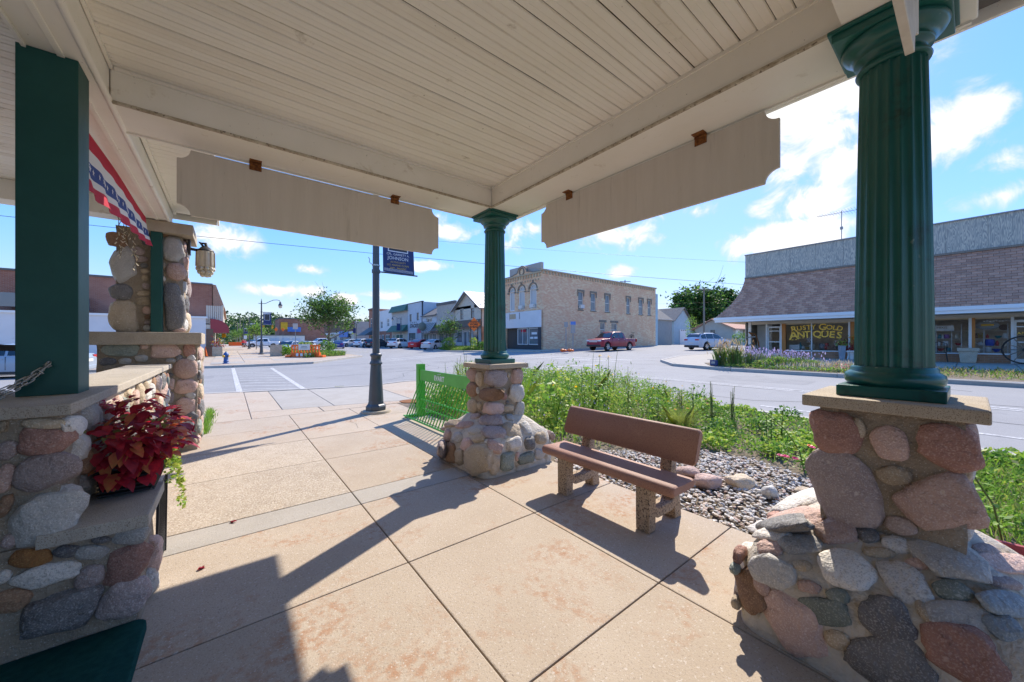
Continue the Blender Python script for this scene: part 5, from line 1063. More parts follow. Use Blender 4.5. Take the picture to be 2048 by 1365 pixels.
# petunias and marigolds
for k, (px, py, m, lb) in enumerate(((1590, 918, 'petal_hot', 'hot pink petunia nearest the gravel'), (1572, 914, 'petal_hot', 'pink petunia left of the larger one'), (1560, 912, 'petal_pink', 'small pale pink petunia at the left of the group'), (1625, 896, 'petal_hot', 'red petunia against the near pedestal'), (1638, 905, 'petal_hot', 'pink petunia tucked behind the near pedestal'), (1620, 893, 'sign_orange', 'orange petunia above the pink ones'), (1355, 780, 'petal_yellow', 'orange marigold before the road'), (1340, 782, 'sign_orange', 'orange marigold left of its twin'), (1375, 818, 'petal_yellow', 'yellow flower in the middle of the ground cover'), (1350, 820, 'petal_yellow', 'yellow flower just left of the middle'), (1415, 808, 'coleus_dark', 'dark red foliage plant in the bed'), (1412, 800, 'coleus_red', 'red foliage tip in the bed'))):
    c = at_z(px, py, .22 if k < 6 else .4); mb = MB()
    r0 = .042 if k < 6 else .03
    for j in range(7):
        a = j * .9; V, F = big_leaf(c, (math.cos(a) * .8 - .3, math.sin(a) * .8 - .3, .5), (0, 0, 1), r0, r0 * .5, .1); mb.add(V, F, 0, True)
    tag(mb.build('garden_flower', m), lb, 'flower', 'bright garden flowers in the bed')
# grass to the right of the near pedestal
C = []; 
for (x, y) in scatter(14000, [(4.4, .3), (5.2, 1.2), (7.9, 1.0), (7.3, -.5), (6.5, -4), (4.7, -4)], 4.2, 8.2, -4, 1.2, 8): C.append((x, y, gz(x, y) - .03))
o = obj('lawn_grass', blade_mesh('lawn_grass', np.array(C), np.random.uniform(.05, .14, len(C)), .004, 3, .5, [.5, .3, .2]), ['leaf_bright', 'leaf_mid', 'leaf_olive']); o['kind'] = 'stuff'; o['label'] = 'rough grass behind the near pedestal'
# ================================================================ vehicles
def wheel_parts(t, x, y, r_, w_, side):
    c = Vector((x, y, r_)); n = 22
    def ring(rr, yy): return [(x + rr * math.cos(2 * math.pi * i / n), yy, r_ + rr * math.sin(2 * math.pi * i / n)) for i in range(n)]
    o = y + side * w_ / 2; i_ = y - side * w_ / 2
    mb = MB(); mb.loft([ring(r_ * .62, o), ring(r_ * .9, o), ring(r_, o - side * .03), ring(r_, i_ + side * .03), ring(r_ * .9, i_), ring(r_ * .3, i_)], 0, True, False); ty = mb.build('wheel', 'rubber', t)
    mb = MB(); mb.loft([ring(r_ * .63, o - side * .005), ring(r_ * .58, o - side * .02), ring(r_ * .56, o - side * .05)], 0, True, False)
    for k in range(6):
        a = k * math.pi / 3; d = Vector((math.cos(a), 0, math.sin(a))); mb.beam(c + Vector((0, o - y - side * .025, 0)) + d * r_ * .1, c + Vector((0, o - y - side * .02, 0)) + d * r_ * .6, .07, .03, up=(0, 1, 0))
    mb.lathe([(.06, 0), (.05, .01)], (0, 0, 0), 8) if False else None
    mb.build('rim', 'hub', ty)
    mb = MB(); mb.add([(x, o - side * .06, r_)] + ring(r_ * .6, o - side * .06), [(0, 1 + i, 1 + (i + 1) % n) for i in range(n)]); mb.build('brake', 'plastic_dark', ty)
CARS = {
 'sedan': dict(L=4.75, W=1.82, H=1.44, r=.33, ax=(.90, 3.70), belt=.92, hood=[(0, .62), (.06, .72), (.5, .80), (1.25, .90)], roof=[(1.25, .90), (1.95, 1.36), (2.5, 1.44), (3.2, 1.42), (3.75, 1.22), (4.15, 1.03)], tail=[(4.15, 1.03), (4.65, .99), (4.75, .80)], pill=(1.55, 3.95), split=2.62),
 'suv': dict(L=4.65, W=1.86, H=1.66, r=.37, ax=(.92, 3.60), belt=1.06, hood=[(0, .68), (.06, .86), (.5, .98), (1.1, 1.06)], roof=[(1.1, 1.06), (1.75, 1.52), (2.3, 1.66), (3.4, 1.65), (4.1, 1.56), (4.52, 1.15)], tail=[(4.52, 1.15), (4.62, .95), (4.65, .75)], pill=(1.4, 4.30), split=2.55),
 'pickup': dict(L=6.1, W=2.03, H=1.98, r=.43, ax=(1.05, 4.75), belt=1.28, hood=[(0, .80), (.05, 1.10), (.3, 1.18), (1.45, 1.26)], roof=[(1.45, 1.26), (2.1, 1.80), (2.45, 1.95), (3.6, 1.97), (3.98, 1.86), (4.08, 1.30)], tail=[(4.08, 1.30), (4.10, 1.26), (6.0, 1.26), (6.08, 1.2), (6.1, .85)], pill=(1.65, 3.95), split=2.95),
}
def interp(P, x):
    if x <= P[0][0]: return P[0][1]
    for (a, b), (c, d) in zip(P[:-1], P[1:]):
        if x <= c: return b + (d - b) * (x - a) / max(c - a, 1e-6)
    return P[-1][1]
CARS['sedan'].update(roof=[(1.25, .90), (1.95, 1.36), (2.5, 1.44), (3.2, 1.42), (3.75, 1.22), (4.15, 1.03)])
def car(kind, paint, label, loc, heading, group='cars and trucks on the street', name=None):
    """heading: direction the bonnet points, measured from +x; local +x is the rear"""
    s_ = CARS[kind]; t = thing(name or ('pickup_truck' if kind == 'pickup' else 'parked_car'), label, 'truck' if kind == 'pickup' else 'car', (0, 0, 0), group=group); ORG[t.name] = Vector((0, 0, 0))
    L, W_, r_ = s_['L'], s_['W'] / 2, s_['r']; prof = s_['hood'] + s_['roof'][1:] + s_['tail'][1:]
    g0 = .24 if kind != 'pickup' else .42
    xs = sorted(set([round(L * i / 60, 4) for i in range(61)] + [p[0] for p in prof] + [round(a + r_ * 1.18 * math.cos(math.pi * k / 12), 4) for a in s_['ax'] for k in range(13)]))
    rings = []; belt = s_['belt']
    for x in xs:
        zb = g0 + (.12 if x < .1 or x > L - .1 else 0)
        for a in s_['ax']:
            d = abs(x - a)
            if d < r_ * 1.18: zb = max(zb, r_ + math.sqrt(max(0, (r_ * 1.18) ** 2 - d * d)))
        zt = interp(prof, x); e = min(x, L - x); w_ = W_ * (1 - .22 * max(0, 1 - e / .55) ** 2.2)
        zsh = min(belt, zt - .03); inb = s_['roof'][0][0] < x < s_['roof'][-1][0]
        wt = w_ * (.93 if not inb else .93 - .22 * max(0, (zt - belt)) / max(s_['H'] - belt, .1))
        zmid = max(zb + .01, min(.55 if kind != 'pickup' else .75, zsh - .02))
        half = [(0, zb), (w_ * .92, zb), (w_ * .985, zb + .02 if zb > zmid - .03 else zb + .06), (w_, max(zmid, zb + .03)), (w_ * .985, max(zsh - .06, zb + .05)), (w_ * .95, max(zsh, zb + .08)), (wt, max(zt - .05, zb + .1) if inb else max(zt - .015, zb + .1)), (wt * .86, max(zt - .008, zb + .11)), (0, max(zt + .012, zb + .12))]
        ring = [(x, y, z) for y, z in half] + [(x, -y, z) for y, z in half[-2:0:-1]]
        rings.append(ring)
    mb = MB(); mb.loft(rings, 0, True, True); body = mb.build('body', 'car_' + paint, t)
    md = body.modifiers.new('edges', 'EDGE_SPLIT'); md.split_angle = R(38)
    # lower sills and bumpers
    mb = MB(); mb.box((s_['ax'][0] + r_ * 1.2, -W_ * .97, g0 - .05), (s_['ax'][1] - r_ * 1.2, W_ * .97, g0 + .05)); mb.build('sill', 'plastic_dark', t, .02)
    for x0, x1 in ((-.03, .22), (L - .22, L + .03)):
        mb = MB(); mb.box((x0, -W_ * .84, g0 + .02), (x1, W_ * .84, g0 + .22)); mb.build('bumper', 'plastic_dark' if kind != 'sedan' else 'car_' + paint, t, .04)
    # glass: side windows lie just outside the cabin, screens just above it
    rf = s_['roof']; p0, p1 = s_['pill']; H = s_['H']
    def sidepoly(a, b, side):
        P = []; top = []
        n = 8
        for i in range(n + 1):
            x = a + (b - a) * i / n; zt = interp(prof, x) - .09; P.append((x, belt + .035)); top.append((x, max(zt, belt + .05)))
        def pt(x, z):
            f = (z - belt) / max(H - belt, .1); zt = interp(prof, x); fr = (zt - belt) / max(H - belt, .1); wtop = W_ * (.93 - .22 * fr); k = (z - belt) / max(zt - .05 - belt, .05); return (x, side * (W_ * .95 + (wtop - W_ * .95) * min(1, k) + .012), z)
        V = [pt(*p) for p in P] + [pt(*p) for p in top]; m_ = MB(); m_.add(V, [((i, i + 1, n + 2 + i, n + 1 + i) if side < 0 else (n + 1 + i, n + 2 + i, i + 1, i)) for i in range(n)], 0, True); return m_
    for side in (-1, 1):
        segs = [(p0 + .12, s_['split'] - .04), (s_['split'] + .04, min(p1, rf[-1][0] - .12) - (.75 if kind == 'suv' else .15))]
        if kind == 'suv': segs.append((p1 - .68, p1 - .05))
        for a, b in segs: sidepoly(a, b, side).build('side_window', 'car_glass', t)
    def screen(x0, x1, name):
        n = 6; V = []
        for i in range(n + 1):
            x = x0 + (x1 - x0) * i / n; zt = interp(prof, x); fr = max(0, (zt - belt)) / max(H - belt, .1); w2 = W_ * (.93 - .22 * fr) * .90
            V += [(x, -w2, zt + .016), (x, w2, zt + .016)]
        m_ = MB(); m_.add(V, [(2 * i, 2 * i + 2, 2 * i + 3, 2 * i + 1) for i in range(n)], 0, True); m_.build(name, 'car_glass', t)
    screen(rf[0][0] + .10, rf[2][0] - .18, 'windscreen'); screen(rf[-3][0] + (.12 if kind != 'pickup' else .40), rf[-1][0] - (.08 if kind != 'pickup' else .02), 'rear_window')
    for a, sd_ in ((s_['ax'][0], 1), (s_['ax'][0], -1), (s_['ax'][1], 1), (s_['ax'][1], -1)): wheel_parts(t, a, sd_ * (W_ - .12), r_, .23, sd_)
    zl = (.68, .84)[kind != 'sedan'] if kind != 'pickup' else 1.02
    for sd_ in (-1, 1):
        m_ = MB(); m_.box((-.0, sd_ * W_ * .52, zl - .06), (.30, sd_ * W_ * .86, zl + .07)); m_.build('headlight', 'head_lamp', t, .02)
        zt_ = .86 if kind == 'sedan' else (.98 if kind == 'suv' else 1.05); m_ = MB()
        if kind == 'pickup': m_.box((L - .10, sd_ * W_ * .80, .9), (L + .02, sd_ * W_ * .97, 1.22))
        else: m_.box((L - .30, sd_ * W_ * .46, zt_ - .06), (L - .015, sd_ * W_ * .86, zt_ + .07))
        m_.build('tail_light', 'tail_red', t, .015)
        m_ = MB(); x = p0 + .15; m_.box((x, sd_ * (W_ + .02), belt + .0), (x + .12, sd_ * (W_ + .17), belt + .14)); m_.build('mirror', 'car_' + paint if kind != 'pickup' else 'black', t, .03)
        for xh in (s_['split'] - .25, s_['split'] + .75): m_ = MB(); m_.box((xh, sd_ * (W_ * .975), belt - .12), (xh + .2, sd_ * (W_ * 1.005), belt - .085)); m_.build('door_handle', 'hub' if kind == 'pickup' else 'car_' + paint, t, .008)
        for xs_ in (s_['split'], s_['split'] + .95, s_['ax'][0] + r_ + .28): m_ = MB(); m_.box((xs_, sd_ * W_ * .97, g0 + .12), (xs_ + .012, sd_ * W_ * 1.001, belt - .02)); m_.build('door_seam', 'black', t)
    m_ = MB(); m_.box((L - .03, -.26, .62), (L + .012, .26, .75)); m_.build('licence_plate', 'offwhite', t)
    m_ = MB(); m_.box((-.02, -W_ * .48, zl - .14), (.10, W_ * .48, zl + .06)); m_.build('grille', 'plastic_dark' if kind != 'pickup' else 'hub', t, .02)
    t.location = loc; t.rotation_euler = (0, 0, heading + math.pi)
    # the model's origin is its nose; loc is the middle of the car
    d = Vector((math.cos(heading), math.sin(heading), 0)); t.location = Vector(loc) + d * L / 2
    return t
def park(kind, paint, px, D, heading, label, dz=0):
    p = at_d(px, CY, D); return car(kind, paint, label, (p.x, p.y, gz(p.x, p.y) - .12 + dz), R(heading))
tr = park('pickup', 'maroon', 1224, 37.8, 180, 'dark red crew-cab pickup parked along the yellow brick wall')
park('suv', 'skyblue', 1415, 36, -14, 'pale blue hatchback SUV driving away near the antiques corner')
park('sedan', 'silver', 871, 50.5, 30, 'silver sedan parked by the bed with the orange sign')
park('sedan', 'red', 842, 56, 33, 'bright red sedan parked left of the silver sedan')
park('suv', 'white', 800, 60, 33, 'white SUV parked before the green-trimmed shop')
park('suv', 'dark', 755, 66, 33, 'dark SUV partly hidden by the near lamp post')
park('suv', 'white', 730, 70, 33, 'white SUV just left of the dark one behind the lamp post')
park('suv', 'silver', 699, 76, 205, 'silver SUV facing the tree near the low shop')
park('sedan', 'blue', 677, 64, 75, 'deep blue sedan seen from behind right of the tree trunk')
park('pickup', 'white', 643, 83, 195, 'white pickup just left of the tree trunk')
park('sedan', 'skyblue', 612, 62, 240, 'pale hatchback behind the orange barricade')
park('sedan', 'white', 578, 45, 237, 'white sedan nosing out beside the concrete planter')
park('pickup', 'white', 525, 76, 190, 'white pickup parked beyond the second lamp')
park('suv', 'dark', 506, 82, 230, 'dark SUV behind the white pickup by the second lamp')
park('sedan', 'steel', 18, 15.5, 175, 'blue-grey car glimpsed through the porch behind the slatted swing')
# bicycle frame parts riding in the truck bed
bk = thing('bicycle', 'bicycle lying in the bed of the dark red pickup', 'bicycle', (0, 0, 0)); ORG[bk.name] = Vector((0, 0, 0))
mb = MB()
for x in (-.45, .45): mb.tube([(x + .3 * math.cos(a * .524), .0, .32 + .3 * math.sin(a * .524)) for a in range(13)], .022, 6, cap=False); 
mb.build('tyres', 'rubber', bk, kind='stuff'); mb = MB()
for a, b in (((-.45, 0, .32), (0, 0, .30)), ((0, 0, .30), (.35, 0, .72)), ((.35, 0, .72), (-.1, 0, .70)), ((-.1, 0, .70), (0, 0, .30)), ((-.45, 0, .32), (-.1, 0, .70)), ((.35, 0, .75), (.45, 0, .32)), ((.3, -.2, .85), (.3, .2, .85)), ((.35, 0, .7), (.3, 0, .86))): mb.tube([a, b], .018, 6)
mb.build('frame', 'black', bk)
q = at_d(1262, CY, 37.4); bk.location = (q.x, q.y, gz(q.x, q.y) + .88); bk.rotation_euler = (R(8), 0, R(15))
# ================================================================ buildings
class Wall:
    """a facade plane: origin O (ground corner), U along it, N outward"""
    def __init__(s, O, U, N): s.O = Vector(O); s.U = Vector(U); s.N = Vector(N)
    def p(s, u, z, n=0): return s.O + s.U * u + s.N * n + Vector((0, 0, z))
    def box(s, mb, u0, u1, z0, z1, n0, n1, mi=0):
        V = [s.p(u, z, n) for n in (n0, n1) for u, z in ((u0, z0), (u1, z0), (u1, z1), (u0, z1))]
        mb.add(V, [(0, 1, 2, 3), (7, 6, 5, 4), (0, 4, 5, 1), (1, 5, 6, 2), (2, 6, 7, 3), (3, 7, 4, 0)], mi); return mb
    def sheet(s, mb, L, z0, z1, ops, depth=.18, u0=0):
        us = sorted(set([u0, L] + [q for o in ops for q in o[:2]])); zs = sorted(set([z0, z1] + [q for o in ops for q in o[2:4]]))
        for a, b in zip(us[:-1], us[1:]):
            for c, d in zip(zs[:-1], zs[1:]):
                um, zm = (a + b) / 2, (c + d) / 2
                if any(o[0] < um < o[1] and o[2] < zm < o[3] for o in ops): continue
                mb.add([s.p(a, c), s.p(b, c), s.p(b, d), s.p(a, d)], [(0, 1, 2, 3)])
        for o in ops:
            if len(o) > 4: continue
            a, b, c, d = o[:4]
            for q in (((a, c), (b, c)), ((b, c), (b, d)), ((b, d), (a, d)), ((a, d), (a, c))): mb.add([s.p(*q[0]), s.p(*q[1]), s.p(*q[1], -depth), s.p(*q[0], -depth)], [(0, 1, 2, 3)])
        return mb
    def window(s, par, u0, u1, z0, z1, depth=.12, fw=.06, m='white', glass='pane_dark', bars=(0, 1), sill=None, name='window'):
        mb = MB()
        for a, b, c, d in ((u0, u0 + fw, z0, z1), (u1 - fw, u1, z0, z1), (u0 + fw, u1 - fw, z0, z0 + fw), (u0 + fw, u1 - fw, z1 - fw, z1)): s.box(mb, a, b, c, d, -depth + .0, -depth + .05)
        for k in range(1, bars[0] + 1): u = u0 + (u1 - u0) * k / (bars[0] + 1); s.box(mb, u - fw * .35, u + fw * .35, z0 + fw, z1 - fw, -depth, -depth + .045)
        for k in range(1, bars[1] + 1): z = z0 + (z1 - z0) * k / (bars[1] + 1); s.box(mb, u0 + fw, u1 - fw, z - fw * .4, z + fw * .4, -depth, -depth + .047)
        f = mb.build(name, m, par)
        mb = MB(); s.box(mb, u0, u1, z0, z1, -depth - .02, -depth + .015); mb.build('pane', glass, f)
        if sill: mb = MB(); s.box(mb, u0 - .08, u1 + .08, z0 - .12, z0, -depth, .06); mb.build('sill', sill, f)
        return f
def gable_prism(mb, w, x_, *a): pass
# ---- yellow brick corner building
gzc = gz(27.3, 29.4); Z0 = gzc - .1
yb = thing('brick_building', 'two-storey yellow brick corner building with arched windows and white shopfront band', 'building', (27.3, 29.4, Z0))
TOP = 9.35
ws = Wall((27.3, 29.4, 0), (1, 0, 0), (0, -1, 0)); wf = Wall((27.3, 36.2, 0), (0, -1, 0), (-1, 0, 0))
def side_u(px): return at_y(px, 600, 29.4).x - 27.3
def side_z(px, py): return at_y(px, py, 29.4).z
ups = [(side_u(980 + a * .1855), side_u(980 + b * .1855)) for a, b in ((950, 1005), (1085, 1140), (1240, 1290), (1470, 1510), (1603, 1648), (1700, 1735))]
zu1 = side_z(980 + 980 * .1855, 500 + 452 * .1855); zu0 = side_z(980 + 980 * .1855, 500 + 650 * .1855)
lows = [(side_u(980 + 1188 * .1855), side_u(980 + 1242 * .1855)), (side_u(980 + 1308 * .1855), side_u(980 + 1370 * .1855))]
zl1 = side_z(980 + 1215 * .1855, 500 + 785 * .1855); zl0 = zl1 - 1.9
ops = [(a, b, zu0, zu1) for a, b in ups] + [(a, b, zl0, zl1) for a, b in lows]
mb = MB(); ws.sheet(mb, 23.3, Z0, TOP, ops, .2); 
fr = [(.95, 1.95), (2.75, 3.85), (4.75, 5.9)]; fz0, fz1 = 5.15, 8.0
fops = [(a, b, fz0, fz1 - (b - a) / 2) for a, b in fr]
for a, b in fr:
    r_ = (b - a) / 2; n = 8
    for k in range(n):
        u0 = a + (b - a) * k / n; u1 = a + (b - a) * (k + 1) / n; um = (u0 + u1) / 2; fops.append((u0, u1, fz1 - r_, fz1 - r_ + math.sqrt(max(0, r_ * r_ - (um - a - r_) ** 2)), 0))
wf.sheet(mb, 6.8, 4.95, TOP - .2, fops, .2); wf.box(mb, 0, .25, Z0, 4.95, -.2, 0); wf.box(mb, 6.35, 6.8, Z0, 4.95, -.2, -.003)
mb.add([(50.6, 29.4, Z0), (50.6, 36.2, Z0), (50.6, 36.2, TOP), (50.6, 29.4, TOP)], [(0, 1, 2, 3)]); mb.add([(27.3, 36.2, Z0), (50.6, 36.2, Z0), (50.6, 36.2, TOP), (27.3, 36.2, TOP)], [(3, 2, 1, 0)])
mb.build('wall', 'yellow_brick', yb)
MB().box((27.6, 29.7, 9.0), (50.4, 36.0, 9.1)).build('roof', 'roof_grey', yb)
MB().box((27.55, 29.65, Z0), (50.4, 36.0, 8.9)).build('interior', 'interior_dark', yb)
cn = MB(); ws.box(cn, -.12, 23.4, TOP - .02, TOP + .14, -.25, .14); cn.build('cornice', 'trim_tan', yb)
cm = MB(); wf.box(cm, 0, 6.8, TOP - .22, TOP - .06, 0, .16)
cm.build('cornice', 'trim_tan', yb)
corb = MB()
for k in range(46): ws.box(corb, .1 + k * .5, .32 + k * .5, TOP - .36, TOP - .021, 0, .09)
corb.build('corbel', 'trim_tan', yb, kind='stuff')
corb = MB()
for k in range(14): wf.box(corb, .12 + k * .48, .32 + k * .48, TOP - .6, TOP - .222, 0, .1); wf.box(corb, .2 + k * .46, .36 + k * .46, TOP - 1.02, TOP - .82, 0, .09)
corb.build('corbel', 'trim_tan', yb, kind='stuff')
# scrolled parapet with roundel over the front
pm = MB(); P = [(.0, TOP - .06), (1.4, TOP - .04), (2.0, TOP + .12), (2.5, TOP + .18), (2.75, TOP + .62), (3.1, TOP + .88), (3.4, TOP + .95), (3.7, TOP + .88), (4.05, TOP + .62), (4.3, TOP + .18), (4.8, TOP + .12), (5.4, TOP - .04), (6.8, TOP - .06), (6.8, TOP - .18), (0, TOP - .18)]
pm.prism(P, lambda p: wf.p(p[0], p[1], -.2), lambda p: wf.p(p[0], p[1], .05)); pm.build('parapet', 'yellow_brick', yb)
pm = MB()
for k in range(16): a0, a1 = R(k * 22.5), R((k + 1) * 22.5); pm.beam(wf.p(3.4 + .42 * math.cos(a0), TOP + .32 + .42 * math.sin(a0), .09), wf.p(3.4 + .42 * math.cos(a1), TOP + .32 + .42 * math.sin(a1), .09), .12, .12, up=wf.N)
for (a, b) in zip(P[:12], P[1:13]): pm.beam(wf.p(a[0], a[1] + .04, -.05), wf.p(b[0], b[1] + .04, -.05), .3, .1)
pm.build('scroll_trim', 'stone_lintel', yb)
MB().box((27.9, 30.2, TOP), (28.3, 36.0, TOP + 1.15)).build('party_wall', 'concrete_wall', yb)
for (a, b), cu_ in zip(ups, ('curtain', 'pane_dark', 'flag_red', 'pane_dark', 'pane_dark', 'pane_dark')):
    ws.window(yb, a, b, zu0, zu1, .14, .09, 'offwhite', 'window_glass', (0, 1), 'stone_lintel')
    mb = MB(); ws.box(mb, a - .15, b + .15, zu1 - .02, zu1 + .18, 0, .08); ws.box(mb, a - .15, a, zu1 - .6, zu1 - .02, 0, .07); ws.box(mb, b, b + .15, zu1 - .6, zu1 - .02, 0, .07); mb.build('hood_mould', 'stone_lintel', yb)
    mb = MB(); ws.box(mb, a, b, zu0 + (zu1 - zu0) * (.5 if cu_ == 'pane_dark' else .35), zu1, -.24, -.2); mb.build('blind', 'curtain' if cu_ != 'flag_red' else 'flag_red', yb)
for a, b in lows:
    ws.window(yb, a, b, zl0, zl1, .14, .10, 'offwhite', 'window_glass', (0, 1), 'stone_lintel')
    mb = MB(); ws.box(mb, a - .2, b + .2, zl1, zl1 + .28, 0, .06); mb.build('hood_mould', 'stone_lintel', yb)
mb = MB(); ws.box(mb, ups[0][0] + .15, ups[0][1] - .15, zu0 + .15, zu0 + .6, -.05, .35); mb.build('air_conditioner', 'offwhite', yb, .02)
for k, (a, b) in enumerate(fr):
    r_ = (b - a) / 2; mb = MB()
    wf.box(mb, a, a + .12, fz0, fz1 - r_, -.15, -.08); wf.box(mb, b - .12, b, fz0, fz1 - r_, -.15, -.08); wf.box(mb, a + .12, b - .12, fz0, fz0 + .12, -.15, -.08); wf.box(mb, a + .12, b - .12, fz1 - r_ - .06, fz1 - r_ + .06, -.15, -.081)
    for j in range(10): a0, a1 = R(18 * j), R(18 * j + 18); mb.beam(wf.p(a + r_ + (r_ - .06) * math.cos(a0), fz1 - r_ + (r_ - .06) * math.sin(a0), -.115), wf.p(a + r_ + (r_ - .06) * math.cos(a1), fz1 - r_ + (r_ - .06) * math.sin(a1), -.115), .12, .07, up=wf.N)
    f = mb.build('window', 'white', yb); mb = MB(); wf.box(mb, a - .1, b + .1, fz0 - .05, fz1 + .1, -.24, -.18); mb.build('pane', 'curtain', f)
    mb = MB()
    for j in range(10): a0, a1 = R(18 * j), R(18 * j + 18); mb.beam(wf.p(a + r_ + (r_ + .14) * math.cos(a0), fz1 - r_ + (r_ + .14) * math.sin(a0), .03), wf.p(a + r_ + (r_ + .14) * math.cos(a1), fz1 - r_ + (r_ + .14) * math.sin(a1), .03), .12, .1, up=wf.N)
    wf.box(mb, a - .3, a - .02, fz1 - r_ - .25, fz1 - r_ - .1, 0, .1); wf.box(mb, b + .02, b + .3, fz1 - r_ - .25, fz1 - r_ - .1, 0, .1); wf.box(mb, a + r_ - .1, a + r_ + .1, fz1 + .12, fz1 + .45, 0, .1); mb.build('hood_mould', 'stone_lintel', yb)
    if k: mb = MB(); wf.box(mb, a + .25, b - .2, fz0 + .13, fz0 + .55, -.1, .3); mb.build('air_conditioner', 'offwhite', yb, .02)
mb = MB(); wf.box(mb, .15, 6.75, 3.05, 4.95, .0, .22); mb.build('sign_band', 'store_white', yb, .02)
mb = MB(); wf.box(mb, 1.3, 2.45, 4.15, 4.75, .22, .24); mb.build('sign_patch', 'trim_tan', yb)
mb = MB(); wf.box(mb, 1.2, 1.27, 4.0, 4.85, .22, .24); wf.box(mb, 3.1, 3.22, 4.1, 4.85, .22, .25); mb.build('sign_bracket', 'galv', yb)
mb = MB(); wf.box(mb, 6.25, 6.72, Z0, 3.05, -.003, .1); wf.box(mb, 2.3, 6.25, Z0, 1.05, -.003, .08); mb.build('bulkhead', 'charcoal', yb)
mb = MB(); wf.box(mb, .25, 1.3, Z0, 3.05, -.6, -.5); mb.build('recess', 'charcoal', yb)
wf.window(yb, 1.35, 2.2, Z0 + .15, 2.95, .4, .1, 'frame_alum', 'pane_dark', (0, 0), None, 'door')
for a, b in ((2.45, 4.35), (4.5, 6.2)): wf.window(yb, a, b, 1.07, 3.0, .1, .09, 'frame_alum', 'window_glass', (1 if a < 3 else 0, 0))
mb = MB(); wf.box(mb, 3.1, 4.0, 2.55, 2.85, -.08, -.06); mb.build('open_sign', 'flag_red', yb)
mb = MB(); wf.box(mb, 5.0, 5.9, 2.25, 2.5, -.08, -.06); wf.box(mb, 4.75, 5.3, 1.75, 1.98, -.08, -.06); wf.box(mb, 5.45, 6.0, 1.75, 1.98, -.08, -.06); mb.build('window_lettering', 'banner_white', yb)
ax = MB(); ws.box(ax, 23.3, 23.9, Z0 + .3, 8.6, -6, 0); ax.build('annex_wall', 'garage_blue', yb)
# ---- the shop row further along (facades face the street)
def shop(label, y0, y1, top, m, roofdepth=14, base_m='red_brick', name='shop_building', z0=None, x=27.3):
    zz = gz(x, y0) - .1 if z0 is None else z0
    t = thing(name, label, 'building', (x, y0, zz), group='storefront buildings across the street'); w_ = Wall((x, y1, 0), (0, -1, 0), (-1, 0, 0)); return t, w_, zz
def shell(t, w_, L, z0, z1, m, ops, depth=14, split=None, base=None):
    mb = MB(); x = w_.O.x; ya, yb_ = w_.O.y - L, w_.O.y
    if split:
        w_.sheet(mb, L, split, z1, [o for o in ops if o[2] >= split], .15); mb.build('wall', m, t)
        mb = MB(); w_.sheet(mb, L, z0, split, [o for o in ops if o[2] < split], .15); mb.build('shopfront_wall', base, t)
    else: w_.sheet(mb, L, z0, z1, ops, .15); mb.build('wall', m, t)
    MB().box((x + .2, ya + .003, z0), (x + depth, yb_ - .003, z1 - .02)).build('body', m, t)
S, w_, z0 = shop('cream gabled house-shop with metal roof and dark-framed upper windows', 41.7, 48.9, 6.3, '')
L = 7.2; ops = [(1.6, 2.5, 4.7, 6.3), (4.6, 5.5, 4.75, 6.6), (.4, 2.1, 1.2, 2.9), (2.5, 3.4, .7, 2.9), (3.7, 4.6, 1.2, 2.9), (5.0, 6.6, 1.1, 2.9)]
shell(S, w_, L, z0, 6.2, 'siding_cream', ops, 15, 3.6, 'siding_grey')
mb = MB(); mb.prism([(0, 6.2), (7.2, 6.2), (3.6, 8.55)], lambda p: w_.p(p[0], p[1], 0), lambda p: w_.p(p[0], p[1], -15)); mb.build('gable', 'siding_cream', S)
for sd in (0, 1):
    mb = MB(); e = (-.45, 5.95) if sd == 0 else (7.65, 5.95); mb.prism([e, (3.6, 8.62), (3.6, 8.74), (e[0], e[1] + .12)], lambda p: w_.p(p[0], p[1], .55), lambda p: w_.p(p[0], p[1], -15.3)); r_ = mb.build('roof', 'metal_roof', S)
    mb = MB(); mb.prism([(e[0], e[1] - .16), (3.6, 8.46), (3.6, 8.61), (e[0], e[1] - .003)], lambda p: w_.p(p[0], p[1], .53), lambda p: w_.p(p[0], p[1], .46)); mb.build('barge_board', 'awning_brown', r_)
    mb = MB()
    for k in range(26): d = -k * .6 + .3; mb.beam(w_.p(e[0], e[1] + .13, d), w_.p(3.6, 8.76, d), .05, .04)
    mb.build('roof_rib', 'metal_roof', r_, kind='stuff')
for o in ops: w_.window(S, *o, .12, .09, 'awning_brown' if o[2] > 4 else 'frame_alum', 'window_glass', (0, 1) if o[2] > 4 else (0, 0), None, 'window' if o[2] > .9 else 'door')
mb = MB(); mb.prism([(0, 3.55), (1.3, 3.55), (1.3, 3.42), (.1, 4.55), (0, 4.55)], lambda p: w_.p(-.1, p[1], p[0] * .7), lambda p: w_.p(7.3, p[1], p[0] * .7)); mb.build('awning', 'awning_brown', S)
mb = MB(); mb.box((27.32, 41.45, z0), (29.5, 41.69, 3.5)); mb.build('side_brick', 'orange_brick', S)
S, w_, z0 = shop('plain grey concrete-fronted flat-roofed shop beside the gabled house', 48.95, 55.05, 7.2, '')
ops = [(.6, 2.4, 1.2, 2.8), (2.8, 3.7, .7, 2.8), (4.0, 5.7, 1.2, 2.8)]; shell(S, w_, 6.1, z0, 7.4, 'concrete_wall', ops, 14)
for o in ops: w_.window(S, *o, .12, .1, 'offwhite', 'window_glass', (0, 0), None, 'window' if o[2] > .9 else 'door')
mb = MB(); w_.box(mb, -.05, 6.15, 7.3, 7.75, -.3, .08); mb.build('coping', 'roof_grey', S)
mb = MB(); w_.box(mb, .05, 6.0, 4.1, 4.9, 0, .1); mb.build('sign_band', 'siding_grey', S)
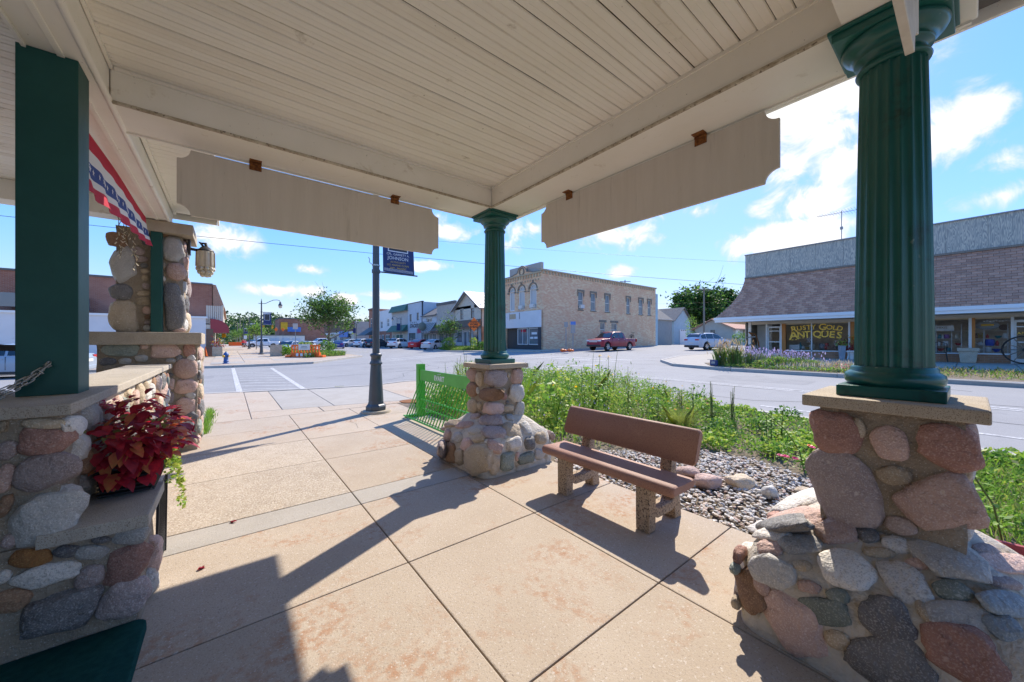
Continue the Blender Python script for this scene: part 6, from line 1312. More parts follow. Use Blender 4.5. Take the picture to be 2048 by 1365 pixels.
mb = MB(); mb.prism([(0, 4.0), (1.4, 3.1), (1.4, 2.98), (0, 3.0)], lambda p: w_.p(0, p[1], p[0]), lambda p: w_.p(6.1, p[1], p[0])); mb.build('awning', 'awning_brown', S)
S, w_, z0 = shop('low shop with grey shingled roof, striped dark awning and round hanging sign', 55.1, 60.75, 7.6, '')
ops = [(.5, 2.3, 1.1, 2.8), (2.9, 3.8, .7, 2.8), (4.1, 5.3, 1.1, 2.8), (1.6, 3.9, 4.75, 5.5)]; shell(S, w_, 5.65, z0, 5.85, 'siding_blue', ops, 13, 3.2, 'siding_grey')
for o in ops: w_.window(S, *o, .12, .09, 'white', 'window_glass', (1, 0), None, 'window' if o[2] > .9 else 'door')
mb = MB(); mb.prism([(.4, 5.75), (.4, 5.9), (-4, 8.3), (-4, 8.1)], lambda p: w_.p(0, p[1], p[0]), lambda p: w_.p(5.65, p[1], p[0])); mb.build('roof', 'roof_grey', S)
for k in range(18):
    mb = MB(); mb.prism([(0, 4.6), (1.1, 3.1), (1.1, 2.85), (1.13, 2.85), (1.13, 3.12), (.03, 4.62)], lambda p: w_.p(k * .314, p[1], p[0]), lambda p: w_.p(k * .314 + .31, p[1], p[0])); mb.build('awning_stripe', 'awning_dark' if k % 2 else 'siding_grey', S)
mb = MB(); mb.lathe([(.02, -.06), (.72, -.06), (.75, 0), (.72, .06), (.02, .06)], (0, 0, 0), 24); me = mb.mesh('hanging_sign'); me.transform(Matrix.Rotation(R(90), 4, 'X') @ Matrix.Scale(1, 4)); me.transform(Matrix.Translation(w_.p(3.3, 3.95, 1.5) - org(S))); obj('round_sign', me, 'leaf_silver', S)
mb = MB(); mb.tube([w_.p(3.3, 4.75, 0), w_.p(3.3, 4.75, 1.6)], .03, 6); mb.build('sign_bracket', 'black', S)
S, w_, z0 = shop('tall light blue board-fronted shop with small lettering and stars', 60.8, 67.45, 8.2, '')
ops = [(.9, 1.9, 5.2, 6.6), (4.2, 5.2, 5.3, 6.7), (.5, 3.7, 1.6, 3.0), (4.2, 5.2, .7, 3.0)]; shell(S, w_, 6.65, z0, 8.6, 'siding_blue', ops, 12)
for o in ops: w_.window(S, *o, .12, .1, 'charcoal', 'window_glass', (0, 1) if o[2] > 4 else (1, 0), None, 'window' if o[2] > .9 else 'door')
textmesh('lettering', 'STACKED', .95, basis(w_.p(3.2, 4.3, .03), w_.U, (0, 0, 1)), 'charcoal', S, .01, offset=.02); textmesh('lettering', 'GRILL', .5, basis(w_.p(3.0, 3.55, .03), w_.U, (0, 0, 1)), 'charcoal', S, .01) if False else None
for k in range(4): mb = MB(); mb.lathe([(.14, 0), (.14, .02)], (0, 0, 0), 5, sm=False); me = mb.mesh('star'); me.transform(basis(w_.p(1.6 + k * .8, 4.95, .02), w_.U, (0, 0, 1))); me.transform(Matrix.Translation(-org(S))); obj('star', me, 'charcoal', S)
mb = MB(); w_.box(mb, -.03, 6.68, 8.58, 8.72, -.3, .06); w_.box(mb, 6.5, 6.66, z0, 8.58, 0, .05); mb.build('edge_trim', 'charcoal', S)
S, w_, z0 = shop('cream shop with green cornice and green awning roof', 67.5, 76.05, 7.9, '')
ops = [(2.6, 3.4, 4.9, 6.4), (4.3, 5.1, 4.9, 6.4), (.8, 1.6, .7, 2.9), (2.2, 6.0, 1.3, 2.9)]; shell(S, w_, 8.55, z0, 8.2, 'siding_grey', ops, 14, 3.9, 'siding_cream')
for o in ops: w_.window(S, *o, .12, .1, 'white', 'window_glass' if o[3] - o[2] < 1.6 and o[2] > 4 else 'roof_green', (1, 0), None, 'window' if o[2] > .9 else 'door')
mb = MB(); mb.prism([(0, 7.5), (.7, 7.35), (.7, 7.5), (.1, 8.7), (0, 8.7)], lambda p: w_.p(-.1, p[1], p[0]), lambda p: w_.p(8.6, p[1], p[0])); mb.build('cornice', 'roof_green', S)
mb = MB(); mb.prism([(0, 3.6), (1.2, 3.3), (1.2, 3.45), (.1, 4.7), (0, 4.7)], lambda p: w_.p(-.1, p[1], p[0]), lambda p: w_.p(8.6, p[1], p[0])); mb.build('awning', 'roof_green', S)
S, w_, z0 = shop('plain white clapboard two-storey shop with brick ground floor', 76.1, 84.95, 8.2, '')
ops = [(1.4, 3.0, 4.3, 6.0), (5.8, 7.2, 4.6, 6.4), (.8, 1.7, .7, 2.9), (2.2, 4.0, .7, 2.9), (4.8, 7.6, 1.2, 2.9)]; shell(S, w_, 8.85, z0, 8.3, 'store_white', ops, 14, 3.7, 'red_brick')
for o in ops: w_.window(S, *o, .12, .12, 'white', 'window_glass', (1, 1), None, 'window' if o[2] > .9 else 'door')
S, w_, z0 = shop('narrow red brick two-storey building with dark slanted corner canopy', 85.0, 92.0, 8.9, '')
ops = [(1.2, 2.4, 4.5, 7.0), (4.4, 5.6, 4.5, 7.0), (1, 3, 1, 2.8), (4, 6, 1, 2.8)]; shell(S, w_, 7.0, z0, 9.0, 'red_brick', ops, 14)
for o in ops: w_.window(S, *o, .12, .12, 'white', 'window_glass')
mb = MB(); w_.box(mb, -.1, 7.1, 9.0, 9.4, -.3, .2); mb.build('cornice', 'awning_brown', S)
mb = MB(); mb.prism([(0, 4.8), (3.0, 2.9), (3.0, 2.75), (0, 3.0)], lambda p: w_.p(0, p[1], p[0]), lambda p: w_.p(7, p[1], p[0])); mb.build('canopy', 'awning_dark', S)
S, w_, z0 = shop('long low building with brown slatted front and blue sign beyond the shop row', 104, 140, 6.5, '', x=27.0)
ops = [(4, 8, 1, 2.8), (12, 16, 1, 2.8), (20, 24, 1, 2.8), (28, 33, 1, 2.8)]; shell(S, w_, 36, z0, 6.4, 'siding_cream', ops, 14)
for o in ops: w_.window(S, *o, .12, .12, 'awning_brown', 'window_glass', (2, 0))
mb = MB(); w_.box(mb, -.2, 36.2, 4.2, 6.9, 0, .6); mb.build('fascia', 'awning_brown', S); mb = MB(); w_.box(mb, -.2, 36.2, 3.6, 4.19, 0, .5); mb.build('band', 'store_white', S)
mb = MB(); w_.box(mb, 22, 32, 2.6, 4.4, .6, .8); mb.build('shop_sign', 'sky_blue_paint', S)
mb = MB(); mb.prism([(103.9, z0), (104, z0), (104, 6.9), (103.9, 6.9)], lambda p: (27.0, p[0], p[1]), lambda p: (41.0, p[0], p[1])); mb.build('end_wall', 'concrete_wall', S)
bb = thing('low_building', 'long grey garage building with pale doors across the far end of the street', 'building', (14, 165, 0)); 
MB().box((8, 165, -.2), (24, 180, 3.6)).build('wall', 'offwhite', bb); MB().box((7.8, 164.8, 3.6), (24.2, 180, 3.9)).build('roof', 'roof_grey', bb)
for k in range(4): MB().box((9 + k * 3.6, 164.9, -.1), (11.6 + k * 3.6, 164.98, 2.6)).build('garage_door', 'siding_blue', bb)
b2 = thing('brick_warehouse', 'brown brick warehouse wall behind the street tree', 'building', (20, 182, 0)); MB().box((17, 182, -.2), (40, 200, 11)).build('wall', 'red_brick', b2); MB().box((16.8, 181.8, 11), (40.2, 200, 11.5)).build('coping', 'roof_grey', b2)
MB().box((17.5, 181.7, 6.5), (20, 181.9, 9.5)).build('mural', 'sign_yellow', b2); MB().box((20, 181.7, 5.5), (25, 181.9, 7.5)).build('mural', 'sky_blue_paint', b2)
# ---- left block beyond the cross street
lb_ = thing('corner_building', 'white-walled corner building with red brick upper storey and maroon awning', 'building', (-1.6, 43, 0)); gl = .14
MB().box((-28, 43, -.1), (-1.62, 60, 3.55)).build('white_wall', 'store_white', lb_); MB().box((-28.1, 42.9, 3.55), (-1.5, 60, 3.72)).build('coping', 'fascia_white', lb_)
MB().box((-13.5, 45, 3.72), (-1.25, 60, 6.85)).build('brick_wall', 'red_brick', lb_); MB().box((-26, 45.2, 3.72), (-13.6, 60, 6.5)).build('brick_wall', 'red_brick', lb_)
MB().box((-13.6, 44.9, 6.85), (-1.2, 60, 7.0)).build('coping', 'roof_grey', lb_); MB().box((-18.5, 45.5, 6.5), (-17.0, 46.5, 8.2)).build('chimney', 'red_brick', lb_)
mb = MB(); mb.prism([(-1.2, 4.3), (-.2, 4.3), (-.25, 4.6), (-.95, 6.9), (-1.2, 6.95)], lambda p: (p[0], 45.1, p[1]), lambda p: (p[0], 60, p[1])); mb.build('mansard', 'shingle', lb_)
wl_ = Wall((-1.6, 43, 0), (0, 1, 0), (1, 0, 0))
mb = MB(); wl_.box(mb, .02, 17, -.1, 3.0, -.02, .3); mb.build('shopfront', 'siding_cream', lb_)
for a, b in ((2.2, 5.5), (6.0, 9.0), (10, 13.5)): wl_.box(MB(), 0, 1, 0, 1, 0, 1); mb = MB(); wl_.box(mb, a, b, .7, 2.5, .3, .33); mb.build('window', 'pane_dark', lb_)
mb = MB()
for k in range(40): wl_.box(mb, .3 + k * .4, .3 + k * .4 + .33, 3.2, 4.75, 1.15, 1.22)
for k in range(8): wl_.box(mb, .2, .26, 3.2, 4.75, -.0 + k * .15, .12 + k * .15)
wl_.box(mb, .2, 16.5, 3.1, 3.2, 0, 1.25); wl_.box(mb, .2, 16.5, 4.75, 4.83, 1.1, 1.25); mb.build('balcony', 'siding_cream', lb_)
mb = MB(); arc = [(0, 3.55)] + [(1.35 * math.sin(R(a)), 2.55 + 1.0 * math.cos(R(a))) for a in range(0, 91, 15)] + [(1.35, 2.25), (1.31, 2.25)] + [(1.31 * math.sin(R(a)), 2.52 + .97 * math.cos(R(a))) for a in range(90, -1, -15)] + [(0, 3.5)]
mb.prism(arc, lambda p: wl_.p(.0, p[1], p[0] + .3), lambda p: wl_.p(4.2, p[1], p[0] + .3)); mb.build('awning', 'awning_red', lb_)
mb = MB(); capP = [(0, 2.25), (0, 3.54)] + [(1.33 * math.sin(R(a)), 2.54 + .99 * math.cos(R(a))) for a in range(15, 91, 15)] + [(1.33, 2.25)]
mb.prism(capP, lambda p: wl_.p(-.03, p[1], p[0] + .3), lambda p: wl_.p(-.003, p[1], p[0] + .3)); mb.build('awning_end', 'awning_red', lb_)
mb = MB(); wl_.box(mb, -.05, .3, -.1, 2.6, .0, .5); mb.build('corner_post', 'awning_brown', lb_)
MB().box((-13.0, 42.86, 4.0), (-9.0, 44.99, 5.0)).build('rear_window', 'window_glass', lb_)
mb = MB(); mb.box((-11.2, 42.95, .9), (-10.2, 42.995, 2.2)); mb.build('boarded_window', 'trim_tan', lb_)
l2 = thing('shop_building', 'cream two-storey shops further along the walk past the maroon awning', 'building', (-1.6, 60.5, 0), group='storefront buildings across the street'); MB().box((-16, 60.1, -.1), (-1.5, 92, 5.4)).build('wall', 'siding_cream', l2); MB().box((-16, 60.1, 5.4), (-1.3, 92, 5.7)).build('cornice', 'trim_tan', l2)
wl2 = Wall((-1.5, 60.1, 0), (0, 1, 0), (1, 0, 0))
for k in range(6): mb = MB(); wl2.box(mb, 1.5 + k * 5, 5 + k * 5, .8, 2.8, .0, .04); mb.build('window', 'pane_dark', l2)
mb = MB(); mb.prism([(0, 3.4), (1.2, 2.8), (1.2, 2.7), (0, 3.0)], lambda p: wl2.p(0, p[1], p[0]), lambda p: wl2.p(31, p[1], p[0])); mb.build('awning', 'awning_dark', l2)
# ---- houses on the right-hand side street
gr_ = thing('barn_garage', 'pale blue gabled garage with white door beyond the yellow brick building', 'garage', (55, 30, 0)); zg = gz(60, 30)
def px_y(px, y): return at_y(px, 640, y).x
xa, xb = px_y(1348, 36.0), px_y(1380, 36.0); zt = at_y(1366, 618, 36.0).z; ze = at_y(1348, 641, 36.0).z
mb = MB(); mb.prism([(xa, zg - .5), (xb, zg - .5), (xb, ze), ((xa + xb) / 2 + .3, zt), (xa, ze)], lambda p: (p[0], 36.0, p[1]), lambda p: (p[0], 48.0, p[1])); mb.build('wall', 'garage_blue', gr_)
for s_ in (0, 1):
    e = (xa - .4, ze - .3) if s_ == 0 else (xb + .4, ze - .3); c = ((xa + xb) / 2 + .3, zt + .08); mb = MB(); mb.prism([e, c, (c[0], c[1] + .15), (e[0], e[1] + .15)], lambda p: (p[0], 35.6, p[1]), lambda p: (p[0], 48.3, p[1])); mb.build('roof', 'roof_grey', gr_)
mb = MB(); mb.box((px_y(1359, 36), 35.9, zg - .4), (px_y(1373, 36), 35.97, at_y(1366, 660, 36).z)); d_ = mb.build('garage_door', 'white', gr_)
mb = MB()
for k in range(3): u = px_y(1361.5 + k * 4, 36); mb.box((u, 35.86, at_y(1366, 662.5, 36).z), (u + .35, 35.895, at_y(1366, 660.8, 36).z))
mb.build('light_pane', 'awning_brown', d_)
bx0, bx1 = 51.2, px_y(1344, 34); zsh_ = at_y(1330, 641, 34).z
sh = thing('plank_shed', 'weathered grey plank shed with dark roof between brick wall and blue garage', 'shed', (52, 34, 0))
MB().box((bx0, 34, zg - .5), (bx1, 40, zsh_)).build('wall', 'barn_grey', sh)
mb = MB(); mb.prism([(33.7, zsh_), (36.9, zsh_ + 2.4), (40.3, zsh_)], lambda p: (bx0, p[0], p[1]), lambda p: (bx1 + .1, p[0], p[1])); mb.build('roof', 'roof_grey', sh); MB().box((bx0, 33.85, zsh_ - .02), (bx1 + .12, 33.98, zsh_ + .15)).build('gutter', 'fascia_white', sh)
MB().box((bx0 + .3, 33.93, zg - .4), (bx0 + 1.3, 33.99, zg + 2.0)).build('door', 'awning_brown', sh)
hs = thing('low_house', 'low tan house with grey gabled roof behind the pale blue SUV', 'house', (62, 26, 0))
HX = 64.0; hA, hB, hC = at_x(1390, 659, HX), at_x(1466, 657, HX), at_x(1425, 641, HX); hz = gz(64, 25) - .4
mb = MB(); mb.prism([(hA.y, hz), (hB.y, hz), (hB.y, hB.z), (hC.y, hC.z), (hA.y, hA.z)], lambda p: (HX, p[0], p[1]), lambda p: (HX + 16, p[0], p[1])); mb.build('wall', 'house_tan', hs)
for e, up in (((hA.y + .5, hA.z - .25), 1), ((hB.y - .5, hB.z - .25), -1)): mb = MB(); mb.prism([e, (hC.y, hC.z + .05), (hC.y, hC.z + .22), (e[0], e[1] + .17)], lambda p: (HX - .5, p[0], p[1]), lambda p: (HX + 16.4, p[0], p[1])); mb.build('roof', 'shingle', hs)
wa, wb = at_x(1421, 661, HX), at_x(1430, 668, HX); MB().box((HX - .04, wa.y, wb.z), (HX - .003, wb.y, wa.z)).build('window', 'pane_dark', hs)
wc = at_y(1471, 660, hB.y); MB().box((wc.x, hB.y - .05, wc.z - 1.2), (wc.x + 1.6, hB.y - .003, wc.z)).build('window', 'white', hs)
wc = at_y(1486, 661, hB.y); MB().box((wc.x, hB.y - .05, wc.z - 1.0), (wc.x + 1.8, hB.y - .003, wc.z)).build('window', 'pane_dark', hs)
h2 = thing('white_house', 'white house with blue-grey roof peeking above the low tan house', 'house', (85, 45, 0)); MB().box((82, 44, 0), (96, 52, 5.0)).build('wall', 'offwhite', h2)
mb = MB(); mb.prism([(43.5, 4.9), (48, 7.0), (52.5, 4.9)], lambda p: (81.5, p[0], p[1]), lambda p: (96.5, p[0], p[1])); mb.build('roof', 'metal_roof', h2)
# ================================================================ antiques shop
m = bpy.data.materials.new('ply_grain'); m.use_nodes = True; t_ = m.node_tree; N_ = t_.nodes; L_ = t_.links
g_ = N_.new('ShaderNodeNewGeometry'); mp_ = N_.new('ShaderNodeMapping'); mp_.inputs['Scale'].default_value = (6.0, 6.0, .7); L_.new(g_.outputs['Position'], mp_.inputs[0])
oi_ = N_.new('ShaderNodeObjectInfo'); va_ = N_.new('ShaderNodeVectorMath'); va_.operation = 'ADD'; L_.new(mp_.outputs[0], va_.inputs[0]); mu_ = N_.new('ShaderNodeMath'); mu_.operation = 'MULTIPLY'; mu_.inputs[1].default_value = 40; L_.new(oi_.outputs['Random'], mu_.inputs[0]); L_.new(mu_.outputs[0], va_.inputs[1])
no_ = N_.new('ShaderNodeTexNoise'); no_.inputs['Scale'].default_value = 1.1; no_.inputs['Detail'].default_value = 2.0; L_.new(va_.outputs[0], no_.inputs[0])
m1_ = N_.new('ShaderNodeMath'); m1_.operation = 'MULTIPLY'; m1_.inputs[1].default_value = 75; L_.new(no_.outputs[0], m1_.inputs[0]); m2_ = N_.new('ShaderNodeMath'); m2_.operation = 'SINE'; L_.new(m1_.outputs[0], m2_.inputs[0])
rr_ = N_.new('ShaderNodeMapRange'); rr_.inputs[1].default_value = -.5; rr_.inputs[2].default_value = .6; L_.new(m2_.outputs[0], rr_.inputs[0])
mx_ = N_.new('ShaderNodeMix'); mx_.data_type = 'RGBA'; L_.new(rr_.outputs[0], mx_.inputs['Factor']); mx_.inputs['A'].default_value = (.33, .33, .30, 1); mx_.inputs['B'].default_value = (.58, .54, .44, 1)
L_.new(mx_.outputs['Result'], N_['Principled BSDF'].inputs['Base Color']); N_['Principled BSDF'].inputs['Roughness'].default_value = .85; MATS['ply_grain'] = m
FX = 27.0; AZ = gz(27, 3); AY0, AY1 = -12.0, 9.3
an = thing('antiques_shop', 'antiques shop with brown shingled mansard roof, plywood parapet and gold window lettering', 'building', (FX, 3, AZ))
# parapet of upright plywood sheets
for k in range(18):
    a = AY1 - k * 1.22; MB().box((FX + .02, a - 1.212, 5.70), (FX + .08, a, 7.16 + (.06 if k > 9 else 0))).build('plywood_sheet', 'ply_grain', an)
MB().box((FX + .085, AY0, 5.6), (FX + .30, AY1, 7.15)).build('parapet_core', 'barn_grey', an)
MB().box((FX - .03, AY0, 7.162), (FX + .34, AY1 + .03, 7.215)).build('parapet_cap', 'galv', an); MB().box((FX - .10, AY0, 5.60), (FX + .018, AY1, 5.695)).build('ledge', 'wood_grey', an)
# mansard: sheathing plus single shingles
def edge_y(t): return AY1 + 1.25 * (1 - t) ** 2.4
mb = MB(); n = 10; V = []
for i in range(n + 1): t = i / n; V += [(25.53 + 1.5 * t, AY0, 2.985 + 2.63 * t), (25.53 + 1.5 * t, edge_y(t), 2.985 + 2.63 * t), (40, edge_y(t), 2.985 + 2.63 * t)]
mb.add(V, [(3 * i + 1, 3 * i, 3 * i + 3, 3 * i + 4) for i in range(n)] + [(3 * i + 2, 3 * i + 1, 3 * i + 4, 3 * i + 5) for i in range(n)]); mb.build('roof_sheathing', 'shingle_gap', an)
ROWS = 21; cand = []
for r_ in range(ROWS):
    t = r_ / ROWS; y = AY0 + (.15 if r_ % 2 else 0); yl = edge_y(t)
    while y < yl - .05:
        y2 = min(y + .30, yl); cand.append((r_, t, y, y2)); y = y2
nrm = Vector((-2.63, 0, 1.5)).normalized(); alg = Vector((1.5, 0, 2.63)).normalized()
def shingle_v(t, y, y2, j):
    b = Vector((25.5 + 1.5 * t, 0, 3.0 + 2.63 * t)); hgt = 3.03 / ROWS + .01
    o1 = .030 + .006 * math.sin(j * 12.9); V = []
    for (s_, off) in ((0, o1), (hgt, .010)):
        for yy in (y + .005, y2 - .005): V.append(b + alg * s_ + nrm * off + Vector((0, yy, 0)))
    for (s_, off) in ((0, o1 - .018), (hgt, .002)):
        for yy in (y + .005, y2 - .005): V.append(b + alg * s_ + nrm * off + Vector((0, yy, 0)))
    return V, [(0, 2, 3, 1), (0, 1, 5, 4), (0, 4, 6, 2), (1, 3, 7, 5)]
near_ = [c for c in cand if -1.95 < c[2] < 1.1][:230] + [c for c in cand if 3.7 < c[2] < 4.5][:60]; ns = set(near_); rest = MB()
for j, c in enumerate(cand):
    V, F = shingle_v(c[1], c[2], c[3], j)
    if c in ns:
        mb = MB(); mb.add(V, F); mb.build('shingle', 'shingle', an)
    elif c[2] > -6: rest.add(V, F, j * 7 % 3)
mat('shingle_b', (.50, .27, .18), .92, (.42, .225, .15), 3.5, bump=.4, bscale=120); mat('shingle_c', (.64, .37, .25), .92, (.56, .32, .21), 3.5, bump=.4, bscale=120)
rest.build('shingles', ['shingle', 'shingle_b', 'shingle_c'], an, kind='stuff')
mb = MB()
for r_ in range(ROWS):   # courses on the hip end
    t = r_ / ROWS; t2 = (r_ + 1) / ROWS; x = 25.53 + 1.5 * t + (.15 if r_ % 2 else 0)
    while x < 33:
        mb.add([(x, edge_y(t) + .02, 3.0 + 2.63 * t), (x + .29, edge_y(t) + .02, 3.0 + 2.63 * t), (x + .29, edge_y(t2) + .006, 3.0 + 2.63 * t2), (x, edge_y(t2) + .006, 3.0 + 2.63 * t2)], [(1, 0, 3, 2)], int(x * 7) % 3); x += .30
mb.build('hip_shingles', ['shingle', 'shingle_b', 'shingle_c'], an, kind='stuff')
MB().box((25.42, AY0, 2.86), (25.50, 10.62, 3.03)).build('gutter', 'fascia_white', an, .01); MB().box((25.47, AY0, 2.72), (25.53, 10.58, 2.859)).build('fascia', 'fascia_white', an, .004); MB().box((25.53, 10.52, 2.74), (36, 10.60, 2.98)).build('fascia', 'fascia_white', an)
MB().box((25.535, AY0, 2.73), (36, 10.515, 2.76)).build('soffit', 'trim_tan', an)
wA = Wall((FX, 9.1, 0), (0, -1, 0), (-1, 0, 0))   # u = 9.1 - y
U = lambda y: 9.1 - y
zs, zt = .95, 2.50
mb = MB()
for a, b in ((7.06, 3.75), (3.7, -1.08)): wA.box(mb, U(a), U(b), AZ - .1, zs - .06, -.15, 0)
mb.build('bulkhead', 'orange_brick', an)
mb = MB(); wA.box(mb, U(7.06), U(4.2), zs - .06, zs, -.15, .05); wA.box(mb, U(3.7), U(-1.08), zs - .06, zs, -.15, .05); mb.build('sill', 'fascia_white', an)
mb = MB(); wA.box(mb, 0, U(AY0), zt + .06, 2.73, -.15, -.0); mb.build('header', 'siding_cream', an)
for (a, b, c) in ((9.1, 8.95, 'fascia_white'), (8.12, 8.03, 'frame_alum'), (7.34, 7.27, 'frame_alum'), (7.27, 7.07, 'cedar'), (5.84, 5.79, 'frame_alum'), (4.22, 4.14, 'frame_alum'), (1.25, 1.17, 'frame_alum'), (.09, -.0, 'frame_alum'), (-.001, -.10, 'cedar'), (-1.06, -1.14, 'frame_alum')):
    mb = MB(); wA.box(mb, U(a), U(b), AZ - .05, 2.56 if c != 'fascia_white' else 2.73, -.09, .05); mb.build('mullion', c, an)
for (a, b) in ((7.07, 5.84), (5.79, 4.22), (3.7, 2.5), (2.45, 1.25), (1.17, .09), (-.10, -1.06)):
    mb = MB(); wA.box(mb, U(a), U(b), zs, zt + .06, -.05, -.044); mb.build('window_pane', 'shop_glass', an)
    mb = MB(); wA.box(mb, U(a), U(b), zt, zt + .058, -.07, .02); mb.build('window_head', 'trim_tan', an)
mb = MB(); wA.box(mb, U(4.14), U(3.7), AZ - .05, 2.56, -.1, .02); mb.build('cedar_panel', 'cedar', an)
for (y0, y1, name) in ((8.03, 7.34, 'door'), (-1.14, -2.1, 'door')):
    mb = MB()
    for (a, b, c, d) in ((y0, y0 - .07, AZ, 2.42), (y1 + .07, y1, AZ, 2.42), (y0 - .07, y1 + .07, AZ, AZ + .2), (y0 - .07, y1 + .07, 2.32, 2.42), (y0 - .07, y1 + .07, 1.42, 1.48), (y0 - .07, y1 + .07, 2.10, 2.15)): wA.box(mb, U(a), U(b), c, d, -.1, -.03)
    d_ = mb.build(name, 'frame_alum', an); mb = MB(); wA.box(mb, U(y0 - .07), U(y1 + .07), AZ + .2, 2.32, -.07, -.062); mb.build('pane', 'shop_glass', d_)
mb = MB(); wA.box(mb, U(8.95), U(8.12), AZ - .05, 2.56, -1.2, -1.1); mb.build('recess_wall', 'offwhite', an)
# interior room
mb = MB(); mb.box((FX + 4.0, AY0, AZ - .1), (FX + 4.1, AY1, 3.2)); mb.build('back_wall', 'interior_mid', an); MB().box((FX + .16, AY0, AZ - .12), (FX + 4, AY1, AZ - .02)).build('floor', 'interior_mid', an); MB().box((FX - .0, AY1 - .05, AZ - .1), (FX + 10, AY1, 5.6)).build('end_wall', 'house_tan', an); MB().box((FX + .1, AY0, 2.77), (FX + 10, AY1 - .06, 2.85)).build('room_ceiling', 'interior_mid', an)
# gold lettering, arched
def arc_text(s_, yc, zc, h, span, rise, name='lettering', big=None):
    n = len(s_); wid = {'I': .45, ' ': .5, 'T': .8, 'L': .8, 'Q': 1.1, 'G': 1.1, 'A': 1.0, 'O': 1.08}; ws_ = [wid.get(c, .95) * (1.25 if k in (big or ()) else 1) for k, c in enumerate(s_)]; tot = sum(ws_); u = -.5
    for k, c in enumerate(s_):
        f = u + ws_[k] / tot / 2; u += ws_[k] / tot
        if c == ' ': continue
        y = yc - f * span; z = zc + rise * (1 - 4 * f * f); rot = 8 * rise * f / span; hh = h * (1.35 if k in (big or ()) else 1)
        Ux = Vector((0, -math.cos(rot), -math.sin(rot) * 1.0)); Vx = Vector((0, -math.sin(rot), math.cos(rot)))
        textmesh(name, c, hh, basis((FX - .012, y, z), Ux, Vx), 'gold_leaf', an, .003, offset=.022 * hh)
        textmesh('letter_shadow', c, hh, basis((FX + .008, y + .02, z - .02), Ux, Vx), 'gold_shadow', an, .003, offset=.026 * hh)
        mb = MB(); o = Vector((FX - .0135, y, z)); hw = ws_[k] * span / tot * .36
        if c in 'RTYNIAFP':
            for q in ((-1, -.35), (1, .35)) if c in 'RNA' else ((0, 0),): mb.beam(o - Vx * hh * .345 + Ux * hw * (q[0] * .6 - .32), o - Vx * hh * .345 + Ux * hw * (q[0] * .6 + .32), .008, hh * .07, up=Vx)
        if c in 'UYNI':
            for q in (-1, 1) if c != 'I' else (0,): mb.beam(o + Vx * hh * .345 + Ux * hw * (q * .6 - .30), o + Vx * hh * .345 + Ux * hw * (q * .6 + .30), .008, hh * .07, up=Vx)
        if mb.v: mb.build('serif', 'gold_leaf', an)
arc_text('RUSTY GOLD', 5.63, 2.17, .37, 2.35, .14, big=(0, 6)); arc_text('ANTIQUES', 5.66, 1.79, .52, 2.45, .10, big=(0,))
textmesh('lettering', 'RUSTY', .14, basis((FX - .075, -1.62, 2.0), (0, -1, 0), (0, 0, 1)), 'gold_leaf', an, .002); textmesh('lettering', 'ANTIQUES', .17, basis((FX - .075, -1.62, 1.83), (0, -1, 0), (0, 0, 1)), 'gold_leaf', an, .002)
# ---- antenna on the roof
at_ = thing('roof_antenna', 'old television aerial on a mast above the shop parapet', 'antenna', (28.5, 4.8, 7.1)); mb = MB(); mb.tube([(28.5, 4.75, 5.7), (28.5, 4.75, 9.2)], .02, 6); mb.build('mast', 'galv', at_)
mb = MB(); A_, B_ = at_x(1633, 435, 28.5), at_x(1716, 420, 28.5); mb.tube([A_, B_], .014, 6)
for k in range(14): c = A_.lerp(B_, (k + .5) / 14); l_ = .35 + .45 * k / 14; mb.tube([c - Vector((l_, 0, 0)), c + Vector((l_, 0, 0))], .007, 4)
mb.build('aerial', 'galv', at_); mb = MB(); mb.box((28.44, 4.69, 8.1), (28.56, 4.81, 8.25)); mb.build('rotor', 'galv', at_)
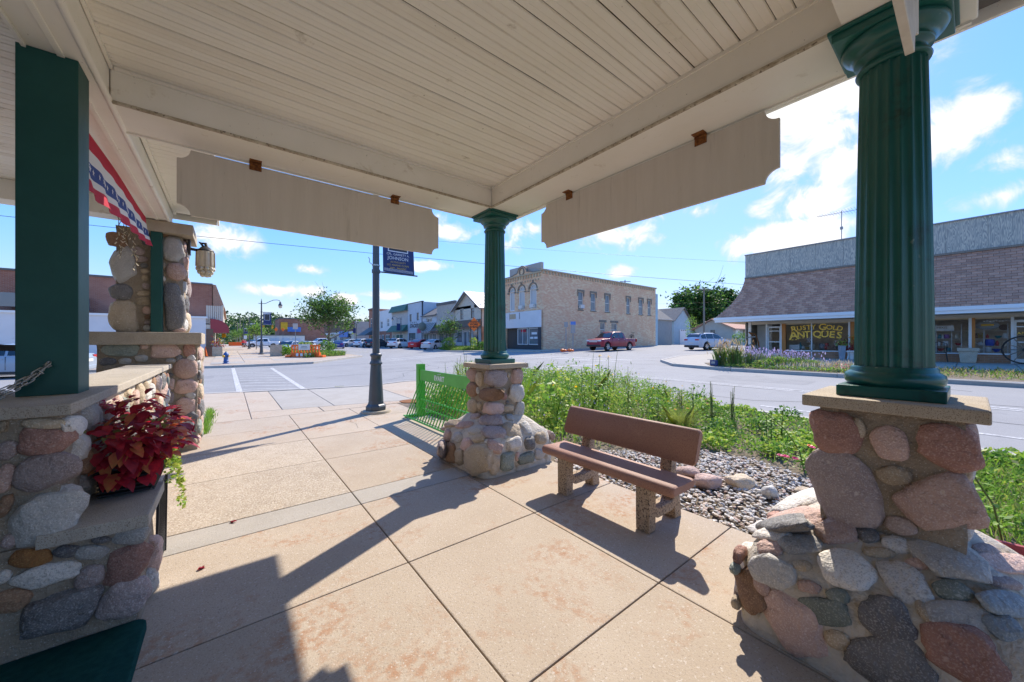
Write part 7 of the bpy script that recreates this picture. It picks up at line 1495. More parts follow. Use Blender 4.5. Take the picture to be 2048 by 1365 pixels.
# ---- display shelves and goods behind the glass
sh_ = thing('display_shelf', 'metal display shelving of trinkets behind the shop window near the stone planter', 'shelf', (27.7, 0, AZ))
for z in (1.0, 1.28, 1.62, 1.98): MB().box((27.45, -1.02, z - .02), (27.85, 1.1, z)).build('board', 'interior_mid', sh_)
for y in (-1.0, -.35, .3, .6, 1.08): MB().box((27.43, y - .015, AZ), (27.46, y + .015, 2.3)).build('upright', 'frame_alum', sh_)
def goods(kind, y, z, s_, m_, label, x=27.62):
    mb = MB(); c = (x, y, z)
    P = {'pot': [(.6, 0), (.75, .1), (.8, .7), (.72, .95), (.75, 1)], 'vase': [(.35, 0), (.6, .2), (.65, .45), (.3, .8), (.42, 1)], 'bowl': [(.3, 0), (.4, .05), (.9, .5), (.95, .55)], 'bottle': [(.35, 0), (.38, .6), (.15, .75), (.14, 1)], 'teapot': [(.4, 0), (.75, .25), (.7, .55), (.35, .75), (.1, .78), (.1, .9)], 'figure': [(.4, 0), (.35, .3), (.45, .55), (.2, .7), (.26, .85), (.1, 1)], 'box': None, 'plate': None}[kind]
    if P: mb.lathe([(a * s_ * .6, b * s_) for a, b in P], c, 12)
    elif kind == 'box': mb.box((x - s_ * .4, y - s_ * .5, z), (x + s_ * .4, y + s_ * .5, z + s_ * .6))
    else:
        mb.lathe([(s_ * .1, 0), (s_ * .5, .015), (s_ * .52, .03)], (0, 0, 0), 16); mm = Matrix.Translation(c + (0,) if False else Vector((x, y, z + s_ * .5))) @ Matrix.Rotation(R(-80), 4, 'Y'); mb.v = [tuple(mm @ Vector(p)) for p in mb.v]
    if kind == 'teapot': mb.tube([(x, y + s_ * .4, z + s_ * .3), (x, y + s_ * .7, z + s_ * .6)], s_ * .07, 6); mb.tube([(x, y - s_ * .4, z + s_ * .2), (x, y - s_ * .75, z + s_ * .4), (x, y - s_ * .4, z + s_ * .6)], s_ * .05, 6)
    tag(mb.build('antique_item', m_), label, kind if kind != 'figure' else 'figurine', 'antiques displayed in the shop windows')
for k_, c_ in dict(g_blue=(.04, .10, .55), g_purple=(.30, .12, .35), g_teal=(.05, .25, .28), g_cream=(.65, .60, .48), g_red=(.55, .06, .05), g_brass=(.45, .30, .08), g_white=(.75, .75, .73), g_brown=(.22, .12, .07)).items(): mat(k_, c_, .35, spec=.5)
GD = [('pot', .75, 1.62, .20, 'g_purple', 'purple pot on the upper shelf left of the central window post'), ('vase', .98, 1.62, .20, 'g_teal', 'teal vase on the upper shelf at the far left of the shelving'), ('bottle', .88, 1.62, .2, 'g_white', 'white bottle beside the teal vase'), ('figure', 1.0, 1.28, .22, 'g_white', 'blue-white figurine on the second shelf at the left'), ('pot', .78, 1.28, .22, 'g_white', 'white pot on the second shelf beside the figurine'), ('bowl', .95, 1.0, .26, 'g_red', 'red bowl on the bottom shelf at the left'), ('pot', .7, 1.0, .18, 'g_teal', 'small teal pot on the bottom shelf'), ('vase', .45, 1.62, .22, 'g_cream', 'cream vase just left of the central window post'), ('bowl', .4, 1.28, .22, 'g_red', 'red dish on the second shelf by the central post'), ('bottle', -.2, 1.62, .24, 'g_brass', 'brass bottle right of the central window post'), ('figure', -.32, 1.62, .26, 'g_brass', 'tall brass figure on the upper shelf'), ('vase', -.12, 1.62, .24, 'g_brown', 'brown vase by the central window post on the upper shelf'), ('bottle', -.45, 1.62, .2, 'g_red', 'small red bottle on the upper shelf'), ('teapot', -.28, 1.28, .24, 'g_white', 'white teapot with red lid on the second shelf'), ('pot', -.52, 1.28, .30, 'g_blue', 'bright blue enamel pot on the second shelf'), ('figure', -.72, 1.28, .24, 'g_red', 'pink-red figurine right of the blue pot'), ('figure', -.92, 1.28, .22, 'g_cream', 'cream figurine at the right end of the second shelf'), ('bowl', -.7, 1.0, .26, 'g_blue', 'blue bowl on the bottom shelf right side'), ('pot', -.48, 1.0, .22, 'g_white', 'white crock on the bottom shelf'), ('bowl', -.22, 1.0, .26, 'g_white', 'white basin on the bottom shelf by the planter'), ('plate', -.62, 1.98, .28, 'g_cream', 'cream plate standing on the top shelf'), ('plate', -.9, 1.98, .26, 'g_brown', 'brown plate standing on the top shelf'), ('bowl', -.75, 1.62, .22, 'g_teal', 'teal bowl on the upper shelf'), ('vase', -.93, 1.62, .24, 'g_white', 'white vase at the right end of the upper shelf'),
      ('pot', 5.95, 1.0, .30, 'g_cream', 'cream enamel pot below the gold lettering'), ('teapot', 6.35, 1.02, .22, 'g_white', 'white teapot low in the lettered window'), ('pot', 5.45, .98, .36, 'galv', 'galvanised bucket low in the lettered window'), ('figure', 6.6, 1.0, .3, 'g_white', 'white figurine at the left of the lettered window'), ('box', 5.0, .97, .4, 'g_brown', 'brown wooden crate in the lettered window'), ('bottle', 4.55, .98, .42, 'g_teal', 'tall teal bottle at the right of the lettered window')]
GD += [('box', 6.75, .97, .5, 'g_white', 'white cabinet at the left edge of the lettered window'), ('vase', 5.25, .98, .4, 'g_red', 'red vase low in the middle of the lettered window'), ('pot', 4.8, 1.22, .3, 'g_cream', 'cream crock on the brown crate in the lettered window'), ('bowl', 6.15, .98, .3, 'g_brass', 'brass bowl low under the checkered pot'), ('figure', 4.4, .98, .7, 'g_brown', 'tall brown carved figure at the right edge of the lettered window'), ('bottle', 6.5, .98, .45, 'g_teal', 'teal bottle behind the white teapot'), ('pot', 2.1, 1.0, .3, 'g_white', 'white pot in the window behind the near column'), ('vase', 1.6, 1.0, .45, 'g_purple', 'purple vase in the window just left of the shelving')]
for g_ in GD: goods(*g_)
# checkered pot
mb = MB(); c = (27.45, 6.02, 1.42); mb.lathe([(.12, 0), (.15, .02), (.16, .26), (.15, .28)], c, 16); tag(mb.build('antique_item', 'g_white'), 'white checkered pot hanging in the middle of the lettered window', 'pot', 'antiques displayed in the shop windows')
mb = MB()
for i in range(16):
    for j in range(5):
        if (i + j) % 2:
            a0, a1 = 2 * math.pi * i / 16, 2 * math.pi * (i + 1) / 16; r0 = .156 + .004
            mb.add([(c[0] + r0 * math.cos(a), c[1] + r0 * math.sin(a), c[2] + .02 + j * .048 + dz_) for a, dz_ in ((a0, 0), (a1, 0), (a1, .046), (a0, .046))], [(0, 1, 2, 3)])
mb.build('checks', 'black', bpy.data.objects[[o.name for o in bpy.data.objects if o.name.startswith('antique_item')][-1]])
mb = MB(); mb.lathe([(.02, -.02), (.34, -.02), (.36, 0), (.34, .02), (.02, .02)], (0, 0, 0), 24); mm = Matrix.Translation((27.2, -.42, 2.22)) @ Matrix.Scale(.55, 4, (0, 0, 1)) @ Matrix.Rotation(R(90), 4, 'Y'); mb.v = [tuple(mm @ Vector(p)) for p in mb.v]; sg = tag(mb.build('window_sign', 'barn_grey'), 'oval grey sign with yellow streak in the window right of the central post', 'sign')
mb = MB(); mb.box((27.165, -.62, 2.19), (27.172, -.26, 2.27)); mb.build('streak', 'sign_yellow', sg)
sg = tag(MB().box((27.12, .52, 1.98), (27.14, 1.16, 2.24)).build('window_sign', 'offwhite'), 'white rectangular lettered sign in the window left of the central post', 'sign'); textmesh('lettering', '..HIXIS', .14, basis((27.117, .92, 2.14), (0, -1, 0), (0, 0, 1)), 'black', sg, .001)
lt = thing('star_garland', 'white star garland across the top of the window by the shop door', 'garland', (27.1, -.7, 2.4))
for k in range(9):
    mb = MB(); cc = Vector((27.1, -.35 - k * .085, 2.40 + .02 * math.sin(k * 2))); P = [cc + Vector((0, (.05 if i % 2 == 0 else .022) * math.cos(i * math.pi / 5), (.05 if i % 2 == 0 else .022) * math.sin(i * math.pi / 5))) for i in range(10)]; mb.add([cc] + P, [(0, 1 + i, 1 + (i + 1) % 10) for i in range(10)]); mb.build('star', 'g_white', lt)
# ---- things standing on the shop walk
pl = thing('stone_planter', 'square pebbled concrete planter in front of the central window post', 'planter', (26.3, .1, AZ)); mb = MB(); rings = []
for z, s_ in ((0, .22), (.5, .27), (.52, .31), (.66, .32), (.66, .27), (.6, .27)): rings.append([(26.3 + a * s_, .1 + b * s_, AZ + z) for a, b in ((-1, -1), (1, -1), (1, 1), (-1, 1))])
mb.loft(rings, 0, False, True); mb.build('tub', 'cap_concrete', pl, .01); MB().box((26.04, -.16, AZ + .601), (26.56, .36, AZ + .63)).build('earth', 'soil', pl)
ww = thing('wagon_wheel', 'big dark spoked wagon wheel leaning by the shop door', 'wagon wheel', (26.6, -1.36, AZ)); mb = MB(); c = Vector((26.6, -1.40, AZ + .60)); n = 28
mb.tube([c + Vector((0, .58 * math.cos(a * 2 * math.pi / n), .58 * math.sin(a * 2 * math.pi / n))) for a in range(n + 1)], .032, 6, cap=False); mb.build('rim', 'dark_iron', ww)
mb = MB(); mb.tube([c - Vector((.12, 0, 0)), c + Vector((.08, 0, 0))], .075, 12); mb.build('hub', 'dark_iron', ww)
for k in range(12): a = k * math.pi / 6; mb = MB(); mb.tube([c + Vector((0, .06 * math.cos(a), .06 * math.sin(a))), c + Vector((0, .57 * math.cos(a), .57 * math.sin(a)))], .02, 6); mb.build('spoke', 'wood_grey', ww)
gc = thing('garden_chair', 'black iron garden chair left of the stone planter at the shop', 'chair', (26.4, .95, AZ))
mb = MB(); mb.box((26.15, .72, AZ + .42), (26.6, 1.17, AZ + .46)); mb.build('seat', 'dark_iron', gc, .01); mb = MB(); mb.tube([(26.6, .72, AZ + .45), (26.62, .72, AZ + .85), (26.63, .95, AZ + .95), (26.62, 1.17, AZ + .85), (26.6, 1.17, AZ + .45)], .016, 6); mb.build('backrest', 'dark_iron', gc)
for k in range(4): mb = MB(); y = .80 + k * .1; mb.tube([(26.6, y, AZ + .46), (26.625, y, AZ + .9)], .008, 5); mb.build('back_bar', 'dark_iron', gc)
for x, y in ((26.17, .74), (26.17, 1.15), (26.58, .74), (26.58, 1.15)): mb = MB(); mb.tube([(x, y, AZ + .43), (x + (.0 if x < 26.3 else .05), y + (.05 if y > 1 else -.05), AZ)], .014, 6); mb.build('leg', 'dark_iron', gc)
def pot_plant(label, x, y, h, r_, m_, leafs, n, spread, lift, cat='planter'):
    z = gz(x, y); t = thing('potted_plant', label, cat, (x, y, z), group='potted plants outside the antiques shop'); mb = MB(); mb.lathe([(r_ * .7, 0), (r_, h), (r_ * .9, h), (r_ * .85, h - .04)], (x, y, z), 4 if h > .5 else 14, sm=h <= .5); mb.build('pot', m_, t, .008)
    C = np.stack([rng_.normal(x, spread, n), rng_.normal(y, spread, n), z + h + np.abs(rng_.normal(0, lift, n))], 1) - np.array(org(t)); obj('foliage', leaf_mesh('foliage', C, .07, len(leafs), .4, .5), leafs, t)
pot_plant('tall slate blue pot with lime and dark foliage beside the cedar panel', 26.2, 4.35, .75, .17, 'car_steel', ['leaf_lime', 'leaf_bright', 'coleus_dark'], 260, .14, .16)
pot_plant('pot of dark red foliage beside the tall blue pot', 26.4, 4.0, .45, .15, 'g_white', ['coleus_dark', 'coleus_red'], 260, .14, .22)
pot_plant('basket of orange flowers against the cedar panel', 26.5, 3.78, 1.05, .13, 'wood_grey', ['petal_yellow', 'sign_orange', 'leaf_mid'], 320, .15, .13)
st_ = thing('plant_stand', 'white folding plant stand in front of the cedar panel', 'stand', (26.2, 3.85, AZ)); MB().box((26.0, 3.6, AZ + .42), (26.4, 4.12, AZ + .46)).build('top', 'white', st_)
for y in (3.62, 4.1):
    for a, b in ((26.02, 26.38), (26.38, 26.02)): mb = MB(); mb.beam((a, y, AZ), (b, y, AZ + .42), .03, .02); mb.build('leg', 'white', st_)
pw = thing('antique_plough', 'rusty antique plough with wheel standing in the shop entry', 'plough', (26.2, 8.5, AZ)); mb = MB()
mb.tube([(26.2, 8.8, AZ + 1.55), (26.2, 8.6, AZ + 1.3), (26.2, 8.5, AZ + .8), (26.2, 8.35, AZ + .1)], .05, 6); mb.tube([(26.25, 8.75, AZ + 1.5), (26.25, 8.45, AZ + 1.4), (26.25, 8.3, AZ + .9), (26.25, 8.2, AZ + .1)], .045, 6); mb.build('handle', 'rust', pw)
mb = MB(); c = Vector((26.2, 8.72, AZ + .42)); mb.tube([c + Vector((0, .22 * math.cos(k * .524), .32 * math.sin(k * .524))) for k in range(13)], .03, 6, cap=False); mb.build('wheel', 'dark_iron', pw)
mb = MB(); mb.prism([(8.3, .05), (8.6, .15), (8.55, .6), (8.4, .75)], lambda p: (26.12, p[0], AZ + p[1]), lambda p: (26.3, p[0], AZ + p[1])); mb.build('share', 'wood_grey', pw); mb = MB(); mb.beam((26.1, 8.95, AZ + 1.2), (26.1, 8.4, AZ + 1.25), .1, .08); mb.build('beam', 'wood_grey', pw)
# ---- planting strip along the kerb
def strip(name, label, x0, x1, y0, y1, n, h, size, ms, kind='blade', w_=.006, lean=.3, wt=None):
    C = []; 
    for _ in range(n): x, y = random.uniform(x0, x1), random.uniform(y0, y1); C.append((x, y, gz(x, y) + (0 if kind == 'blade' else random.random() * h)))
    C = np.array(C); me = blade_mesh(name, C, np.random.uniform(.5, 1, n) * h, w_, len(ms), lean, wt) if kind == 'blade' else leaf_mesh(name, C, size, len(ms), .4, .5, wt)
    o = obj(name, me, ms); o['kind'] = 'stuff'; o['label'] = label; return o
struct(extr('planting_strip', 'soil', [(17.55, 7.4), (17.5, 3), (18.0, -3), (18.3, -11), (21.8, -11), (21.6, 7.0), (19.5, 8.6)], .012, .05))
def clump(name, label, cat, x, y, n, h, r_, ms, lean=.22, w_=.008, tip=None, group=None):
    t = thing(name, label, cat, (x, y, gz(x, y)), group=group); a = rng_.uniform(0, 6.28, n); rr = np.abs(rng_.normal(0, r_, n)); C = np.stack([rr * np.cos(a), rr * np.sin(a), 0 * a], 1); obj('blade', blade_mesh('blade', C, rng_.uniform(.45, .8, n) * h, w_, len(ms), lean), ms, t, kind='stuff')
    if tip:
        k = n // 4; a = rng_.uniform(0, 6.28, k); rr = np.abs(rng_.normal(0, r_ * 2.2, k)); C = np.stack([rr * np.cos(a), rr * np.sin(a), rng_.uniform(.45, .95, k) * h], 1); obj('plume', leaf_mesh('plume', C, tip[1], 1, 3, tip[2]), [tip[0]], t, kind='stuff'); C2 = np.stack([rr * .4 * np.cos(a), rr * .4 * np.sin(a), 0 * a], 1); obj('stalk', blade_mesh('stalk', C2, C[:, 2], .004, 1, .12), ['stalk_dry'], t, kind='stuff')
    return t
def bedpt(px, x): d = ray(px, 700); p = d * (x / d.x); return p.x, p.y
GG = 'ornamental plants in front of the antiques shop'
x, y = bedpt(1441, 18.3); clump('ornamental_grass', 'feather reed grass clump with tan plumes behind the dark blue kerb sign', 'grass clump', x, y, 420, 1.25, .12, ['leaf_olive', 'leaf_mid'], .22, .008, ('plume', .22, .12), GG)
x, y = bedpt(1468, 18.6); clump('ornamental_grass', 'wider feather reed grass clump with tan plumes left of the lavender', 'grass clump', x, y, 620, 1.3, .2, ['leaf_olive', 'leaf_mid'], .22, .008, ('plume', .22, .12), GG)
for k, (px, x) in enumerate(((1500, 19.0), (1520, 19.2), (1545, 19.0), (1572, 19.3), (1600, 19.4))):
    x, y = bedpt(px, x); clump('lavender_bush', ['hazy lavender bush at the left end before the shop entry', 'hazy lavender bush second from left before the shop entry', 'lavender bush before the shop door', 'lavender bush below the start of the gold lettering', 'thin lavender bush at the right end of the row'][k], 'bush', x, y, 500, .95 - .06 * k, .28, ['leaf_silver', 'leaf_mid'], .2, .006, ('petal_lav', .10, .35), GG)
for k, (px, x, h) in enumerate(((1530, 18.3, .4), (1555, 18.6, .55), (1585, 18.8, .5), (1620, 18.9, .4))):
    x, y = bedpt(px, x); t = thing('leafy_bush', ['low yellowing bush at the kerb under the lavender', 'rounded green bush in the middle of the shop strip', 'second rounded green bush right of the first', 'small green bush left of the silver plants'][k], 'bush', (x, y, gz(x, y)), group=GG); n = 600; v = rng_.normal(size=(n, 3)); v /= np.linalg.norm(v, axis=1)[:, None]; C = v * np.array([.42, .5, h * .5]) * rng_.uniform(.6, 1, (n, 1)) + np.array([0, 0, h * .45]); obj('foliage', leaf_mesh('foliage', C, .08, 3, .4, .5), ['leaf_bright', 'leaf_mid', 'leaf_olive'], t)
strip('ground_cover', 'low yellow-green edging plants along the shop kerb', 17.6, 18.7, 1.5, 7.0, 2600, .16, .06, ['leaf_bright', 'leaf_olive', 'leaf_lime', 'leaf_mid'], 'leaf')
strip('silver_plants', 'silvery woolly plants with pale spikes in the shop strip', 18.0, 20.5, 2.4, 5.6, 1600, .42, .06, ['leaf_silver', 'petal_white', 'leaf_silver', 'plume'], 'blade', .012, .2)
strip('silver_plants', 'silvery leaf mat under the pale spikes', 17.8, 20.0, 2.4, 5.4, 2200, .16, .08, ['leaf_silver', 'leaf_bright'], 'leaf')
strip('red_sedum', 'reddish low sedum at the kerb left of the near column', 17.9, 19.2, 2.3, 3.3, 900, .28, .06, ['petal_pink', 'leaf_olive', 'sign_orange'], 'leaf', wt=[.25, .65, .1])
strip('dry_grass', 'sparse dry grasses along the shop strip right of the near column', 18.2, 21.5, -4, 2.4, 1500, .30, .06, ['leaf_olive', 'plume', 'leaf_mid'], 'blade', .006, .4)
strip('ground_cover', 'scattered green weeds right of the near column across the road', 18.3, 20.5, -4, 2.2, 900, .14, .07, ['leaf_bright', 'leaf_olive', 'plume'], 'leaf')
x, y = bedpt(1428, 18.0); ks = thing('kerb_sign', 'small dark blue box sign at the kerb before the grass clump', 'sign', (x, y, gz(x, y))); mb = MB(); mb.obox((x, y, gz(x, y) + .15), (.05, .19, .13), Matrix.Rotation(R(-20), 3, 'Z')); mb.build('box', 'banner_blue', ks, .01)
mb = MB(); mm = Matrix.Rotation(R(-20), 3, 'Z'); mb.obox(Vector((x, y, gz(x, y) + .16)) + mm @ Vector((-.053, 0, 0)), (.002, .10, .05), mm); mb.build('lettering', 'petal_white', ks)
# ================================================================ trees
def limb(mb, p, d, L, r_, rnd, depth, tips, n=4):
    pts = [p]; rad = [r_]; q = p.copy(); dd = d.copy()
    for k in range(n):
        dd = (dd + Vector((rnd.gauss(0, .13), rnd.gauss(0, .13), rnd.gauss(0, .06) + .03))).normalized(); q = q + dd * L / n; pts.append(q.copy()); rad.append(r_ * (1 - .62 * (k + 1) / n))
        if depth > 0 and k >= 1:
            for _ in range(2):
                a = rnd.uniform(0, 6.28); s_ = Vector((math.cos(a), math.sin(a), rnd.uniform(.1, .6))); limb(mb, q.copy(), (dd * .5 + s_ * .8).normalized(), L * rnd.uniform(.4, .62), rad[-1] * .6, rnd, depth - 1, tips, 3)
    mb.tube(pts, rad, 7 if r_ > .05 else 5, cap=False); tips.append(q); tips.append(pts[-2])
def tree(name, label, loc, h, trunk_h, cw, n_leaf, leaf, ms, seed, r0=.12, group=None, tops=None, shape=1.0, cz=None):
    rnd = random.Random(seed); t = thing(name, label, 'tree', loc, group=group); ORG[t.name] = Vector((0, 0, 0)); mb = MB(); tips = []
    limb(mb, Vector((0, 0, -.1)), Vector((0, 0, 1)), trunk_h + .1, r0, rnd, 0, [], 3)
    for k in range(9):
        f = k / 9; a = k * 2.4; z = trunk_h * (.85 + .0 * f) + (h - trunk_h) * .55 * f * .8
        d = Vector((math.cos(a), math.sin(a), .55 + .9 * f)).normalized(); limb(mb, Vector((0, 0, z)), d, cw * .5 * (1.05 - .45 * f) * 1.0, r0 * .5, rnd, 2, tips)
    limb(mb, Vector((0, 0, trunk_h * .9)), Vector((0, 0, 1)), (h - trunk_h) * .85, r0 * .7, rnd, 1, tips, 6)
    mb.build('trunk', 'bark', t)
    cen = []; c0 = Vector((0, 0, (h + trunk_h) / 2)); hx, hz = cw / 2, (h - trunk_h) / 2
    for q in tips:
        w_ = Vector((q.x / hx, q.y / hx, (q.z - c0.z) / hz))
        if w_.length < 1.05: cen.append(q)
    for _ in range(70):   # clumps towards the crown's shell
        v = Vector((rnd.gauss(0, 1), rnd.gauss(0, 1), rnd.gauss(0, 1))).normalized() * rnd.uniform(.55, 1.0); zf = v.z; k = 1 if zf < 0 else 1 - .45 * shape * zf
        cen.append(c0 + Vector((v.x * hx * k, v.y * hx * k, v.z * hz)))
    cen = np.array([c[:] for c in cen]); idx = rng_.integers(0, len(cen), n_leaf); s_ = cw * .055
    C = cen[idx] + rng_.normal(size=(n_leaf, 3)) * np.array([s_, s_, s_ * .7]) * rng_.uniform(.5, 1.5, (len(cen), 1))[idx]
    C = C[C[:, 2] > trunk_h * .75]
    obj('crown', leaf_mesh('crown', C, leaf, len(ms), .1, .55), ms, t); return t
p = at_d(656, CY, 46); tree('street_tree', 'bushy green street tree in the bed behind the orange barricade', (p.x, p.y, gz(p.x, p.y)), 7.9, 1.7, 6.6, 7000, .24, ['leaf_tree', 'leaf_mid', 'leaf_tree_dark'], 3, .15, shape=.9)
p = at_d(899, CY, 46); tree('street_tree', 'small thin street tree with sparse leaves before the gabled house', (p.x, p.y, gz(p.x, p.y)), 5.0, 1.0, 3.2, 1700, .18, ['leaf_tree', 'leaf_mid', 'leaf_tree_dark'], 8, .08, shape=.6)
for k, (px, D, h, cw, lb) in enumerate(((512, 56, 4.6, 2.6, 'slim young street tree between the first two banner lamps'), (484, 92, 5.0, 3.0, 'young street tree further along the walk'), (470, 120, 5.5, 3.2, 'young street tree near the end of the walk'))):
    p = at_d(px, CY, D); tree('street_tree', lb, (p.x, p.y, gz(p.x, p.y)), h, 1.8, cw, 1100, .2, ['leaf_bright', 'leaf_mid', 'leaf_tree'], 20 + k, .06, 'young street trees along the left walk')
BT = [(1395, 92, 15.0, 13, 'broad dark tree behind the blue garage'), (1440, 104, 17.5, 15, 'tall broad tree behind the low tan house'), (1378, 110, 17.0, 9, 'dark conifer-like tree peeking above the broad trees'), (1470, 118, 15, 13, 'tree half hidden behind the antiques roof'), (1330, 150, 8.0, 9, 'far low tree above the plank shed roof')]
for k, (px, D, h, cw, lb) in enumerate(BT):
    p = at_d(px, CY, D); tree('shade_tree', lb, (p.x, p.y, .9), h * (1.02 if D < 115 else 1), h * .16, cw, 9000, .75, ['leaf_tree', 'leaf_tree_dark', 'leaf_mid', 'leaf_tree_dark'], 40 + k, .35, 'big trees behind the side street houses', shape=.4)
# ---- woods on the far hill
hill = MB(); V = []; F = []; nx, ny = 60, 12
def hz_(x, y): return -1 + 13.5 * sstep(190, 330, y) * (1 + .18 * noise.noise((x * .01, y * .01, 0)))
for i in range(nx + 1):
    for j in range(ny + 1): x = -260 + 620 * i / nx; y = 185 + 220 * j / ny; V.append((x, y, hz_(x, y) - 1))
for i in range(nx):
    for j in range(ny): a = i * (ny + 1) + j; F.append((a, a + ny + 1, a + ny + 2, a + 1))
hill.add(V, F, 0, True); struct(hill.build('hill', 'lawn_ground'))
C = []
for _ in range(900):
    x = random.uniform(-150, 210); y = random.uniform(195, 330); b = hz_(x, y); r_ = random.uniform(2.5, 5); hh = random.uniform(5, 10)
    for _ in range(34):
        v = np.random.normal(size=3); v /= np.linalg.norm(v); C.append((x + v[0] * r_, y + v[1] * r_, b + hh * .5 + v[2] * hh * .55))
o = obj('woods', leaf_mesh('woods', np.array(C), 1.5, 3, .2, .7), ['leaf_far', 'leaf_tree', 'leaf_tree_dark']); o['kind'] = 'stuff'; o['label'] = 'wooded hill closing the far end of the street'
C = []
for _ in range(260):
    x = random.uniform(60, 330); y = random.uniform(-60, 110) + (x - 60) * .2; x += 60; r_ = random.uniform(3, 5); hh = random.uniform(6, 9)
    for _ in range(30):
        v = np.random.normal(size=3); v /= np.linalg.norm(v); C.append((x + v[0] * r_, y + v[1] * r_, 1 + hh * .45 + v[2] * hh * .5))
o = obj('woods', leaf_mesh('woods', np.array(C), 1.5, 3, .2, .7), ['leaf_far', 'leaf_tree', 'leaf_tree_dark']); o['kind'] = 'stuff'; o['label'] = 'distant trees behind the side street houses'
# ================================================================ left street corner furniture
def on(px, py, z): return at_z(px, py, z)
hp = on(452, 728, .08); hy_ = thing('fire_hydrant', 'blue fire hydrant with yellow caps at the far kerb corner', 'hydrant', (hp.x, hp.y, gz(hp.x, hp.y)))
b = (hp.x, hp.y, gz(hp.x, hp.y)); mat('hyd_blue', (.04, .10, .28), .45); mat('hyd_yellow', (.75, .42, .02), .45); mat('hyd_green', (.05, .25, .16), .5)
mb = MB(); mb.lathe([(.17, 0), (.17, .05), (.13, .06), (.12, .12), (.15, .13), (.15, .16), (.12, .18), (.115, .5), (.15, .52), (.15, .55), (.14, .58), (.11, .66), (.05, .72), (.04, .73)], b, 18); mb.build('barrel', 'hyd_blue', hy_)
mb = MB(); mb.lathe([(.035, .72), (.03, .78)], b, 6); mb.build('nut', 'hyd_green', hy_)
for d in (Vector((-.617, -.787, 0)), Vector((.787, -.617, 0)), Vector((-.787, .617, 0))):
    o = Vector(b) + Vector((0, 0, .47)); front = d.x < 0 and d.y < 0; mb = MB(); mb.tube([o + d * .1, o + d * .17], .085 if front else .05, 12); mb.build('outlet', 'hyd_blue', hy_); mb = MB(); mb.tube([o + d * .17, o + d * .215], .075 if front else .045, 8); mb.build('cap', 'hyd_yellow', hy_)
def cone(label, x, y, h=.72):
    t = thing('traffic_cone', label, 'traffic cone', (x, y, gz(x, y))); b = (x, y, gz(x, y)); MB().box((x - .19, y - .19, b[2]), (x + .19, y + .19, b[2] + .035)).build('base', 'orange_plastic', t); mb = MB(); mb.lathe([(.14, .035), (.03, h), (.025, h + .01)], b, 16); mb.build('cone', 'orange_plastic', t)
p = at_d(411, CY, 32.2); cone('orange traffic cone against the white corner wall', p.x, p.y, .85)
def conc_planter(label, px, D, w_, h, ms, hgt, n=500):
    p = at_d(px, CY, D); x, y = p.x, p.y; z = gz(x, y); t = thing('concrete_planter', label, 'planter', (x, y, z), group='square concrete street planters'); MB().box((x - w_, y - w_, z), (x + w_, y + w_, z + h)).build('tub', 'cap_concrete', t, .03); MB().box((x - w_ * .9, y - w_ * .9, z + h + .001), (x + w_ * .9, y + w_ * .9, z + h + .03)).build('earth', 'soil', t)
    if ms: C = np.stack([rng_.normal(0, w_ * .55, n), rng_.normal(0, w_ * .55, n), h + np.abs(rng_.normal(0, hgt, n))], 1); obj('foliage', leaf_mesh('foliage', C, .11, len(ms), .4, .5), ms, t)
conc_planter('square concrete planter of dark red and green plants by the white wall corner', 435, 32.5, .36, .85, ['coleus_dark', 'coleus_red', 'leaf_mid', 'petal_yellow', 'petal_lav'], .3)
conc_planter('bare square concrete planter beside the orange barricade', 552, 32.5, .42, 1.0, None, 0)
p0_, p1_ = at_d(583, CY, 30.5), at_d(640, CY, 30.5); zb_ = gz(p0_.x, p0_.y)
br_ = thing('plastic_barricade', 'orange plastic water-filled barricade with white notice at the corner bed', 'barricade', (p0_.x, p0_.y, zb_)); u = (p1_ - p0_).normalized(); wB = Wall((p0_.x, p0_.y, 0), u, Vector((u.y, -u.x, 0))); L = (p1_ - p0_).length
mb = MB(); wB.box(mb, 0, L, zb_, zb_ + .42, -.12, .12); wB.box(mb, 0, L, zb_ + .92, zb_ + 1.06, -.04, .04)
for k in range(10): wB.box(mb, L * k / 9.6, L * k / 9.6 + .10, zb_ + .42, zb_ + .92, -.03, .03)
wB.box(mb, 0, L, zb_ + .62, zb_ + .70, -.03, .032); mb.build('panel', 'orange_plastic', br_)
mb = MB()
for k in range(4): wB.box(mb, .45 + k * .36, .45 + k * .36 + .2, zb_ + .1, zb_ + .34, .121, .125)
mb.build('reflector', 'white', br_)
mb = MB(); wB.box(mb, L * .26, L * .66, zb_ + .62, zb_ + 1.1, .05, .07); nb = mb.build('notice', 'offwhite', br_); mb = MB(); wB.box(mb, L * .34, L * .58, zb_ + .78, zb_ + .81, .071, .075); wB.box(mb, L * .36, L * .56, zb_ + .9, zb_ + .93, .071, .075); mb.build('print', 'black', nb)
for a in (-.38, L - .05): mb = MB(); wB.box(mb, a, a + .42, zb_, zb_ + .18, -.28, .28); mb.build('foot', 'orange_plastic', br_, .03)
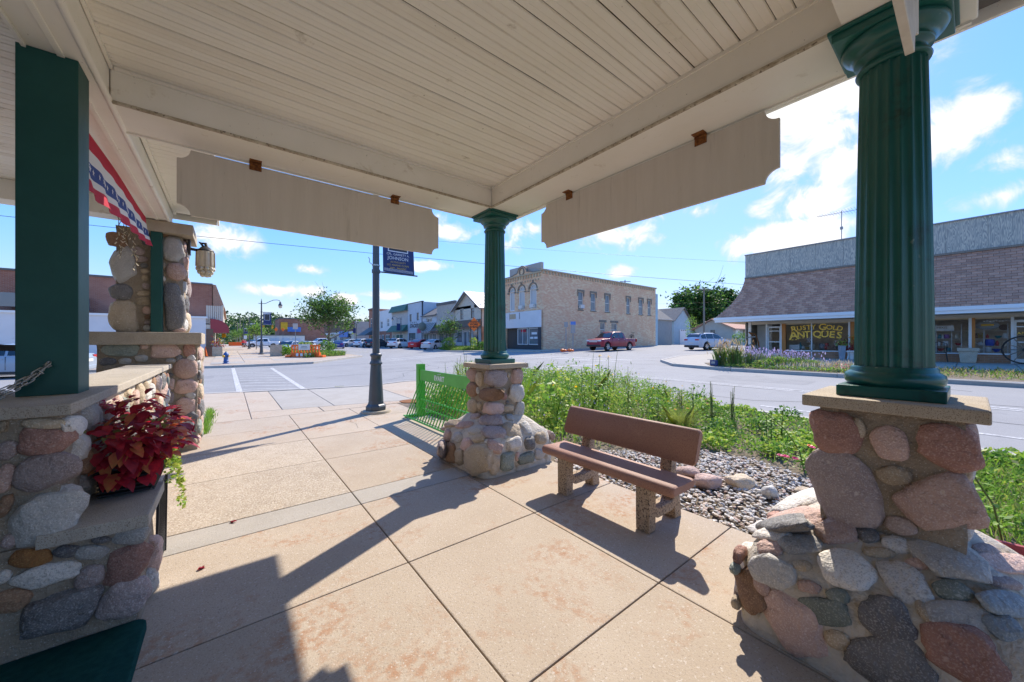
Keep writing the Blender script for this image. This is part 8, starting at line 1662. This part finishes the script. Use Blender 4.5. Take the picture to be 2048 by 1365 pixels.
# beds of the corner islands
def island(P, label_soil, tall, seed, n=2600, ms=('leaf_bright', 'leaf_mid', 'leaf_olive', 'leaf_dark')):
    o = struct(extr('planting_bed', 'soil', P, .02, .06)); xs_ = [p[0] for p in P]; ys_ = [p[1] for p in P]; C = []; Hh = []
    for (x, y) in scatter(n, P, min(xs_), max(xs_), min(ys_), max(ys_), seed): C.append((x, y, gz(x, y))); Hh.append(random.uniform(.3, 1) * tall * (1 + .4 * noise.noise((x * .6, y * .6, 2))))
    g = obj('bed_grass', blade_mesh('bed_grass', np.array(C), np.array(Hh), .02, len(ms), .35), list(ms)); g['kind'] = 'stuff'; g['label'] = label_soil
    C = np.array([(c[0], c[1], c[2] + random.random() * h * .8) for c, h in zip(C, Hh)]); g = obj('bed_leaves', leaf_mesh('bed_leaves', C, .14, len(ms), .4, .5), list(ms)); g['kind'] = 'stuff'; g['label'] = label_soil + ', leafy layer'
island([(5.0, 33.5), (8.6, 36.2), (9.2, 39.2), (6.0, 42.3), (4.9, 44), (4.6, 38)], 'green planting of the corner bed round the street tree', .55, 31)
island([(21.4, 36), (23.8, 33.5), (24.0, 42.8), (21.3, 42.4), (20.5, 38.5)], 'green planting of the far bed below the orange sign', .6, 32)
def bush(label, px, D, r_, h, ms, n=900):
    p = at_d(px, CY, D); t = thing('bush', label, 'bush', (p.x, p.y, gz(p.x, p.y))); v = rng_.normal(size=(n, 3)); v /= np.linalg.norm(v, axis=1)[:, None]; C = v * np.array([r_, r_, h * .5]) * rng_.uniform(.55, 1, (n, 1)) + np.array([0, 0, h * .5]); C += np.array([noise.noise_vector(Vector(c) * 2.2)[:] for c in C]) * .25; obj('foliage', leaf_mesh('foliage', C, .16, len(ms), .3, .55), ms, t)
bush('dark rounded bush below the bushy street tree', 655, 40, .9, 1.5, ['leaf_dark', 'leaf_mid']); bush('bright shrub between planter and orange barricade', 567, 33, .75, 1.0, ['leaf_bright', 'leaf_mid']); bush('olive shrub behind the barricade notice', 612, 34.5, .8, 1.35, ['leaf_olive', 'leaf_bright']); bush('dark bush at the foot of the small thin tree', 897, 44, .9, 1.7, ['leaf_dark', 'leaf_mid']); bush('yellow-green shrub near the orange diamond sign', 948, 43, .5, 1.6, ['leaf_lime', 'leaf_bright'], 400); bush('dark green shrub right of the orange diamond sign', 963, 42.5, .7, 1.0, ['leaf_mid', 'leaf_dark']); bush('round bush against the low tan house', 1479, 55, 1.2, 2.0, ['leaf_dark', 'leaf_mid']); bush('green column shrub beside the blue garage', 1383, 64, 1.2, 5.5, ['leaf_mid', 'leaf_bright'])
# road work sign
p = at_d(948, CY, 42); z = gz(p.x, p.y); rs = thing('road_work_sign', 'orange diamond ROAD WORK AHEAD sign on two posts in the far bed', 'road sign', (p.x, p.y, z)); c = Vector((p.x, p.y, 1.5 + 33 / FOC * 42)); s_ = .74
mb = MB(); P = [c + RGT * s_, c + Vector((0, 0, s_ * 1.12)), c - RGT * s_, c - Vector((0, 0, s_ * 1.12))]; mb.add([q - FWD * .015 for q in P] + [q + FWD * .015 for q in P], [(0, 1, 2, 3), (7, 6, 5, 4), (0, 4, 5, 1), (1, 5, 6, 2), (2, 6, 7, 3), (3, 7, 4, 0)]); pn = mb.build('panel', 'sign_orange', rs)
for k, w_ in enumerate(('ROAD', 'WORK', 'AHEAD')): textmesh('lettering', w_, .30, basis(c - FWD * .018 + Vector((0, 0, .30 - .29 * k)), RGT, (0, 0, 1)), 'black', pn, .002, offset=.01)
for sd in (-.38, .42): mb = MB(); q = c + RGT * sd + FWD * .05; mb.beam((q.x, q.y, z), (q.x, q.y, c.z + .2), .06, .06); mb.build('post', 'black', rs)
# sign posts by the brick wall, fallen sandbags
def sign_post(label, px, D, top, m_, w_, h, col2=None, d2=None):
    p = at_d(px, CY, D); z = gz(p.x, p.y); t = thing('sign_post', label, 'sign', (p.x, p.y, z)); zt = 1.5 + (CY - top) / FOC * D; mb = MB(); mb.beam((p.x, p.y, z), (p.x, p.y, zt), .06, .06); mb.build('post', 'galv', t); c = Vector((p.x, p.y, zt - h / 2)) - FWD * .05; mb = MB(); mb.obox(c, (w_ / 2, .012, h / 2), Matrix((RGT, FWD, Vector((0, 0, 1)))).transposed()); mb.build('plate', m_, t)
    if col2: mb = MB(); mb.obox(c - Vector((0, 0, h / 2 + d2 / 2 + .02)) + FWD * .02, (w_ * .45, .012, d2 / 2), Matrix((RGT, FWD, Vector((0, 0, 1)))).transposed()); mb.build('plate', col2, t)
sign_post('sign post with blue plate before the yellow brick wall', 1146, 35.5, 644, 'sky_blue_paint', .5, .32, 'barn_grey', .8); sign_post('grey-backed sign post left of the blue-plated one', 1132, 36, 645, 'barn_grey', .35, .5); sign_post('square white sign back on a post behind the barricade', 591, 38, 648, 'siding_grey', .5, .6); sign_post('yellow diamond sign by the shops along the left walk', 448, 62, 668, 'sign_yellow', .7, .7); sign_post('white round-topped sign post far down the left walk', 491, 84, 672, 'white', .7, .8)
for k, (px, lb) in enumerate(((1125, 'left orange sandbag at the foot of the sign posts'), (1139, 'orange sandbag right of its twin below the blue plate'))):
    p = at_d(px, CY, 34.5); mb = MB(); mb.ball((p.x, p.y, gz(p.x, p.y) + .12), .25, 10, 6, 0, (1.1, .8, .6)); mb.ball((p.x + .25, p.y - .1, gz(p.x, p.y) + .1), .2, 8, 6, 0, (1, .9, .55)); tag(mb.build('sandbag', 'orange_plastic'), lb, 'sandbag')
# feather flag, blue yard ornament
p = at_d(838, CY, 62); z = gz(p.x, p.y); ff = thing('feather_flag', 'tall pale blue and pink feather flag in front of the light blue shop', 'flag', (p.x, p.y, z)); mb = MB(); mb.tube([(p.x - .4, p.y, z), (p.x - .4, p.y, z + 3.2)], .025, 6); mb.build('pole', 'galv', ff)
P = [(-.38, .4), (.38, .4), (.42, 2.6), (.3, 3.1), (0, 3.35), (-.3, 3.25), (-.38, 3.0)]; mb = MB(); mb.prism(P, lambda q: Vector((p.x, p.y, z + q[1])) + RGT * q[0] - FWD * .01, lambda q: Vector((p.x, p.y, z + q[1])) + RGT * q[0] + FWD * .01); mb.build('cloth', 'siding_blue', ff); mb = MB(); P = [(-.3, 2.3), (.36, 2.4), (.28, 3.0), (0, 3.28), (-.28, 3.1)]; mb.prism(P, lambda q: Vector((p.x, p.y, z + q[1])) + RGT * q[0] - FWD * .02, lambda q: Vector((p.x, p.y, z + q[1])) + RGT * q[0] - FWD * .013); mb.build('print', 'petal_pink', ff)
p = at_d(197, CY, 20); yo = thing('yard_ornament', 'blue pinwheel ornament on a stick before the white wall', 'ornament', (p.x, p.y, .07)); mb = MB(); mb.tube([(p.x, p.y, .0), (p.x, p.y, 1.35)], .012, 5); mb.build('stick', 'galv', yo); mb = MB()
for k in range(7): a = k * .9; mb.ball((p.x + .14 * math.cos(a), p.y, 1.38 + .09 * math.sin(a)), .07, 7, 5)
mb.build('blades', 'sky_blue_paint', yo, kind='stuff')
# traffic signals on a span wire, far barricades, cones
sw_ = thing('span_wire', 'thin wire carrying the far traffic signals across the street', 'wire', (10, 120, 6)); mb = MB(); A = at_d(470, 640, 120); B = at_d(640, 648, 120); mb.tube([A.lerp(B, f / 8) - Vector((0, 0, .5 * math.sin(math.pi * f / 8))) for f in range(9)], .03, 5); mb.build('wire', 'black', sw_)
for k, (px, lb) in enumerate(((527, 'first yellow traffic signal on the far span wire'), (545, 'second yellow traffic signal on the far span wire'), (515, 'far yellow traffic signal near the walk trees'))):
    c = at_d(px, 655, 120); t = thing('traffic_signal', lb, 'traffic light', (c.x, c.y, c.z - .5), group='traffic signals over the far crossing'); MB().box((c.x - .25, c.y - .2, c.z - .55), (c.x + .25, c.y + .2, c.z + .6)).build('housing', 'sign_yellow', t); mb = MB(); mb.ball((c.x, c.y - .22, c.z + .3), .16, 8, 6); mb.build('lamp', 'tail_red', t); mb = MB(); mb.tube([(c.x, c.y, c.z + .6), (c.x, c.y, c.z + 1.6)], .03, 5); mb.build('hanger', 'black', t)
for k, (px, lb) in enumerate(((552, 'far orange diamond sign left of its twin over the crossing'), (566, 'far orange diamond sign right of its twin over the crossing'))):
    c = at_d(px, 660, 110); t = thing('road_work_sign', lb, 'road sign', (c.x, c.y, gz(c.x, c.y))); mb = MB(); P = [c + RGT * .6, c + Vector((0, 0, .6)), c - RGT * .6, c - Vector((0, 0, .6))]; mb.add(P + [q + FWD * .03 for q in P], [(0, 1, 2, 3), (7, 6, 5, 4), (0, 4, 5, 1), (1, 5, 6, 2), (2, 6, 7, 3), (3, 7, 4, 0)]); mb.build('panel', 'sign_orange', t); mb = MB(); mb.beam((c.x, c.y + .1, gz(c.x, c.y)), (c.x, c.y + .1, c.z), .06, .06); mb.build('post', 'galv', t)
for k, (px, D) in enumerate(((462, 96), (470, 97), (477, 98), (485, 99))):
    c = at_d(px, CY, D); z = gz(c.x, c.y); t = thing('plastic_barricade', ['far orange barricade nearest the shops on the left walk', 'second far orange barricade across the left walk', 'third far orange barricade across the left walk', 'far orange barricade nearest the kerb'][k], 'barricade', (c.x, c.y, z), group='orange barricades closing the far walk'); MB().box((c.x - .5, c.y - .1, z), (c.x + .45, c.y + .1, z + .55)).build('panel', 'orange_plastic', t); MB().box((c.x - .5, c.y - .05, z + .551), (c.x + .45, c.y + .05, z + 1.0)).build('rail', 'orange_plastic', t)
# ---- two people far down the walk
def person(label, px, D, shirt, trousers, face_right=True, h=1.7):
    c = at_d(px, CY, D); z = gz(c.x, c.y); t = thing('person', label, 'person', (c.x, c.y, z)); ORG[t.name] = Vector((0, 0, 0)); k = h / 1.75
    me = bpy.data.meshes.new('body'); J = [((0, 0, .95), .14), ((0, 0, 1.15), .13), ((0, 0, 1.38), .15), ((0, 0, 1.50), .06), ((0, -.01, 1.60), .085), ((0, -.01, 1.70), .08), ((.17, 0, 1.40), .06), ((.24, .02, 1.15), .045), ((.22, -.08, .92), .035), ((-.17, 0, 1.40), .06), ((-.24, .02, 1.15), .045), ((-.20, -.10, .95), .035), ((.09, 0, .88), .095), ((.10, -.05, .48), .065), ((.10, -.12, .06), .05), ((.11, -.24, .03), .04), ((-.09, 0, .88), .095), ((-.10, .06, .48), .065), ((-.10, .14, .07), .05), ((-.11, .03, .03), .04)]
    E_ = [(0, 1), (1, 2), (2, 3), (3, 4), (4, 5), (2, 6), (6, 7), (7, 8), (2, 9), (9, 10), (10, 11), (0, 12), (12, 13), (13, 14), (14, 15), (0, 16), (16, 17), (17, 18), (18, 19)]
    me.from_pydata([Vector(j[0]) * k for j in J], E_, []); o = obj('body', me, None, t)
    sk = o.modifiers.new('skin', 'SKIN'); sk.use_smooth_shade = True
    for v, j in zip(me.skin_vertices[0].data, J): v.radius = (j[1] * k, j[1] * k * .9)
    me.skin_vertices[0].data[0].use_root = True; o.modifiers.new('sub', 'SUBSURF').levels = 1
    m_ = bpy.data.materials.new('person_' + shirt); m_.use_nodes = True; tt = m_.node_tree; tcn = tt.nodes.new('ShaderNodeTexCoord'); sp = tt.nodes.new('ShaderNodeSeparateXYZ'); tt.links.new(tcn.outputs['Object'], sp.inputs[0]); cr = tt.nodes.new('ShaderNodeValToRGB'); cr.color_ramp.interpolation = 'CONSTANT'; mpv = tt.nodes.new('ShaderNodeMath'); mpv.operation = 'DIVIDE'; mpv.inputs[1].default_value = 1.8; tt.links.new(sp.outputs[2], mpv.inputs[0]); tt.links.new(mpv.outputs[0], cr.inputs[0])
    els = cr.color_ramp.elements; els[0].position = 0; els[0].color = (.6, .6, .6, 1); els[1].position = .06; els[1].color = (.5, .3, .22, 1)
    for pos_, col_ in ((.28, trousers), (.53, SHIRT[shirt]), (.83, (.5, .3, .22)), (.94, (.06, .04, .03))): e = els.new(pos_ * k); e.color = (*col_, 1)
    tt.links.new(cr.outputs[0], tt.nodes['Principled BSDF'].inputs['Base Color']); me.materials.append(m_)
    t.location = (c.x, c.y, z); t.rotation_euler = (0, 0, R(150 if face_right else -30))
SHIRT = dict(red=(.75, .05, .06), pink=(.70, .25, .30))
person('person in a red shirt and dark shorts walking far down the left walk', 486, 70, 'red', (.03, .03, .035)); person('person in a pink top beside the one in the red shirt', 490.5, 71, 'pink', (.10, .12, .16), False, 1.62)
# ---- poles and wires
def pole(label, px, D, top, r_=.14, arms=()):
    p = at_d(px, CY, D); z = gz(p.x, p.y); zt = 1.5 + (CY - top) / FOC * D; t = thing('utility_pole', label, 'utility pole', (p.x, p.y, z), group='utility poles'); mb = MB(); mb.lathe([(r_, -.2), (r_ * .7, zt - z)], (p.x, p.y, z), 8); mb.build('shaft', 'wood_grey', t)
    for a in arms: mb = MB(); q = Vector((p.x, p.y, zt - a)); mb.beam(q - RGT * 1.1 - FWD * .2, q + RGT * 1.1 - FWD * .2, .12, .12); mb.build('crossarm', 'wood_grey', t)
    return Vector((p.x, p.y, zt))
pole('weathered utility pole before the trees right of the blue garage', 1408, 56, 576, .17, (.4,)); pole('utility pole tip showing above the yellow brick roof', 1250, 75, 561, .15, (.35,)); pole('far utility pole by the left walk lamps', 480, 110, 636, .14); pole('farther thin pole beyond the left walk', 475, 140, 645, .14)
def wire(label, a, b, sag, r_=.012):
    a = Vector(a); b = Vector(b); mb = MB(); mb.tube([a.lerp(b, f / 16) - Vector((0, 0, sag * 4 * (f / 16) * (1 - f / 16))) for f in range(17)], r_, 5); tag(mb.build('overhead_wire', 'black'), label, 'wire', 'overhead wires')
A = at_d(-300, 400, 22); B = at_d(1500, 571, 40); wire('dark overhead wire sagging across the whole street view', A, B, .35, .017)
wire('thin overhead wire above the low tan house', at_d(1310, 609, 52), at_d(1700, 590, 50), .2, .01); wire('second thin overhead wire before the side street trees', at_d(1310, 622, 56), at_d(1700, 600, 56), .2, .01); wire('faint overhead wire high behind the far column', at_d(820, 478, 40), at_d(1600, 530, 46), .3, .010)
# manhole and drain by the bike rack
mh = at_z(822, 803, .006); mb = MB(); mb.lathe([(.28, 0), (.28, .008), (.26, .010)], (mh.x, mh.y, .001), 28); tag(mb.build('manhole_cover', 'rust'), 'rusty round cover set in the walk left of the bike rack', 'manhole cover')
